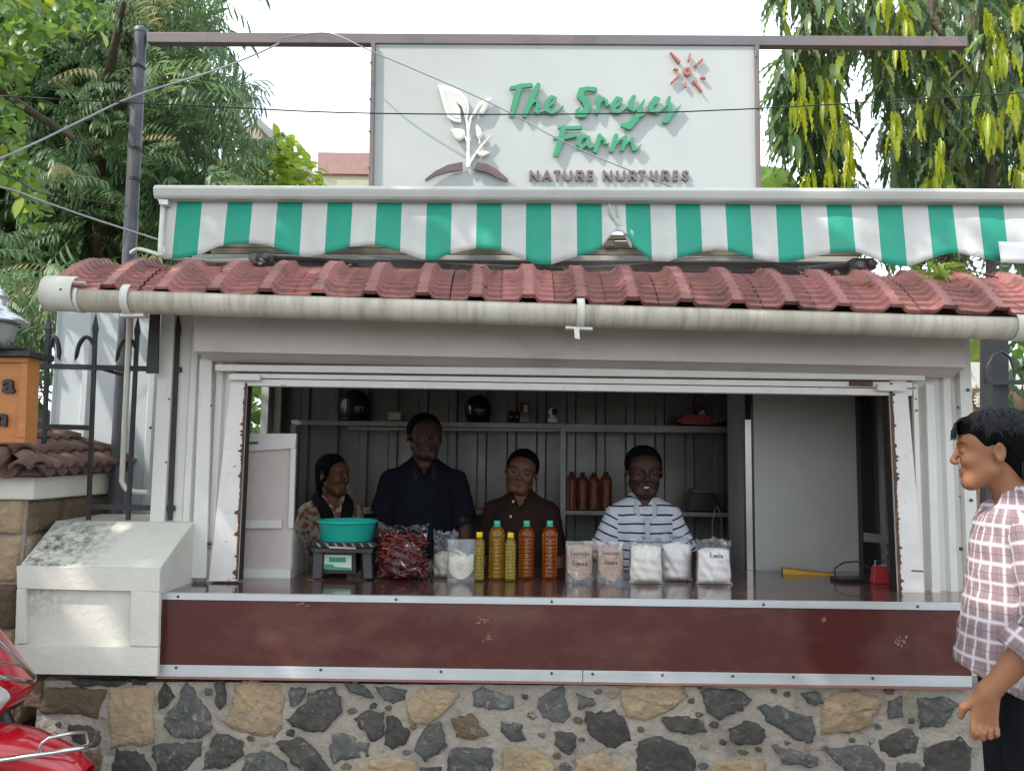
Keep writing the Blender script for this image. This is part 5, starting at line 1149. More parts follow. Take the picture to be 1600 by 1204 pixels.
textobj('a', .105, M['black'], P(13, 613, yb_-.006), FACE, cb, .006, .003, 'letter'); textobj('n', .095, M['black'], P(2, 665, yb_-.006), FACE, cb, .006, .003, 'letter')
textobj('S', .105, M['black'], P(-30, 613, yb_-.006), FACE, cb, .006, .003, 'letter') if False else None
la = thing('lantern', 'black and silver outdoor lantern with arched bracket above the orange board', 'lamp', P(-14, 556, 3.05))
silv = mat('silver_cap', (.55, .56, .58), .25, .8); gl = mat('milky_glass', (.75, .74, .68), .25, trans=.5)
c = P(-14, 550, 3.06)
mb = MB(); mb.lathe(c, [(.0, .0), (.10, 0), (.11, .012), (.145, .016), (.145, .0), (.0, -.004)], 24); mb.slab([(-80, 546), (47, 548), (47, 556), (-80, 555)], 2.98, 3.14); obj('base_plate', mb, M['dark'], la)
mb = MB(); mb.lathe(c, [(.04, .02), (.075, .06), (.088, .11)], 16); obj('glass', mb, gl, la)
mb = MB(); mb.lathe(c, [(.092, .105), (.125, .115), (.122, .125), (.07, .16), (.045, .175), (.045, .215), (.05, .22), (.02, .245), (.012, .27), (.0, .275)], 28); obj('cap', mb, silv, la)
mb = MB()
for s_ in (-1, 1): mb.tube([c+Vector((s_*.10*math.sin(a_/10*1.571), -.11, .10*math.cos(a_/10*1.571)+.0)) for a_ in range(11)], .007, 6)
obj('arch_bracket', mb, M['dark'], la)

# ------------------------------------------------------------------ red scooter (front end in view)
YSc = 2.85
sc_t = thing('scooter', 'red scooter with chrome guards parked against the wall at lower left', 'scooter', (P(50, 1262, YSc).x-.55, YSc, .12))
red = mat('red_paint', (.42, .006, .018), .18, col2=(.36, .005, .015), nscale=2, amt=.5, spec=.6, coat=.8, dirt=(.44, .06, .07), dscale=8, dpos=(.62, .9), rvar=.05)
chrome = mat('chrome', (.62, .60, .60), .16, 1, col2=(.5, .48, .47), nscale=9); rub = mat('tyre_rubber', (.022, .022, .024), .8, bump=.4, bscale=60, dirt=(.06, .055, .05), dscale=5, dpos=(.5, .8))
wc = P(50, 1262, YSc); wc.z = .12+.222
def wheel(c):
    w1 = MB(); w1.lathe(c, [(.15, -.045), (.19, -.052), (.214, -.040), (.222, -.015), (.222, .015), (.214, .040), (.19, .052), (.15, .045), (.15, -.045)], 40, ax=(Vector((1, 0, 0)), Vector((0, 0, 1)), Vector((0, 1, 0))))
    wo_ = obj('wheel', w1, rub, sc_t)
    w2 = MB(); w2.lathe(c, [(.151, -.04), (.145, -.03), (.135, -.028), (.135, .028), (.151, .04)], 32, ax=(Vector((1, 0, 0)), Vector((0, 0, 1)), Vector((0, 1, 0)))); w2.lathe(c, [(0, -.045), (.035, -.045), (.04, -.03), (.04, .045), (0, .045)], 16, ax=(Vector((1, 0, 0)), Vector((0, 0, 1)), Vector((0, 1, 0))))
    for k in range(5): a_ = k*6.283/5; w2.obox(c+Vector((math.cos(a_)*.085, 0, math.sin(a_)*.085)), (Vector((math.cos(a_), 0, math.sin(a_))), Vector((0, 1, 0)), Vector((-math.sin(a_), 0, math.cos(a_)))), (.055, .012, .014))
    obj('rim', w2, chrome, wo_)
wheel(wc); wheel(wc+Vector((-1.24, 0, 0)))
def fend(u, v):     # u across, v along (front to back)
    x = P(136-v*260, 1160, YSc).x; t = v; top = [(0, .487), (.12, .545), (.35, .60), (.6, .625), (1, .60)]
    z = np.interp(t, [q[0] for q in top], [q[1] for q in top])+.06; wid_ = .055+.045*math.sin(min(1, t*1.6)*1.57); a_ = (u-.5)*math.pi
    drop = .085+.05*t
    return Vector((x-.01*math.cos(a_)*0 + .02*math.cos(a_)*(1-t), YSc+math.sin(a_)*wid_, z - drop*(1-math.cos(a_)**.6 if math.cos(a_) > 0 else 1)))
mb = MB(); mb.grid(20, 18, fend); o = obj('front_fender', mb, red, sc_t); o.modifiers.new('s', 'SOLIDIFY').thickness = .004
yf_ = YSc-.10
mb = MB(); mb.tube([P(-60, 1196, yf_), P(0, 1187, yf_), P(70, 1177, yf_), P(128, 1168, yf_+.04), P(141, 1163, YSc), P(128, 1166, YSc+.1)], .0085, 10); mb.tube([P(61, 1176, yf_), P(66, 1160, yf_), P(76, 1152, yf_), P(110, 1145, yf_+.04), P(134, 1142, YSc), P(137, 1160, YSc)], .006, 10); obj('fender_guard', mb, chrome, sc_t)
# front apron: curved shield seen from its side
def apron(u, v):     # v bottom to top, u across
    zt = P(0, 1108, YSc).z; zz2 = zt + v*.62; xr2 = P(42, 1100, YSc).x - .05*max(0, .10-v)/.10 - max(0, v-.12)*.62*.85; a_ = (u-.5)*2.2
    return Vector((xr2 - (1-math.cos(a_))*.16, YSc+math.sin(a_)*(.20-.03*v), zz2))
mb = MB(); mb.grid(20, 18, apron); o = obj('front_apron', mb, red, sc_t); o.modifiers.new('s', 'SOLIDIFY').thickness = .006
mb = MB(); mb.grid(8, 8, lambda u, v: apron(.05+.26*u, .03+.25*v*(1-.55*u)+.12*(1-u))+Vector((.006+.014*math.sin(u*3.14)*math.sin(v*3.14), -.012*math.sin(u*3.14)*math.sin(v*3.14)-.006, 0))); obj('indicator', mb, mat('indicator_lens', (.75, .76, .76), .12, trans=.3, spec=.8), sc_t)
mb = MB(); mb.tube([P(-40, 975, YSc-.22), P(0, 1003, YSc-.18), P(30, 1033, YSc-.12), P(55, 1058, YSc-.04), P(53, 1066, YSc-.04), P(25, 1061, YSc-.12), P(-10, 1055, YSc-.2), P(-60, 1052, YSc-.24)], .007, 10); mb.tube([P(-10, 1034, YSc-.2), P(38, 1040, YSc-.10)], .004, 8); obj('apron_guard', mb, chrome, sc_t)
# the rest of the scooter, left of the frame
mb = MB(); mb.tube([wc+Vector((0, .05, 0)), wc+Vector((-.12, .05, .30)), wc+Vector((-.30, 0, .72))], [.02, .02, .03], 12); obj('fork', mb, M['black'], sc_t)
mb = MB(); mb.box(wc.x-.95, YSc-.17, .30, wc.x-.20, YSc+.17, .38); obj('floor_board', mb, M['black'], sc_t, .02)
mb = MB(); mb.ell((wc.x-1.15, YSc, .55), (.42, .17, .20), 20, 12); obj('rear_body', mb, red, sc_t)
mb = MB(); mb.ell((wc.x-1.10, YSc, .77), (.40, .14, .07), 20, 10); obj('seat', mb, M['black'], sc_t)
mb = MB(); mb.tube([(wc.x-.50, YSc-.33, 1.04), (wc.x-.44, YSc-.15, 1.05), (wc.x-.42, YSc, 1.02), (wc.x-.44, YSc+.15, 1.05), (wc.x-.50, YSc+.33, 1.04)], .014, 10); obj('handlebar', mb, M['black'], sc_t)
mb = MB(); mb.ell((wc.x-.42, YSc, 1.02), (.10, .12, .09), 16, 10); obj('headlamp_cowl', mb, red, sc_t)
# ------------------------------------------------------------------ things inside and on the counter
rackm = mat('slotted_angle', (.24, .235, .225), .45, .3, col2=(.17, .165, .16), nscale=6, amt=1)
rk = thing('shelf_rack', 'grey slotted angle shelf rack along the back wall of the kiosk', 'shelf rack', (.3, 4.98, .1))
YK = 4.82
def shelf(x0, x1, yl, yr, th, Yf=YK, Yb=5.10):
    mb = MB(); mb.slab([(x0, yl), (x1, yr), (x1, yr+th), (x0, yl+th)], Yf, Yf+.004); zl = P((x0+x1)/2, (yl+yr)/2, Yf).z-.004
    mb.box(P(x0, yl, Yf).x, Yf+.0045, zl-.003, P(x1, yr, Yf).x, Yb, zl); obj('shelf', mb, rackm, rk)
shelf(455, 878, 656, 662, 7); shelf(878, 1165, 662, 667, 7); shelf(560, 878, 795, 798, 7); shelf(878, 1165, 797, 801, 6.5); shelf(870, 1165, 888, 892, 7)
for (x, y0_, y1_) in ((880, 663, 900), (1142, 668, 900), (458, 664, 900)):
    mb = MB(); mb.slab([(x-4, y0_), (x+4, y0_), (x+3, y1_+60), (x-5, y1_+60)], YK-.006, YK-.001); obj('upright', mb, rackm, rk)
mb = MB(); mb.slab([(545, 667), (1140, 672), (1140, 676), (545, 671)], YK+.02, YK+.03); obj('cross_rail', mb, rackm, rk)
def on(px, py): return P(px, py, 4.92)
hm = mat('helmet_shell', (.012, .012, .015), .3, spec=.5); vis = mat('visor', (.02, .02, .025), .08)
def helmet(px, py, w_, yaw, label):
    c0 = P(px, py, 4.95); r = w_*4.95/F/2; t = thing('helmet', label, 'helmet', (c0.x, c0.y, c0.z))
    mb = MB(); Rm = Matrix.Rotation(yaw, 3, 'Z')
    def fn(u, v):
        a_ = u*6.283; b = -0.75+v*(1.571+.75); rr = Vector((r*math.cos(a_)*math.cos(b)*.92, r*1.08*math.sin(a_)*math.cos(b), r*math.sin(b)*1.02)); return c0+Vector((0, 0, r*.70))+Rm @ rr
    mb.grid(28, 16, fn); o = obj('shell', mb, hm, t)
    mb = MB(); mb.grid(14, 6, lambda u, v: c0+Vector((0, 0, r*.70))+Rm @ Vector((r*.96*math.sin((u-.5)*2.4)*.97, -r*1.12*math.cos((u-.5)*2.4)*math.cos(-.35+v*.7), r*1.03*math.sin(-.35+v*.75)))); obj('visor', mb, vis, t)
    mb = MB(); mb.tube([c0+Vector((0, 0, r*.04))+Rm @ Vector((r*.72*math.cos(a_/20*6.283), r*.84*math.sin(a_/20*6.283), 0)) for a_ in range(21)], r*.06, 6); obj('rim_seal', mb, M['black'], t)
helmet(553, 656, 56, .7, 'glossy black helmet resting on the top shelf, the left of the two'); helmet(747, 657, 47, 0, 'black helmet with visor to the front on the top shelf behind the middle')
def boxthing(name, label, cat, q, Yf, Yb, m, extra=None):
    t = thing(name, label, cat, P(sum(p[0] for p in q)/4, max(p[1] for p in q), (Yf+Yb)/2)); mb = MB(); mb.slab(q, Yf, Yb); obj('carton' if 'box' in name else 'case', mb, m, t, .002)
    if extra: extra(t)
    return t
card = mat('cream_card', (.42, .36, .27), .8); boxthing('small_box', 'small cream cardboard box on the top shelf next to the tall man', 'box', [(607, 646), (626, 646), (626, 656), (607, 656)], 4.88, 4.96, card, lambda t: obj('lid', MB().slab([(606, 644), (627, 644), (627, 645.8), (606, 645.8)], 4.875, 4.965), card, t))
jar = mat('dark_glass', (.03, .018, .012), .15, spec=.6)
for (x, w_, h_, lb) in ((799, 11, 17, 'short dark jar on the top shelf beside the helmet'), (808, 9, 16, 'narrow dark jar on the top shelf beside the tall frame'),):
    c0 = P(x, 658.5, 4.92); r = w_/2*4.92/F; h2 = h_*4.92/F; t = thing('jar', lb, 'jar', c0); obj('glass_body', MB().lathe(c0, [(0, 0), (r, 0), (r, h2*.7), (r*.7, h2*.82)], 14), jar, t); obj('lid', MB().lathe(c0, [(r*.75, h2*.82), (r*.75, h2), (0, h2)], 14), M['black'], t)
t = thing('photo_frame', 'upright dark frame with pale inset on the top shelf left of the webcam', 'frame', P(820, 658, 4.92)); obj('frame', MB().slab([(812, 629), (827, 629), (827, 658), (812, 658)], 4.92, 4.94), jar, t); obj('picture', MB().slab([(818, 632), (825, 632), (825, 644), (818, 644)], 4.915, 4.919), card, t)
# webcam
c0 = P(864, 660, 4.86); t = thing('security_camera', 'small white pan and tilt camera with black lens ball on the top shelf', 'camera', c0); wp = mat('white_plastic', (.62, .62, .60), .35)
obj('base', MB().lathe(c0, [(0, 0), (.032, 0), (.032, .022), (.024, .034), (0, .036)], 20), wp, t); obj('head', MB().ell(c0+Vector((0, 0, .062)), (.027, .025, .03), 16, 10), wp, t); obj('lens', MB().ell(c0+Vector((.006, -.012, .064)), (.021, .018, .022), 16, 10), M['black'], t)
# red tray with tissue
t = thing('red_tray', 'red plastic tray with a white tissue on the top shelf at right', 'tray', P(1092, 668, 4.9)); rp = mat('red_plastic', (.36, .035, .04), .4)
mb = MB(); mb.slab([(1058, 657), (1072, 647), (1112, 648), (1116, 664), (1070, 663)], 4.86, 5.02); obj('tray', mb, rp, t, .003); obj('tissue', MB().add([P(1090, 648, 4.88), P(1103, 648, 4.88), P(1099, 640, 4.9), P(1094, 642, 4.92), P(1100, 648, 4.95)], [(0, 1, 2), (0, 2, 3), (1, 4, 2), (4, 3, 2)]), wp, t)
gb = mat('dim_grey_plastic', (.08, .075, .075), .5)
boxthing('appliance_box', 'dark grey carton leaning at the right end of the top shelf', 'box', [(1114, 614), (1176, 604), (1176, 644), (1116, 662)], 4.78, 5.0, gb)
def lower(x, w_, h_, i):
    c0 = P(x, 797.5, 4.90); r = w_/2*4.9/F; h2 = h_*4.9/F; t = thing('oil_bottle', ['row of four dark oil bottles on the middle shelf, leftmost one', 'dark oil bottle on the middle shelf, second from the left', 'dark oil bottle on the middle shelf, third from the left', 'dark oil bottle on the middle shelf, rightmost one'][i], 'bottle', c0, 'dark oil bottles on the middle shelf')
    t['label'] = ['leftmost dark brown oil bottle on the middle shelf, partly behind its neighbour', 'second dark brown oil bottle from the left on the middle shelf', 'third dark brown oil bottle from the left on the middle shelf', 'rightmost dark brown oil bottle on the middle shelf by the smiling man'][i]
    bottle(c0, r, h2, t, darkoil, M['black'])
# ------------------------------------------------------------------ bottles
def oilm(name, c, tr=.55): return mat(name, c, .06, col2=tuple(x*.85 for x in c), nscale=5, amt=.5, trans=tr, ior=1.38, spec=.7)
gold = oilm('golden_oil', (.85, .46, .05), .86); amber = oilm('amber_oil', (.72, .20, .02), .86); yell = oilm('yellow_oil', (.78, .58, .06), .84); darkoil = oilm('dark_oil', (.16, .04, .02), .2)
tealcap = mat('teal_cap', (.05, .42, .33), .4); yelcap = mat('yellow_cap', (.80, .56, .01), .4); clear = mat('clear_pet', (.8, .75, .65), .08, trans=.9, ior=1.3)
def bottle(c0, r, h, t, oil, cap, ribs=9, square=False):
    pr = [(0, .003), (r*.86, .003), (r*.97, .012)]
    hb = h*.74; n = ribs*4
    for k in range(n+1):
        z = .014+(hb-.014)*k/n; pr.append((r*(1-.075*(.5-.5*math.cos(2*math.pi*ribs*k/n))), z))
    pr += [(r*.97, h*.77), (r*.90, h*.82), (r*.76, h*.86), (r*.56, h*.89), (r*.40, h*.905), (r*.34, h*.915)]
    mb = MB()
    if square:
        prof = pr; nn = 28; vs = []
        for (rr, z) in prof:
            for k in range(nn): a_ = 6.283*k/nn; q = 1/max(abs(math.cos(a_))**6+abs(math.sin(a_))**6, 1e-9)**(1/6); q = 1+(min(q, 1.25)-1)*(1 if z < h*.75 else .3); vs.append(c0+Vector((rr*q*math.cos(a_)*.93, rr*q*math.sin(a_)*.93, z)))
        mb.add(vs, [(i*nn+k, i*nn+(k+1) % nn, (i+1)*nn+(k+1) % nn, (i+1)*nn+k) for i in range(len(prof)-1) for k in range(nn)], True)
    else: mb.lathe(c0, pr, 28)
    mb.lathe(c0, [(r*.34, h*.915), (0, h*.915)], 28)
    obj('bottle_body', mb, oil, t)
    mb = MB(); cr = r*.40 if not square else r*.55; mb.lathe(c0, [(cr*.9, h*.91), (cr*1.0, h*.915), (cr, h*.995), (cr*.9, h), (0, h)], 20); mb.lathe(c0, [(cr*1.1, h*.903), (cr*1.1, h*.911), (0, h*.911)], 20); obj('cap', mb, cap, t)
glintm = mat('emboss_glint', (.42, .30, .14), .25, spec=.8)  # pale ticks paint the highlights of embossed lettering on each bottle
def emboss_glints(c0, r, h, t):
    mb = MB(); q = random.Random(int(c0.x*1000))
    for k in range(11):
        z = h*(.20+.045*k); w_ = r*q.uniform(.10, .20); mb.box(c0.x-w_, c0.y-r*.985, c0.z+z, c0.x+w_, c0.y-r*.955, c0.z+z+h*q.uniform(.006, .012))
    o = obj('lettering_glints', mb, glintm, t); o['kind'] = 'stuff'
GB = 'oil bottles in a row on the counter'
for (x, yb2, w_, h_, oil, cap, sq, lb) in ((775.5, 904.5, 25, 89, gold, tealcap, False, 'tall bottle of golden oil with teal cap, leftmost of the three tall ones'), (822, 903.5, 24, 88, amber, tealcap, False, 'tall bottle of amber oil with teal cap between the small bottle and the last one'),
        (858.5, 903.5, 24, 88, amber, tealcap, False, 'tall bottle of amber oil with teal cap at the right end of the bottle row'), (748, 907, 18, 74, yell, yelcap, True, 'small bottle of yellow oil with yellow cap beside the rice pouch'), (797, 907, 18, 73, yell, yelcap, True, 'small bottle of yellow oil with yellow cap between two tall teal capped bottles')):
    c0 = PZ(x, yb2, ZC+.0005); s_ = c0.y/F; t = thing('oil_bottle', lb, 'bottle', c0, GB); bottle(c0, w_/2*s_, h_*s_, t, oil, cap, 10, sq); emboss_glints(c0, w_/2*s_, h_*s_, t)
for i, (x, w_, h_) in enumerate(((893, 19, 60), (910, 18, 59), (928, 19, 59), (947, 19, 60))): lower(x, w_, h_, i)
# ------------------------------------------------------------------ plastic film and bags
def filmm(name, base=.04, tint=(.97, .98, .99), milky=.04, sc=1.0, strength=1.0, patch=0):
    m = bpy.data.materials.new(name); m.use_nodes = True; nt = m.node_tree; nt.nodes.clear(); o = N(nt, 'ShaderNodeOutputMaterial')
    tr = N(nt, 'ShaderNodeBsdfTransparent'); tr.inputs[0].default_value = c4(tint); g = N(nt, 'ShaderNodeBsdfGlossy'); g.inputs['Roughness'].default_value = .16; df = N(nt, 'ShaderNodeBsdfDiffuse'); df.inputs[0].default_value = (.75, .77, .8, 1)
    bp = N(nt, 'ShaderNodeBump'); bp.inputs['Strength'].default_value = 1.0*strength; bp.inputs['Distance'].default_value = .012; nt.links.new(noise(nt, 22*sc, 5, .6, stretch=(1.4, 1, .6), dist=1.5), bp.inputs['Height']); nt.links.new(bp.outputs[0], g.inputs['Normal'])
    lw = N(nt, 'ShaderNodeLayerWeight'); lw.inputs[0].default_value = .25; nt.links.new(bp.outputs[0], lw.inputs['Normal'])
    ad = N(nt, 'ShaderNodeMath', operation='MULTIPLY_ADD'); nt.links.new(lw.outputs['Fresnel'], ad.inputs[0]); ad.inputs[1].default_value = .45; ad.inputs[2].default_value = base
    fac = ad.outputs[0]
    if patch:
        pm_ = N(nt, 'ShaderNodeMath', operation='MULTIPLY_ADD'); nt.links.new(ramp(nt, noise(nt, 17, 3, .5, dist=1.2), .62, .66), pm_.inputs[0]); pm_.inputs[1].default_value = patch; nt.links.new(fac, pm_.inputs[2]); fac = pm_.outputs[0]
    m1 = N(nt, 'ShaderNodeMixShader'); nt.links.new(fac, m1.inputs[0]); nt.links.new(tr.outputs[0], m1.inputs[1]); nt.links.new(g.outputs[0], m1.inputs[2])
    m2 = N(nt, 'ShaderNodeMixShader'); m2.inputs[0].default_value = milky; nt.links.new(m1.outputs[0], m2.inputs[1]); nt.links.new(df.outputs[0], m2.inputs[2]); nt.links.new(m2.outputs[0], o.inputs[0]); return m
film = filmm('clear_film', .07, milky=.04, patch=.35); pouchf = filmm('pouch_film', .04, milky=.13, strength=.6, patch=.3)
pink = mat('pink_rice', (.70, .42, .29), .8, col2=(.36, .19, .13), nscale=120, amt=1, bump=.8, bscale=320, dirt=(.62, .45, .35), dscale=160, dpos=(.5, .62)); flour = mat('white_flour', (.84, .775, .75), .85, col2=(.76, .71, .69), nscale=12, amt=.8, bump=.3, bscale=40)
flour2 = mat('cream_flour', (.84, .785, .70), .85, col2=(.74, .68, .60), nscale=12, amt=.8, bump=.3, bscale=40); rice = mat('white_rice', (.82, .76, .61), .8, col2=(.50, .46, .32), nscale=150, amt=1, bump=.6, bscale=300)
ink = mat('marker_ink', (.03, .012, .015), .5)
GW = {'S': (1.1, [[(.9,.85),(.5,1),(.2,.8),(.5,.5),(.8,.25),(.4,0),(.05,.15)]]), 'e': (.85, [[(.1,.3),(.6,.4),(.4,.6),(.1,.4),(.2,.05),(.7,.1)]]), 'r': (.8, [[(.15,.55),(.2,0)],[(.2,.3),(.4,.55),(.7,.5)]]), 'a': (.9, [[(.6,.5),(.3,.6),(.1,.3),(.3,.05),(.6,.2),(.6,.55),(.65,0),(.8,.05)]]),
 'g': (.9, [[(.6,.5),(.3,.6),(.1,.35),(.4,.1),(.6,.5),(.6,-.3),(.2,-.35)]]), 'm': (1.2, [[(.1,.55),(.12,0)],[(.12,.35),(.35,.6),(.45,0)],[(.45,.35),(.75,.6),(.85,0),(1,.05)]]), 'b': (.9, [[(.15,1),(.15,0),(.5,.0),(.65,.3),(.4,.5),(.15,.35)]]), 'K': (1.1, [[(.15,1),(.15,0)],[(.8,.95),(.2,.45),(.85,0)]]), 'u': (.9, [[(.1,.55),(.15,.1),(.45,.05),(.65,.5),(.7,0)]])}
def bag(label, x0, x1, yt, yb2, fill, cont, group, pouch=False, T=.045, words=None, seed=0, dY=0, cat='bag', wcol=None, topflare=0, name='food_bag'):
    r = random.Random(seed); c0 = PZ((x0+x1)/2, yb2, ZC+.0005); c0.y += dY; c0.x *= c0.y/(c0.y-dY); s_ = c0.y/F; W_ = (x1-x0)*s_; H_ = (yb2-yt)*s_; t = thing(name, label, cat, c0, group); ph = [r.uniform(0, 6) for _ in range(8)]
    def half_th(u, v):     # u,v in 0..1
        e = (1-abs(2*u-1)**(2.2)) ;
        low = min(1, v/.10)**.5 if not pouch else 1.0
        up = 1 if v < fill*.75 else max(.0, 1-((v-fill*.75)/(1-fill*.75)))**1.2
        return T*max(e, 0)**.6*low*(.10+.90*up)
    def edge(u, v):
        if pouch: return (u-.5)*W_
        pin = .97+.045*math.sin(3.14*min(v/fill, 1)) + .15*max(0, 1-v/.08)**1.3 - .03*math.sin(v*9+ph[7]) + topflare*max(0, v-fill)
        return (u-.5)*W_*pin*.93
    def surf(u, v, sgn, grow=1.0, wr=1.0):
        th = half_th(u, v)*grow; w2 = wr*((.0045*math.sin(u*13+ph[0]+7*v)*math.sin(v*8+ph[1]+3*u) + .0028*math.sin(v*27+ph[2]+u*15)*math.sin(u*11+ph[3]-5*v) + .0012*math.sin(u*60+v*25+ph[5])) if not pouch else .0018*math.sin(u*11+ph[0])*math.sin(v*9+ph[1]))*(1+2.2*max(0, min(1, (v-fill)/.08)))
        z = v*H_ + ((.006*math.sin(u*9+ph[4])+.004*math.sin(u*23+ph[5]))*max(0, (v-.85)/.15) if not pouch else 0)
        return c0+Vector((edge(u, v)*(1 if grow == 1 else .965), sgn*(th)+w2*(sgn if v < fill else 1)*(1 if .02 < u < .98 else .3), z))
    nu, nv = 34, 36
    mb = MB()
    def top(u): 
        b = fill - .03 + (.07*math.sin(u*3.14) if not pouch else .03)+.012*math.sin(u*8+ph[6]); return b
    def cz(u, v):
        if pouch:      # rounded bottom seal
            k = abs(2*u-1); lo = .08+.22*k**2.4
        else: lo = .012
        return lo+(top(u)-lo)*v
    for sgn in (-1, 1): mb.grid(18, 16, lambda u, v: surf(.03+.94*u, cz(u, v), sgn, .93, .9), flip=sgn > 0)
    # top cap of the contents
    mb.grid(18, 3, lambda u, v: surf(.03+.94*u, cz(u, 1), -1, .93, .9).lerp(surf(.03+.94*u, cz(u, 1), 1, .93, .9), v)+Vector((0, 0, .006*math.sin(v*3.14))))
    obj('contents', mb, cont, t)
    mb = MB()
    for sgn in (-1, 1): mb.grid(nu, nv, lambda u, v: surf(u, v, sgn), flip=sgn > 0)
    obj('film', mb, pouchf if pouch else film, t)
    if words:
        for (s2, dx, dz, size) in words:
            mb = MB(); tw_ = sum(GW[ch][0] for ch in s2)*size*.62; x = -tw_/2
            for ch in s2:
                for st in GW[ch][1]:
                    pts = []
                    for (a_, b_) in st:
                        xx = x+a_*size*.62+r.gauss(0, size*.02); zz3 = b_*size+r.gauss(0, size*.02); u = .5+dx+xx/W_; vv = dz+zz3/H_; pts.append(surf(min(max(u, .02), .98), min(vv, .99), -1)+Vector((0, -.0012, 0)))
                    mb.tube(pts, .0011, 4)
                x += GW[ch][0]*size*.62
            obj('handwriting', mb, ink, t)
    return t
GP = 'pouches of pink rice on the counter'; GF = 'flour bags on the counter'
bag('clear pouch of pinkish rice with handwriting, partly hidden behind two other pouches', 912, 946, 848, 905, .86, pink, GP, True, .03, [('Seera', .0, .70, .016), ('Samba', .02, .48, .016)], 3, dY=.03)
bag('clear pouch of pinkish rice with red handwriting at the left end of the rice pouches', 884, 926, 847, 909, .88, pink, GP, True, .032, [('Seeraga', 0, .66, .022), ('Samba', 0, .42, .022)], 1)
bag('clear pouch of pinkish rice with handwriting, nearest to the flour bags', 933, 974, 847, 910, .88, pink, GP, True, .032, [('Seeraga', 0, .68, .020), ('Samba', 0, .46, .020)], 2)
bag('bag of off-white flour with creased front, left of the three flour bags', 981, 1037, 842, 911, .80, flour2, GF, False, .045, None, 5)
bag('plump unlabelled bag of white flour with crumpled film top, middle of the three', 1030, 1083, 838, 908, .78, flour, GF, False, .045, None, 6, dY=.025, topflare=.1)
bag('bag of white flour with black handwriting, right end of the counter goods', 1086, 1144, 843, 912, .74, flour, GF, False, .045, [('Kambu', .04, .60, .021)], 7, topflare=.12)
bag('bag of yellowish flour with empty crumpled film top behind the clear rice pouch', 675, 716, 833, 903, .50, rice, 'clear bags beside the chillies', False, .035, None, 8, dY=.03, topflare=.1)
bag('clear stand up pouch half full of white rice beside the small oil bottle', 699, 741, 844, 908, .62, rice, 'clear bags beside the chillies', True, .032, None, 9)
# chilli bag
ch_m = [mat('chilli_red', (.17, .012, .012), .3, col2=(.10, .008, .01), nscale=20, amt=1, rand=.35, spec=.6), mat('chilli_orange', (.30, .06, .02), .3, rand=.3, spec=.6), mat('chilli_dark', (.09, .012, .012), .3, rand=.3, spec=.6)]
c0 = PZ(628, 905, ZC+.0005); s_ = c0.y/F; t = thing('chilli_bag', 'large clear bag stuffed with dried red chillies next to the scale', 'bag', c0)
chm = []
for k in range(8):
    mb = MB(); L_ = rnd.uniform(.035, .05); b = rnd.uniform(.3, 1.1)*rnd.choice([-1, 1]); pts = [Vector((math.sin(q*b)*L_*q*.5, .004*math.sin(q*4), L_*(q-.5))) for q in (0, .2, .45, .7, .9, 1)]
    mb.tube(pts, [.002, .0055, .006, .005, .0028, .0006], 6); mb.tube([pts[0], pts[0]-Vector((.002, 0, .012))], .001, 4); chm.append([mb.mesh('chilli', m) for m in ch_m])
def put_chilli(p, par):
    o = bpy.data.objects.new('chilli', rnd.choice(chm)[rnd.choices((0, 1, 2), (6, .6, 4))[0]]); COL.objects.link(o); o.parent = par; o.location = Vector(p)-ORG[par]; o.rotation_euler = (rnd.uniform(0, 6), rnd.uniform(0, 6), rnd.uniform(0, 6))
W_, H_ = 76*s_, 82*s_
for i in range(285):
    v = rnd.uniform(.05, .80); u = rnd.uniform(-.46, .46)*(1.08 if v < .35 else .92 if v > .6 else 1); th = .055*(1-(abs(u)*2)**3)*(1 if v < .6 else 1-(v-.6)*1.6)
    put_chilli(c0+Vector((u*W_, -th*rnd.choice([1, 1, 1, .3, -.6])+rnd.uniform(-.005, .005), .008+v*H_)), t)
core = MB(); core.ell(c0+Vector((0, 0, H_*.40)), (W_*.43, .045, H_*.38), 16, 10); obj('chilli_core', core, ch_m[2], t)
mb = MB(); ph = [rnd.uniform(0, 6) for _ in range(5)]
def cf(u, v, sg2):
    x = (u-.5)*W_*(1.10 if v < .1 else 1.02-.06*math.sin(v*3.14)+.10*max(0, v-.8)); top = H_*1.05-.014*math.sin(u*3.14)*(v > .85)+.006*math.sin(u*19)*(v > .85)
    th = .068*(1-abs(2*u-1)**3)*(min(1, v/.12)**.5)*(1 if v < .6 else max(.05, 1-(v-.6)*2.4)); return c0+Vector((x, sg2*th+.005*math.sin(u*21+ph[0]+v*9)*math.sin(v*17+ph[1])+.004*math.sin(v*40+u*13), v*top))
for sg2 in (-1, 1): mb.grid(30, 30, lambda u, v: cf(u, v, sg2), flip=sg2 > 0)
obj('film', mb, filmm('crumpled_film', .03, milky=.0, sc=.7, patch=.5), t)
for (x, y, w2, h2, lb) in ((578, 897, 24, 18, 'small loose packet of chillies lying left of the big chilli bag'), (671, 900, 22, 28, 'small packet of chillies leaning at the right of the big chilli bag')):
    c1_ = PZ(x, y, ZC+.0005); t2 = thing('chilli_packet', lb, 'packet', c1_)
    for i in range(14): put_chilli(c1_+Vector((rnd.uniform(-.5, .5)*w2*s_, rnd.uniform(-.02, .02), rnd.uniform(.15, .9)*h2*s_)), t2)
    mb = MB(); mb.ell(c1_+Vector((0, 0, h2*s_*.5)), (w2*s_*.62, .035, h2*s_*.52), 16, 10); obj('film', mb, film, t2)

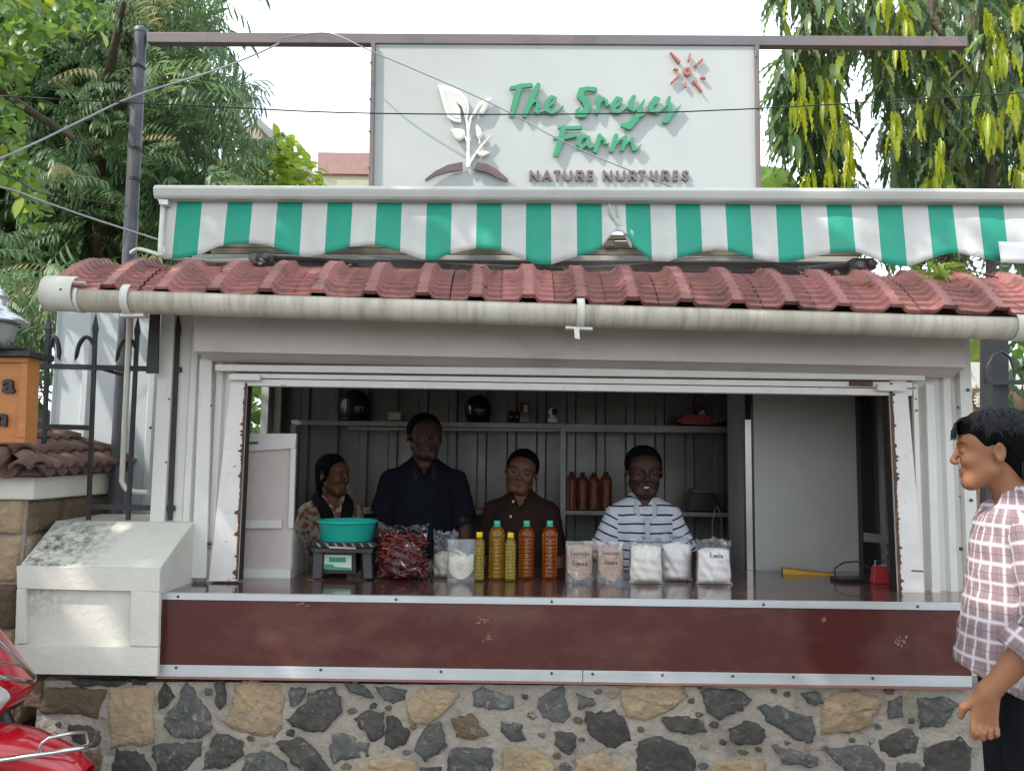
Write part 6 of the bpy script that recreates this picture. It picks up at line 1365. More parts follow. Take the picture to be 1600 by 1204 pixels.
# ------------------------------------------------------------------ scale and tub
c0 = PZ(535, 904, ZC+.0005); s_ = c0.y/F; t = thing('weighing_scale', 'black electronic weighing scale with green lit display on the counter', 'scale', c0); YQ = c0.y
gm_ = mat('scale_grey', (.055, .055, .06), .45, .2, bump=.1)
for sx in (-1, 1):
    mb = MB(); mb.slab([(535+sx*38-7, 862), (535+sx*38+7, 862), (535+sx*40+7, 904), (535+sx*40-7, 904)], YQ-.03, YQ+.10); obj('leg', mb, gm_, t, .003)
mb = MB(); mb.slab([(489, 855), (583, 856), (581, 864), (491, 863)], YQ-.05, YQ+.16); obj('frame', mb, gm_, t, .003)
mb = MB(); mb.slab([(503, 862), (556, 863), (556, 896), (503, 896)], YQ+.0, YQ+.12); obj('housing', mb, M['black'], t, .003)
mb = MB(); mb.slab([(506.5, 866), (549.5, 867), (549, 890), (506, 889)], YQ-.008, YQ-.001); dp = obj('display_panel', mb, mat('display_white', (.50, .58, .54), .3), t)
mb = MB(); mb.slab([(514, 870), (540, 870.5), (540, 878), (514, 877.5)], YQ-.0105, YQ-.0085); obj('lcd', mb, mat('lcd_green', (.03, .16, .10), .2, emit=(.02, .22, .12, .12)), dp)
mb = MB(); mb.slab([(507, 881), (519, 881), (523, 885), (548, 887), (548.5, 889.5), (506.5, 888.5)], YQ-.0105, YQ-.0085); obj('green_band', mb, mat('label_green', (.03, .26, .12), .3), dp)
mb = MB(); mb.slab([(490, 846), (583, 847), (588, 853), (585, 856), (488, 855), (486, 851)], YQ-.07, YQ+.18); obj('pan', mb, mat('pan_black', (.03, .03, .032), .25, .5), t, .004)
mb = MB()
for k in range(7):
    x = 494+k*13.5; mb.slab([(x, 848), (x+3, 848), (x+8, 854), (x+4, 854)], YQ-.078, YQ-.071)
obj('pan_ribs', mb, rackm, t)
mb = MB(); mb.slab([(514, 853), (556, 855), (556, 857.5), (514, 856)], YQ-.0805, YQ-.0785); obj('maker_strip', mb, card, t)
ct = P(542, 845, YQ+.05); rt, rb_ = 46*s_, 40*s_; hh = 33*s_
teal = mat('teal_plastic', (.015, .36, .29), .38, col2=(.012, .31, .25), nscale=5, sub=0)
t = thing('teal_tub', 'round teal plastic tub standing on the weighing scale', 'tub', ct); mb = MB(); mb.lathe(ct, [(0, 0), (rb_*.95, 0), (rb_, .006), (rt*.955, hh*.86), (rt*.97, hh*.88), (rt*1.02, hh*.90), (rt*1.03, hh*.97), (rt, hh), (rt*.94, hh*.97), (rb_*.96, .012), (0, .008)], 48); obj('bowl', mb, teal, t)
# ------------------------------------------------------------------ white hatch door leaf at left, cabinet at right
t = thing('hatch_door', 'scuffed white wooden half door folded inside the hatch at left', 'door', P(415, 905, 3.68)); dw = mat('scuffed_white_wood', (.50, .43, .40), .6, col2=(.43, .36, .33), nscale=5, amt=1, dirt=(.22, .15, .11), dscale=20, dpos=(.66, .74), bump=.3, bscale=30)
dwh = mat('white_rail_paint', (.58, .54, .52), .5, col2=(.5, .46, .44), nscale=6, dirt=(.25, .18, .14), dscale=24, dpos=(.68, .75))
mb = MB(); mb.slab([(386, 678), (462, 678), (454, 905), (373, 905)], 3.66, 3.69); obj('door_leaf', mb, dw, t, .002)
for q in ([(384, 677), (463, 677), (461, 700), (384, 705)], [(454, 700.5), (462, 700), (458, 825), (450, 825)], [(380, 812), (440, 812), (440, 825), (378, 825)], [(374, 888), (454, 889), (453.5, 905), (373, 905)]):
    mb = MB(); mb.slab(q, 3.645, 3.659); obj('door_rail', mb, dwh, t, .002)
mb = MB(); mb.tube([P(384, 692, 3.64), P(403, 691, 3.635)], .004, 6); obj('bolt', mb, M['screw'], t)
mb = MB(); mb.add([P(459, 826, 3.66), P(456, 905, 3.66), P(484, 897, 4.0), P(478, 850, 4.0), P(452, 826, 3.69), P(450, 905, 3.69), P(470, 897, 4.02), P(470, 850, 4.02)], [(0, 1, 2, 3), (7, 6, 5, 4), (0, 3, 7, 4), (1, 5, 6, 2), (3, 2, 6, 7), (0, 4, 5, 1)]); obj('side_cheek', mb, dwh, t)
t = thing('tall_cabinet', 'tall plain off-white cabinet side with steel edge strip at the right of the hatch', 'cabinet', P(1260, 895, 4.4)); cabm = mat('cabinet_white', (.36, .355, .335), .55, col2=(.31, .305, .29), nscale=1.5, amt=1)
yc_ = 4.14; x0_, x1_ = P(1178, 750, yc_).x, P(1343, 750, yc_).x
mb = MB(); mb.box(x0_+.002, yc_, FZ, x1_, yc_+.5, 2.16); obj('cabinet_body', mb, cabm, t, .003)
mb = MB(); mb.box(x0_-.045, yc_-.01, FZ, x0_-.012, yc_+.03, P(1170, 655, yc_).z); obj('edge_strip', mb, mat('brushed_steel', (.5, .49, .48), .32, .9, col2=(.38, .36, .35), nscale=2, amt=1, stretch=(1, 1, .6)), t, .002)
mb = MB(); mb.box(x0_-.0115, yc_+.003, FZ, x0_+.0015, yc_+.1, 2.1); obj('dark_gap', mb, M['black'], t)
t = thing('leaning_post', 'black square steel post leaning between cabinet and right side wall', 'post', P(1360, 895, 4.12)); mb = MB(); mb.slab([(1342, 600), (1359, 600), (1371, 1000), (1352, 1000)], 4.08, 4.13); obj('post', mb, M['black'], t)
t = thing('wall_bracket', 'small grey shelf bracket low on the right side wall', 'bracket', P(1375, 845, 4.0)); mb = MB(); mb.slab([(1352, 832), (1388, 836), (1390, 849), (1352, 846)], 3.98, 4.0); obj('plate', mb, rackm, t); mb = MB(); mb.slab([(1376, 849), (1384, 850), (1388, 864), (1383, 864)], 3.97, 3.99); obj('strut', mb, rackm, t)
# card terminal, cable, red box, envelope
c0 = PZ(1335, 907, ZC+.0005); t = thing('cable_tray', 'flat black device with curled cable at the right end of the counter', 'device', c0); mb = MB(); mb.add([], []); mb.obox(c0+Vector((0, .0, .008)), ((1, .12, 0), (-.12, 1, 0), (0, 0, 1)), (.095, .05, .008)); obj('device', mb, M['black'], t, .003)
mb = MB(); mb.tube([c0+Vector((-.09, 0, .012)), c0+Vector((-.07, .05, .05)), c0+Vector((-.02, .07, .075)), c0+Vector((.05, .08, .08)), c0+Vector((.10, .05, .05)), c0+Vector((.12, -.02, .012)), c0+Vector((.18, -.05, .03))], .0035, 6); obj('cable', mb, M['black'], t)
c0 = PZ(1376, 911, ZC+.0005); t = thing('red_punch', 'small red tapered desk gadget with metal clasp beside the right jamb', 'gadget', c0); s_ = c0.y/F
mb = MB(); mb.prism([c0+Vector((x*s_, -.012, z*s_)) for x, z in ((-13, 0), (13, 0), (9, 27), (-9, 27))], (0, .04, 0)); obj('body', mb, rp, t, .003)
mb = MB(); mb.tube([c0+Vector((x*s_, -.004, z*s_)) for x, z in ((-8, 27), (-9, 34), (8, 35), (9, 27), (-8, 27))], .0018, 6); obj('clasp', mb, chrome, t)
c0 = PZ(1262, 897, ZC+.0005); t = thing('yellow_file', 'flat yellow folder lying at the back edge of the counter', 'folder', c0); mb = MB(); mb.add([c0+Vector(v) for v in ((-.12, .0, 0), (.13, -.03, 0), (.14, .06, 0), (-.10, .09, .0), (-.12, .0, .026), (.13, -.03, .003), (.14, .06, .003), (-.10, .09, .026))], [(0, 3, 2, 1), (4, 5, 6, 7), (0, 1, 5, 4), (1, 2, 6, 5), (2, 3, 7, 6), (3, 0, 4, 7)]); obj('cover', mb, mat('yellow_card', (.50, .28, .03), .6), t)
c0 = PZ(492, 906, ZC+.0005); t = thing('paper_slip', 'small crumpled reddish slip of paper lying in front of the weighing scale', 'paper', c0)
mb = MB(); mb.grid(6, 2, lambda u, v: c0+Vector(((u-.5)*.08, (v-.5)*.02, .001+.002*math.sin(u*9)))); obj('sheet', mb, mat('pink_paper', (.5, .22, .16), .7), t)
# curved wire standing behind the flour bags, clutter on the middle shelf
c0 = P(1114, 870, 4.7); t = tag(obj('bent_rod', MB().tube([P(1115, 960, 4.68), P(1113, 820, 4.68), P(1117, 795, 4.68), P(1121, 790, 4.68), P(1127, 805, 4.68), P(1129, 960, 4.68)], .0032, 8), rackm), 'bent grey metal rod arching up behind the rightmost flour bag', 'rod')
boxthing('black_crate_box', 'low dark box of odds and ends on the middle shelf right of the striped man', 'box', [(1080, 770), (1122, 772), (1126, 798), (1078, 797)], 4.84, 5.0, M['black'], lambda t: obj('lid', MB().slab([(1083, 762), (1106, 764), (1108, 769.5), (1083, 769.5)], 4.86, 4.98), gb, t))
# ------------------------------------------------------------------ foliage
def leafmat(name, c, c2, tr=.45, rough=.4, c3=None):
    m = bpy.data.materials.new(name); m.use_nodes = True; nt = m.node_tree; nt.nodes.clear(); o = N(nt, 'ShaderNodeOutputMaterial'); b = N(nt, 'ShaderNodeBsdfPrincipled'); b.inputs['Roughness'].default_value = rough; b.inputs['Specular IOR Level'].default_value = .5
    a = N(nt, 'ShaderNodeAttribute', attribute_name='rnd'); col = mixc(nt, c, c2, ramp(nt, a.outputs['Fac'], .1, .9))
    if c3: col = mixc(nt, col, c3, ramp(nt, a.outputs['Fac'], .94, .96))
    nt.links.new(col, b.inputs['Base Color']); t = N(nt, 'ShaderNodeBsdfTranslucent'); h = N(nt, 'ShaderNodeHueSaturation'); h.inputs['Value'].default_value = 1.5; h.inputs['Hue'].default_value = .48; nt.links.new(col, h.inputs['Color']); nt.links.new(h.outputs[0], t.inputs[0])
    mx = N(nt, 'ShaderNodeMixShader'); mx.inputs[0].default_value = tr; nt.links.new(b.outputs[0], mx.inputs[1]); nt.links.new(t.outputs[0], mx.inputs[2]); nt.links.new(mx.outputs[0], o.inputs[0]); return m
def leafproto(L=.1, w=.02, seg=4, droop=.3, fold=.25, wave=0, tipw=.0, shape=1.0):
    """leaf along +X from origin, up +Z"""
    V = []; Fc = []
    for i in range(seg+1):
        t = i/seg; ww = w*(math.sin(math.pi*min(1, (t*.96+.02))**shape))**.8 if i < seg else w*.02; 
        a = droop*t; x = L*(math.sin(a)/droop if droop else t); z = -L*((1-math.cos(a))/droop if droop else 0); wv = wave*w*(1 if i % 2 else -1)
        V += [(x, -ww, z+abs(ww)*fold+wv), (x, 0, z), (x, ww, z+abs(ww)*fold-wv)]
    for i in range(seg):
        for k in (0, 1): a = i*3+k; Fc.append((a, a+1, a+4, a+3))
    return np.array(V, float), np.array(Fc)
def rot_from(d, up=(0, 0, 1)):
    x = Vector(d).normalized(); y = Vector(up).cross(x)
    if y.length < 1e-4: y = x.orthogonal()
    y.normalize(); z = x.cross(y); return np.array([[x.x, y.x, z.x], [x.y, y.y, z.y], [x.z, y.z, z.z]])
def frond(n=9, L=.45, leafL=.13, leafw=.016, droop=.9, pairs=True, leafdroop=.5, hang=.5, seed=0):
    """a drooping twig with leaflets, along +X"""
    r = random.Random(seed); V = []; Fc = []; off = 0; lp = leafproto(leafL, leafw, 3, leafdroop, .3)
    for i in range(n):
        t = (i+.6)/n; a = droop*t; p = np.array([L*math.sin(a)/droop, 0, -L*(1-math.cos(a))/droop]); tx = Vector((math.cos(a), 0, -math.sin(a)))
        for sd in ((-1, 1) if pairs else (r.choice((-1, 1)),)):
            d = tx*(.75+.5*t) + Vector((0, sd*(1.0-.5*t), 0)) + Vector((0, 0, -hang+r.uniform(-.2, .2))); R = rot_from(d); s_ = r.uniform(.75, 1.1)*(1-.25*t)
            V.append(lp[0]*s_ @ R.T + p); Fc.append(lp[1]+off); off += len(lp[0])
    # twig
    tw = MB(); tw.tube([(L*math.sin(droop*k/4)/droop, 0, -L*(1-math.cos(droop*k/4))/droop) for k in range(5)], .0035, 3, caps=False); v = np.array(tw.v); V.append(v); Fc.append(np.array(tw.f)+off)
    return np.concatenate(V), np.concatenate(Fc)
def scatter(name, protos, places, m, parent=None, kind='stuff'):
    """places: list of (pos, dir, scale, up, rnd)"""
    VS = []; FS = []; RS = []; off = 0
    for (pos, d, s_, up, rv) in places:
        v, f = protos[int(rv*9973) % len(protos)]; R = rot_from(d, up); VS.append((v*s_) @ R.T + np.array(pos)); FS.append(f+off); RS.append(np.full(len(v), rv)); off += len(v)
    V = np.concatenate(VS); Q = np.concatenate(FS); me = bpy.data.meshes.new(name); me.vertices.add(len(V)); me.vertices.foreach_set('co', V.astype(np.float32).ravel())
    me.loops.add(Q.size); me.loops.foreach_set('vertex_index', Q.ravel().astype(np.int32)); me.polygons.add(len(Q)); me.polygons.foreach_set('loop_start', np.arange(0, Q.size, 4, dtype=np.int32)); me.polygons.foreach_set('loop_total', np.full(len(Q), 4, dtype=np.int32)); me.update(calc_edges=True)
    at = me.attributes.new('rnd', 'FLOAT', 'POINT'); at.data.foreach_set('value', np.concatenate(RS).astype(np.float32)); me.materials.append(m); me.polygons.foreach_set('use_smooth', np.ones(len(Q), bool))
    o = link(name, me, parent); o['kind'] = kind; return o
def inpoly(x, y, poly):
    c = False; n = len(poly)
    for i in range(n):
        x1, y1 = poly[i]; x2, y2 = poly[(i+1) % n]
        if (y1 > y) != (y2 > y) and x < (x2-x1)*(y-y1)/(y2-y1)+x1: c = not c
    return c
g = random.Random(11)
def rd(a=1.0, z=0): v = Vector((g.gauss(0, 1), g.gauss(0, 1), g.gauss(0, a)+z)); return v.normalized()
bark = mat('bark', (.10, .075, .055), .9, col2=(.05, .04, .03), nscale=12, amt=1, bump=1.2, bscale=30, stretch=(1, 1, .25))
def trunk(name, pts, rs, parent): return obj(name, MB().tube(pts, rs, 12), bark, parent)
# A: large tree with drooping compound leaves, upper left
ta = thing('drooping_tree', 'large dark green tree with drooping feathery sprays filling the upper left', 'tree', (-4.6, 8.6, 0))
trunk('trunk', [(-4.6, 8.6, 0), (-4.5, 8.6, 2), (-4.3, 8.4, 4), (-4.2, 8.3, 6.5)], [.24, .2, .15, .06], ta)
for pts in ([(-4.5, 8.6, 2.2), (-3.6, 8.0, 3.6), (-2.7, 7.6, 4.6)], [(-4.4, 8.5, 2.8), (-5.4, 7.9, 4.0), (-6.2, 7.4, 4.8)], [(-4.4, 8.5, 3.2), (-3.9, 7.2, 4.6), (-3.4, 6.6, 5.6)], [(-4.5, 8.6, 1.6), (-4.9, 7.4, 2.4), (-5.0, 6.4, 2.8)]): trunk('limb', pts, [.09, .06, .02], ta)
polyA = [(-260, -120), (380, -120), (385, 0), (365, 50), (400, 95), (445, 118), (440, 150), (405, 165), (405, 190), (470, 195), (465, 215), (450, 235), (455, 280), (470, 310), (470, 420), (230, 430), (100, 470), (88, 640), (60, 700), (-260, 700)]
fr1 = [frond(8, .42, .15, .013, 1.0, seed=k, hang=.6) for k in range(3)] + [frond(10, .55, .16, .012, .8, seed=k+9, hang=.9) for k in range(3)]
pl_ = []; darkpl = []; tries = 0
while len(pl_) < 2200 and tries < 40000:
    tries += 1; x, y = g.uniform(-250, 500), g.uniform(-120, 700)
    if not inpoly(x+g.gauss(0, 8), y+g.gauss(0, 8), polyA): continue
    cl = math.sin(x*.021+2*math.sin(y*.013))*math.sin(y*.028+1.3*math.sin(x*.017))     # clumps at different depths
    Y = 7.4 - 1.1*cl + g.uniform(-.5, .9)
    if y > 400: Y = g.uniform(4.9, 6.6)
    p = P(x, y, Y); d = Vector((g.gauss(.15, .8), g.gauss(-.7, .5), g.gauss(.15, .35))); edge = not inpoly(x+45, y, polyA)
    if edge: d = Vector((1, g.gauss(-.3, .4), g.gauss(-.1, .25)))
    p = p - d.normalized()*(.62 if edge else .32)
    pl_.append((p, d, g.uniform(.7, 1.25), (0, 0, 1), g.random()))
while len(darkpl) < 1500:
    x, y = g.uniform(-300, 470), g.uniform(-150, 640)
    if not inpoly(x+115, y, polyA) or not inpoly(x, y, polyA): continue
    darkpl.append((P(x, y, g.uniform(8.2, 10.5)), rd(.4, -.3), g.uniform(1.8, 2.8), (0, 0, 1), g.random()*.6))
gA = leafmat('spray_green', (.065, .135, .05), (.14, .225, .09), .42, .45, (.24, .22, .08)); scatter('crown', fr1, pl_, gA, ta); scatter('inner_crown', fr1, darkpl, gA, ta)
# B: near broad leaved tree, its crown overhangs the street outside the frame
tb = thing('broadleaf_tree', 'near tree with rounded bright green leaves reaching in at the top left corner', 'tree', (-4.3, 1.7, .12))
trunk('trunk', [(-4.3, 1.7, .1), (-4.25, 1.75, 2), (-4.0, 1.7, 3.6), (-3.6, 1.4, 5.4)], [.20, .17, .14, .07], tb)
for pts in ([(-4.1, 1.7, 3.0), (-3.6, 2.9, 3.5), (-2.9, 3.9, 3.6), (-2.45, 4.3, 3.35)], [(-3.9, 1.6, 4.0), (-2.6, 1.6, 5.2), (-1.2, 1.5, 6.1)], [(-3.9, 1.6, 4.0), (-3.2, .4, 5.4), (-2.4, -.4, 6.2)], [(-3.7, 1.5, 4.6), (-5.0, 2.0, 5.8)], [(-4.15, 1.7, 2.8), (-3.9, 3.0, 2.9), (-3.3, 4.1, 2.7)]): trunk('limb', pts, [.07, .05, .035, .015][:len(pts)], tb)
bl_p = [leafproto(.085, .030, 4, .5, .2, shape=.8), leafproto(.07, .026, 4, .8, .15, shape=.8), leafproto(.095, .034, 4, .3, .25, shape=.8)]
polyB = [(-200, -60), (60, -60), (120, -60), (178, 20), (168, 45), (120, 60), (60, 75), (45, 105), (25, 125), (50, 160), (40, 190), (30, 240), (55, 270), (60, 300), (75, 330), (70, 365), (40, 350), (20, 290), (-20, 260), (-200, 300)]
pb = []
while len(pb) < 1500:
    x, y = g.uniform(-200, 190), g.uniform(-60, 370)
    if not inpoly(x+g.gauss(0, 5), y+g.gauss(0, 5), polyB): continue
    Y = g.uniform(3.7, 4.6); pb.append((P(x, y, Y), Vector((g.gauss(.2, .8), g.gauss(-.3, .6), g.gauss(-.6, .5))), g.uniform(.6, 1.15), (g.gauss(0, .4), g.gauss(0, .4), 1), g.random()))
gB = leafmat('broad_green', (.055, .13, .02), (.13, .24, .035), .5, .4, (.30, .36, .04)); scatter('branch_leaves', bl_p, pb, gB, tb)
big = [leafproto(.17, .062, 3, .4, .2, shape=.85)]
ps = []; cl_c = []
def shade_at(x, y):      # crown footprint above the pavement; holes let flecks of sun through
    return True
while len(ps) < 4600:
    x, y, z = g.uniform(-6.2, -.15), g.uniform(-.9, 2.5), g.uniform(5.0, 7.2)
    # keep to an uneven dome
    if ((x+3.2)/3.1)**2+((y-.8)/1.75)**2 > 1+.18*math.sin(x*3)+.15*math.sin(y*4+x*2): continue
    h_ = .5+.5*math.sin(x*7.3+1.7*math.sin(y*5.1))*math.sin(y*6.7+1.3*math.sin(x*4.3))
    if h_ > (.93 if x > -4.0 else .62) or y > 3.9-(z-2.95)*.395-.3: continue
    if math.hypot(x-(1.62-(z-1.15)*.737), y-(2.48-(z-1.15)*.395)) < .27: continue
    ps.append(((x, y, z), rd(.4, -.2), g.uniform(.8, 1.2), (g.gauss(0, .5), g.gauss(0, .5), 1), g.random()))
scatter('crown', big, ps, gB, tb)
# C: bright shrub crown beyond
tc_ = thing('bright_bush', 'sunlit yellow green leafy treetop behind the left end of the awning', 'tree', (-2.4, 8.6, 0)); trunk('trunk', [(-2.4, 8.8, 0), (-2.35, 8.7, 2.5), (-2.3, 8.6, 4.2)], [.1, .08, .03], tc_)
pc = []
polyC = [(395, 240), (430, 212), (455, 225), (480, 250), (500, 270), (503, 420), (380, 420), (385, 270)]
while len(pc) < 900:
    x, y = g.uniform(370, 505), g.uniform(205, 420)
    if inpoly(x+g.gauss(0, 5), y+g.gauss(0, 5), polyC): pc.append((P(x, y, g.uniform(8.0, 9.2)), Vector((g.gauss(.1, .8), g.gauss(-.5, .5), g.gauss(.1, .6))), g.uniform(1.2, 2), (0, 0, 1), g.random()))
gC = leafmat('bright_green', (.13, .24, .03), (.28, .36, .05), .55, .4); scatter('crown', bl_p, pc, gC, tc_)
tbu = thing('garden_bush', 'leafy green bush seen through the left side window of the kiosk', 'bush', P(398, 900, 6.2)); pbu = []
for i in range(900): x, y = g.uniform(290, 440), g.uniform(560, 900); pbu.append((P(x, y, g.uniform(5.6, 7.2)), rd(.6), g.uniform(.8, 1.6), rd(), g.random()))
scatter('foliage', bl_p, pbu, gB, tbu); trunk('stem', [P(398, 960, 6.4), P(396, 700, 6.4)], [.05, .03], tbu)
# D: mast tree on the right, long hanging wavy leaves
td = thing('mast_tree', 'tree with long glossy wavy leaves hanging down behind the right end of the awning', 'tree', (3.1, 5.6, 0))
trunk('trunk', [(3.1, 5.6, 0), (3.12, 5.6, 2.5), (3.05, 5.5, 5), (3.0, 5.4, 7)], [.11, .09, .07, .04], td)
trunk('stem', [P(1548, 620, 4.9), P(1549, 300, 4.9), P(1540, 150, 4.9), P(1520, 20, 4.9)], [.032, .03, .028, .02], td)
for (x0, y0_, x1, y1_, Yb) in ((1540, 150, 1380, -40, 4.9), (1540, 200, 1450, 60, 5.0), (1500, -60, 1300, -80, 5.0), (1548, 260, 1590, 60, 4.8)):
    trunk('limb', [P(x0, y0_, Yb), P((x0+x1)/2, (y0_+y1_)/2-15, Yb), P(x1, y1_, Yb)], [.018, .013, .007], td)
lp = [leafproto(.21, .0185, 10, .5, .45, .30, shape=.8), leafproto(.18, .0165, 10, .9, .4, .32, shape=.8), leafproto(.23, .0195, 10, .3, .5, .28, shape=.8)]
gD = leafmat('mast_green', (.055, .11, .04), (.15, .21, .09), .38, .26, (.30, .36, .03)); gM = leafmat('mid_leaf', (.12, .20, .035), (.22, .29, .05), .5, .25); gY = leafmat('young_leaf', (.26, .34, .02), (.40, .44, .03), .6, .35)
# hanging branchlets: (x, y top, y bottom, depth)
polyD = [(1212, -80), (1210, 0), (1232, 50), (1215, 110), (1208, 180), (1222, 215), (1262, 240), (1255, 300), (1240, 430), (1700, 430), (1700, -80)]
holes = [(1345, 120, 26, 32), (1352, 165, 16, 20), (1352, 235, 30, 55), (1300, 150, 8, 14), (1228, 262, 22, 24), (1240, 20, 10, 18), (1370, 275, 22, 25), (1345, 80, 14, 14)]
def hole(x, y): return any(((x-a)/c)**2+((y-b)/d)**2 < 1 for a, b, c, d in holes)
strings = []; tw = MB()
tries = 0
while len(strings) < 380 and tries < 4000:
    tries += 1; x, y = g.uniform(1212, 1680), g.uniform(-90, 290)
    if not inpoly(x, y, polyD) or hole(x, y+20): continue
    strings.append((x, y, g.uniform(60, 150), g.uniform(4.5, 6.3) if x > 1290 else g.uniform(4.6, 5.2)))
leaves = []
for (x, y, ln, Y) in strings:
    n = int(ln/11); sway = g.uniform(-.25, .25); pts = []
    for k in range(n):
        t = k/n; px_, py_ = x+sway*ln*t, y+ln*t
        if hole(px_, py_) or not inpoly(px_, py_, polyD): 
            if k > 2: break
            continue
        p = P(px_, py_, Y); pts.append(p); az = g.uniform(0, 6.283)
        d = Vector((math.cos(az)*.85, math.sin(az)*.85, -1+.3*g.gauss(0, 1))); up = Vector((math.cos(az), math.sin(az), .5))
        leaves.append((p, d, g.uniform(.85, 1.3), up, g.random()*.999, Y))
    if len(pts) > 1: tw.tube(pts, .003, 4, caps=False)
obj('twigs', tw, bark, td)['kind'] = 'stuff'
leaves.sort(key=lambda q: q[5]); 
def leafobj(i, q, m, par):
    v, f = lp[i % 3]; me = leafme[(i % 3, m)]; o = bpy.data.objects.new('leaf', me); COL.objects.link(o); o.parent = par; R = rot_from(q[1], q[3]); o.matrix_basis = Matrix.Translation(Vector(q[0])-ORG[par]) @ Matrix(R.tolist()).to_4x4() @ Matrix.Scale(q[2], 4)
leafme = {}
for k in range(3):
    for m in (gD, gY, gM):
        me = bpy.data.meshes.new('leaf'); me.from_pydata([tuple(v) for v in lp[k][0]], [], [tuple(int(a) for a in f) for f in lp[k][1]]); me.materials.append(m); me.polygons.foreach_set('use_smooth', [True]*len(me.polygons)); at = me.attributes.new('rnd', 'FLOAT', 'POINT'); at.data.foreach_set('value', [k*.35+.1]*len(lp[k][0])); leafme[(k, m)] = me
inview = [q for q in leaves]; near = inview[:200]; far = inview[200:]
for i, q in enumerate(near): leafobj(i, q, gM if g.random() < .4 else gD, td)
scatter('crown', lp, [q[:5] for q in far], gD, td)
# young yellow green tufts
tuft = [(1245, 125), (1262, 160), (1243, 175), (1298, 175), (1300, 205), (1318, 210), (1292, 150), (1400, 190), (1396, 215), (1437, 190), (1408, 20), (1413, 50), (1405, 80), (1385, 10), (1545, 30), (1560, 60), (1572, 90), (1552, 100), (1590, 20), (1545, 190), (1560, 210), (1530, 185), (1465, 245), (1452, 270), (1470, 285), (1330, 240), (1300, 270), (1265, 285), (1322, 275), (1590, 270), (1600, 230), (1480, 290), (1580, 170)]
yp = []
for (x, y) in tuft:
    Y = g.uniform(4.35, 4.6)
    for k in range(7): az = g.uniform(0, 6.283); yp.append((P(x+g.gauss(0, 5), y+g.gauss(-12, 8), Y), Vector((math.cos(az)*.38, math.sin(az)*.38, -1)), g.uniform(.5, .95), Vector((math.cos(az), math.sin(az), .4)), g.random()*.999))
for i, q in enumerate(yp[:90]): leafobj(i, q, gY, td)
scatter('young_leaves', lp, yp[90:], gY, td)
# dark backing foliage on the far right, and below the eave
bp_ = []
while len(bp_) < 420:
    x, y = g.uniform(1400, 1720), g.uniform(-60, 420)
    if not inpoly(x, y, polyD) or hole(x, y): continue
    bp_.append((P(x, y, g.uniform(6.4, 7.6)), Vector((g.gauss(0, .5), g.gauss(0, .5), -1)), g.uniform(1.5, 2.2), rd(), g.random()*.5))
for i in range(260):
    x, y = g.uniform(1572, 1720), g.uniform(500, 900); bp_.append((P(x, y, g.uniform(4.4, 5.6)), Vector((g.gauss(0, .6), g.gauss(0, .6), -.8)), g.uniform(.8, 1.5), rd(), g.random()*.5))
scatter('inner_crown', lp, bp_, gD, td)
# E: banana plant
te = thing('banana_plant', 'banana plant with a broad pale leaf showing beside the sign board', 'plant', P(1210, 560, 5.4))
gE = leafmat('banana_green', (.12, .22, .06), (.20, .34, .05), .5, .35)
def banana(pts, w_, tear=0):
    mb = MB(); n = 24; pts = [Vector(p) for p in pts]
    def mid(t): 
        k = t*(len(pts)-1); i = min(int(k), len(pts)-2); return pts[i].lerp(pts[i+1], k-i)
    def fn(u, v): c = mid(v); tdir = (mid(min(1, v+.02))-mid(max(0, v-.02))).normalized(); s_ = tdir.cross(Vector((.2, -1, .4))).normalized(); ww = w_*math.sin(math.pi*(.06+.9*v))**.6; return c+s_*(u-.5)*2*ww+Vector((0, 0, -abs(u-.5)*ww*.7+.004*math.sin(v*150)))
    mb.grid(8, n, fn); me = mb.mesh('leaf', gE); at = me.attributes.new('rnd', 'FLOAT', 'POINT'); at.data.foreach_set('value', [.2+.5*abs(math.sin(i)) for i in range(len(me.vertices))]); link('leaf', me, te)
Yb = 5.4
banana([P(1150, 420, Yb), P(1175, 300, Yb), P(1205, 262, Yb-.1), P(1262, 330, Yb-.3)], .17); banana([P(1150, 420, Yb), P(1195, 305, Yb), P(1240, 292, Yb)], .07); banana([P(1150, 420, Yb), P(1100, 340, Yb+.2), P(1020, 380, Yb+.3)], .16)
trunk('stem', [P(1150, 900, Yb), P(1152, 600, Yb), P(1150, 420, Yb)], [.09, .08, .05], te)
te2 = thing('garden_plant', 'bright green broad leaf plant seen under the gutter at the right edge', 'plant', P(1545, 700, 6)); me = None
mb = MB()
for k in range(26): 
    c = P(g.uniform(1518, 1556), g.uniform(520, 556), g.uniform(5.8, 6.6)); mb.grid(3, 3, lambda u, v: c+Vector(((u-.5)*.10, g.uniform(-.01, .01), (v-.5)*.16)))
me = mb.mesh('foliage', gC); at = me.attributes.new('rnd', 'FLOAT', 'POINT'); at.data.foreach_set('value', [g.random() for i in range(len(me.vertices))]); link('foliage', me, te2)['kind'] = 'stuff'
trunk('stem', [P(1545, 720, 6.2), P(1540, 540, 6.2)], [.03, .02], te2)
thd = thing('hedge', 'dark leafy hedge growing along the yard behind the right corner of the kiosk', 'hedge', (6.5, 8.2, .05)); ph_ = []
for i in range(2600): x = g.uniform(3.6, 12); ph_.append(((x, g.uniform(7.4, 9.0), g.uniform(.05, 2.7+.4*math.sin(x*1.7))), rd(.6), g.uniform(1.4, 2.6), rd(), g.random()))
scatter('foliage', bl_p, ph_, gB, thd); trunk('stem', [(6.5, 8.2, 0), (6.5, 8.2, 1.5)], [.08, .04], thd)
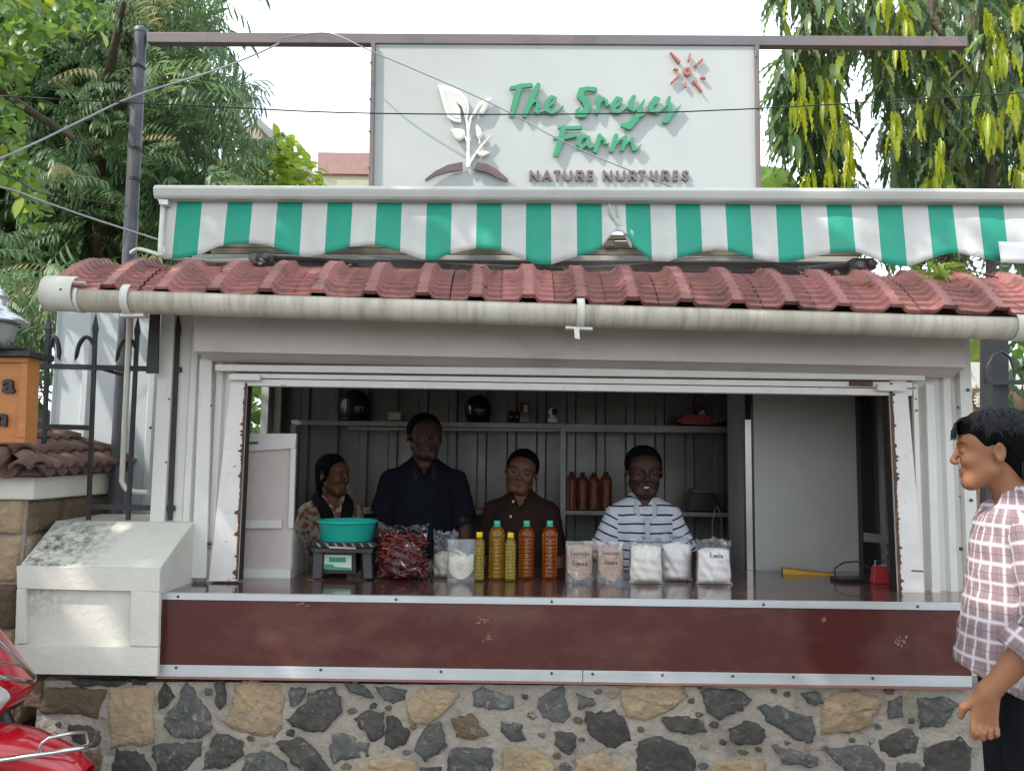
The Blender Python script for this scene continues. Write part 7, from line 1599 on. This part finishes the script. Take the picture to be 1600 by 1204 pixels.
# dry creeper and twigs lying on the tiles
tf = thing('creeper', 'tangle of dry twigs and green leaves lying on the right end of the tiles', 'creeper', P(1480, 430, 3.5))
mb = MB()
for k in range(60):
    x, y = g.uniform(1455, 1600), g.uniform(396, 436)+.0; a_ = g.uniform(0, 6.28); L_ = g.uniform(10, 38); Y = g.uniform(3.46, 3.62); bx, by = x+math.cos(a_)*L_, y+math.sin(a_)*L_*.45; mb.tube([P(x, y, Y), P((x+bx)/2+g.gauss(0, 3), (y+by)/2+g.gauss(0, 3), Y-.01), P(bx, by, Y+g.uniform(-.05, .05))], [.0022, .0018, .001], 4, caps=False)
obj('twigs', mb, mat('dry_twig', (.30, .25, .21), .8), tf)['kind'] = 'stuff'
cp = []
for k in range(34): cp.append((P(g.gauss(1462, 22), g.gauss(420, 8), g.uniform(3.36, 3.5)), Vector((g.gauss(0, .8), g.gauss(-.4, .4), g.gauss(-.5, .4))), g.uniform(.35, .6), rd(), g.random()*.99))
for k in range(9): cp.append((P(1440+g.gauss(8, 12), g.uniform(425, 440), 3.28), Vector((g.gauss(.1, .25), -.3, -1)), g.uniform(.7, .9), Vector((0, -1, .3)), .3+g.random()*.6))
scatter('leaves', lp, cp, gY if False else gC, tf)
lit = [(roofpt(g.uniform(-1.6, 2.1), g.uniform(.15, .98), .03), rd(.2), g.uniform(.28, .5), rd(.3, 2), g.random()) for k in range(46)]
o = scatter('fallen_leaves', bl_p, lit, leafmat('dry_leaf', (.20, .12, .05), (.32, .22, .09), .2, .7)); tag(o, 'scattered small dry leaves lying along the red roof tiles', 'leaves')
# fallen bits and cable on the tiles
tag(obj('dry_stick', MB().tube([P(1213, 414, 3.42), P(1240, 420, 3.40), P(1262, 432, 3.36)], .003, 5), bark), 'thin bleached stick lying on the roof tiles at right', 'stick')

# ------------------------------------------------------------------ overhead cables
cab = mat('black_cable', (.02, .02, .022), .45); cabg = mat('grey_cable', (.30, .31, .33), .4)
def cable(name, pts, r, m, label, n=24):
    q = []; pts = [P(*p) for p in pts]
    for i in range(len(pts)-1):
        p0 = pts[max(i-1, 0)]; p1 = pts[i]; p2 = pts[i+1]; p3 = pts[min(i+2, len(pts)-1)]
        for k in range(n//(len(pts)-1)+1): t = k/(n//(len(pts)-1)+1); q.append(.5*((2*p1)+(p2-p0)*t+(2*p0-5*p1+4*p2-p3)*t*t+(3*p1-p0-3*p2+p3)*t**3))
    q.append(pts[-1]); return tag(obj(name, MB().tube(q, r, 6), m), label, 'cable', 'cables strung over the kiosk')
cable('cable', [(-400, 125, 2.9), (0, 150, 3.0), (300, 165, 3.05), (600, 177.5, 3.1), (1060, 175, 3.15), (1600, 145, 3.2), (2000, 120, 3.2)], .0028, cab, 'thin black cable crossing the whole view in front of the sign lettering')
cable('cable', [(440, 60, 3.86), (490, 52, 3.86), (525, 55, 3.8), (580, 80, 3.75), (760, 158, 3.7), (900, 231, 3.65), (1064, 298, 3.6)], .0032, cabg, 'grey cable slanting from the top beam down across the sign to the awning')
cable('cable', [(436, 68, 3.87), (400, 85, 3.8), (330, 112, 3.6), (210, 150, 3.4), (120, 192, 3.2), (0, 248, 3.0), (-200, 320, 2.8)], .0042, cabg, 'grey cable sloping down left from the beam across the dark pole')
cable('cable', [(-200, 250, 3.2), (0, 292, 3.3), (60, 312, 3.3), (140, 340, 3.35), (252, 376, 3.43)], .0042, cabg, 'thick grey cable running from the left edge to the awning end')
cable('cable', [(-150, 240, 3.6), (0, 270, 3.7), (60, 300, 3.75), (140, 313, 3.8), (200, 322, 3.85)], .0024, cab, 'thin black wire behind the thick cable reaching the dark pole')
cable('cable', [(205, 395, 3.8), (216, 389, 3.7), (240, 395, 3.6), (262, 402, 3.55), (330, 408, 3.55), (420, 405, 3.5)], .009, M['pvc'], 'white flexible conduit looped behind the left roof tiles')
cable('cable', [(560, 398, 3.55), (680, 410, 3.52), (760, 414, 3.5), (900, 417, 3.5), (1000, 412, 3.5), (1100, 402, 3.52), (1200, 404, 3.52)], .0020, cabg, 'thin pale wire sagging between the awning and the tile crest')
cable('cable', [(1460, 408, 3.45), (1500, 418, 3.42), (1560, 434, 3.40), (1640, 452, 3.38)], .0030, cab, 'black cable lying over the tiles at the right end')

# ------------------------------------------------------------------ right side: railing, post, neighbour's wall
fr_ = thing('garden_railing', 'dark iron railing with arched top beyond the right corner of the kiosk', 'railing', P(1560, 900, 4.3))
mb = MB(); mb.slab([(1534, 500), (1540, 500), (1541, 1000), (1535, 1000)], 4.30, 4.32); obj('bar', mb, M['dark'], fr_)
mb = MB(); mb.slab([(1536, 593), (1660, 594), (1660, 601), (1536, 600)], 4.30, 4.315); obj('rail', mb, M['dark'], fr_)
mb = MB(); mb.tube([P(1541, 590, 4.3), P(1543, 572, 4.3), P(1552, 555, 4.3), P(1566, 549, 4.3), P(1578, 558, 4.3), P(1583, 574, 4.3), P(1585, 590, 4.3)], [.007]*6+[.002], 6); obj('arch', mb, M['dark'], fr_)
mb = MB(); mb.slab([(1551, 480), (1576, 480), (1577, 1000), (1553, 1000)], 4.4, 4.5); o = obj('gate_post', mb, M['black']); tag(o, 'wide black square post behind the railing at the right edge', 'post')
nb_ = thing('neighbour_wall', 'brown wall with pale round ornament and white upper wall behind the right railing', 'wall', P(1540, 700, 7))
mb = MB(); mb.slab([(1500, 607), (1720, 612), (1720, 1000), (1500, 1000)], 7, 7.2); obj('brown_wall', mb, mat('brown_paint', (.22, .12, .07), .7), nb_)
mb = MB(); mb.slab([(1500, 556), (1720, 558), (1720, 611), (1500, 606)], 7.6, 7.8); obj('white_wall', mb, mat('white_wall', (.75, .74, .70), .8), nb_)
mb = MB(); c = P(1530, 625, 6.97)
for k in range(12): a_ = k/12*6.283; mb.ell(c+Vector((math.cos(a_)*.040, 0, math.sin(a_)*.058)), (.012, .012, .012), 6, 4)
mb.ell(c, (.033, .02, .05), 12, 8); obj('ornament', mb, mat('ivory', (.70, .66, .56), .6), nb_)
# far building behind the tree line
bd = thing('far_building', 'distant cream building with a dusty pink parapet between the trees and the sign', 'building', P(535, 500, 16))
mb = MB(); mb.slab([(497, 238), (640, 240), (640, 273), (496, 271)], 16, 20); obj('parapet', mb, mat('pink_parapet', (.36, .22, .20), .8), bd)
crm = mat('cream_wall', (.58, .56, .40), .8); mb = MB(); mb.slab([(498, 271.5), (640, 273.5), (640, 620), (498, 620)], 16.1, 20); obj('wall', mb, crm, bd)
mb = MB(); mb.slab([(526, 281), (640, 282), (640, 320), (526, 320)], 16.02, 16.09); obj('window_band', mb, mat('shaded_cream', (.40, .41, .30), .8), bd)  # band in a darker cream than the wall, shade put into the colour
b2 = thing('gabled_house', 'pale house with a sloping grey gable edge behind the left tree', 'house', P(455, 500, 13))
mb = MB(); mb.slab([(400, 190), (432, 212), (470, 255), (492, 290), (492, 600), (380, 600), (380, 200)], 13.2, 16); obj('wall', mb, mat('pale_wall', (.48, .40, .34), .8), b2)
mb = MB(); mb.slab([(398, 180), (436, 212), (492, 272), (494, 292), (466, 262), (430, 222), (400, 196)], 12.8, 16.2); obj('gable_edge', mb, mat('gable_grey', (.34, .34, .34), .8), b2)
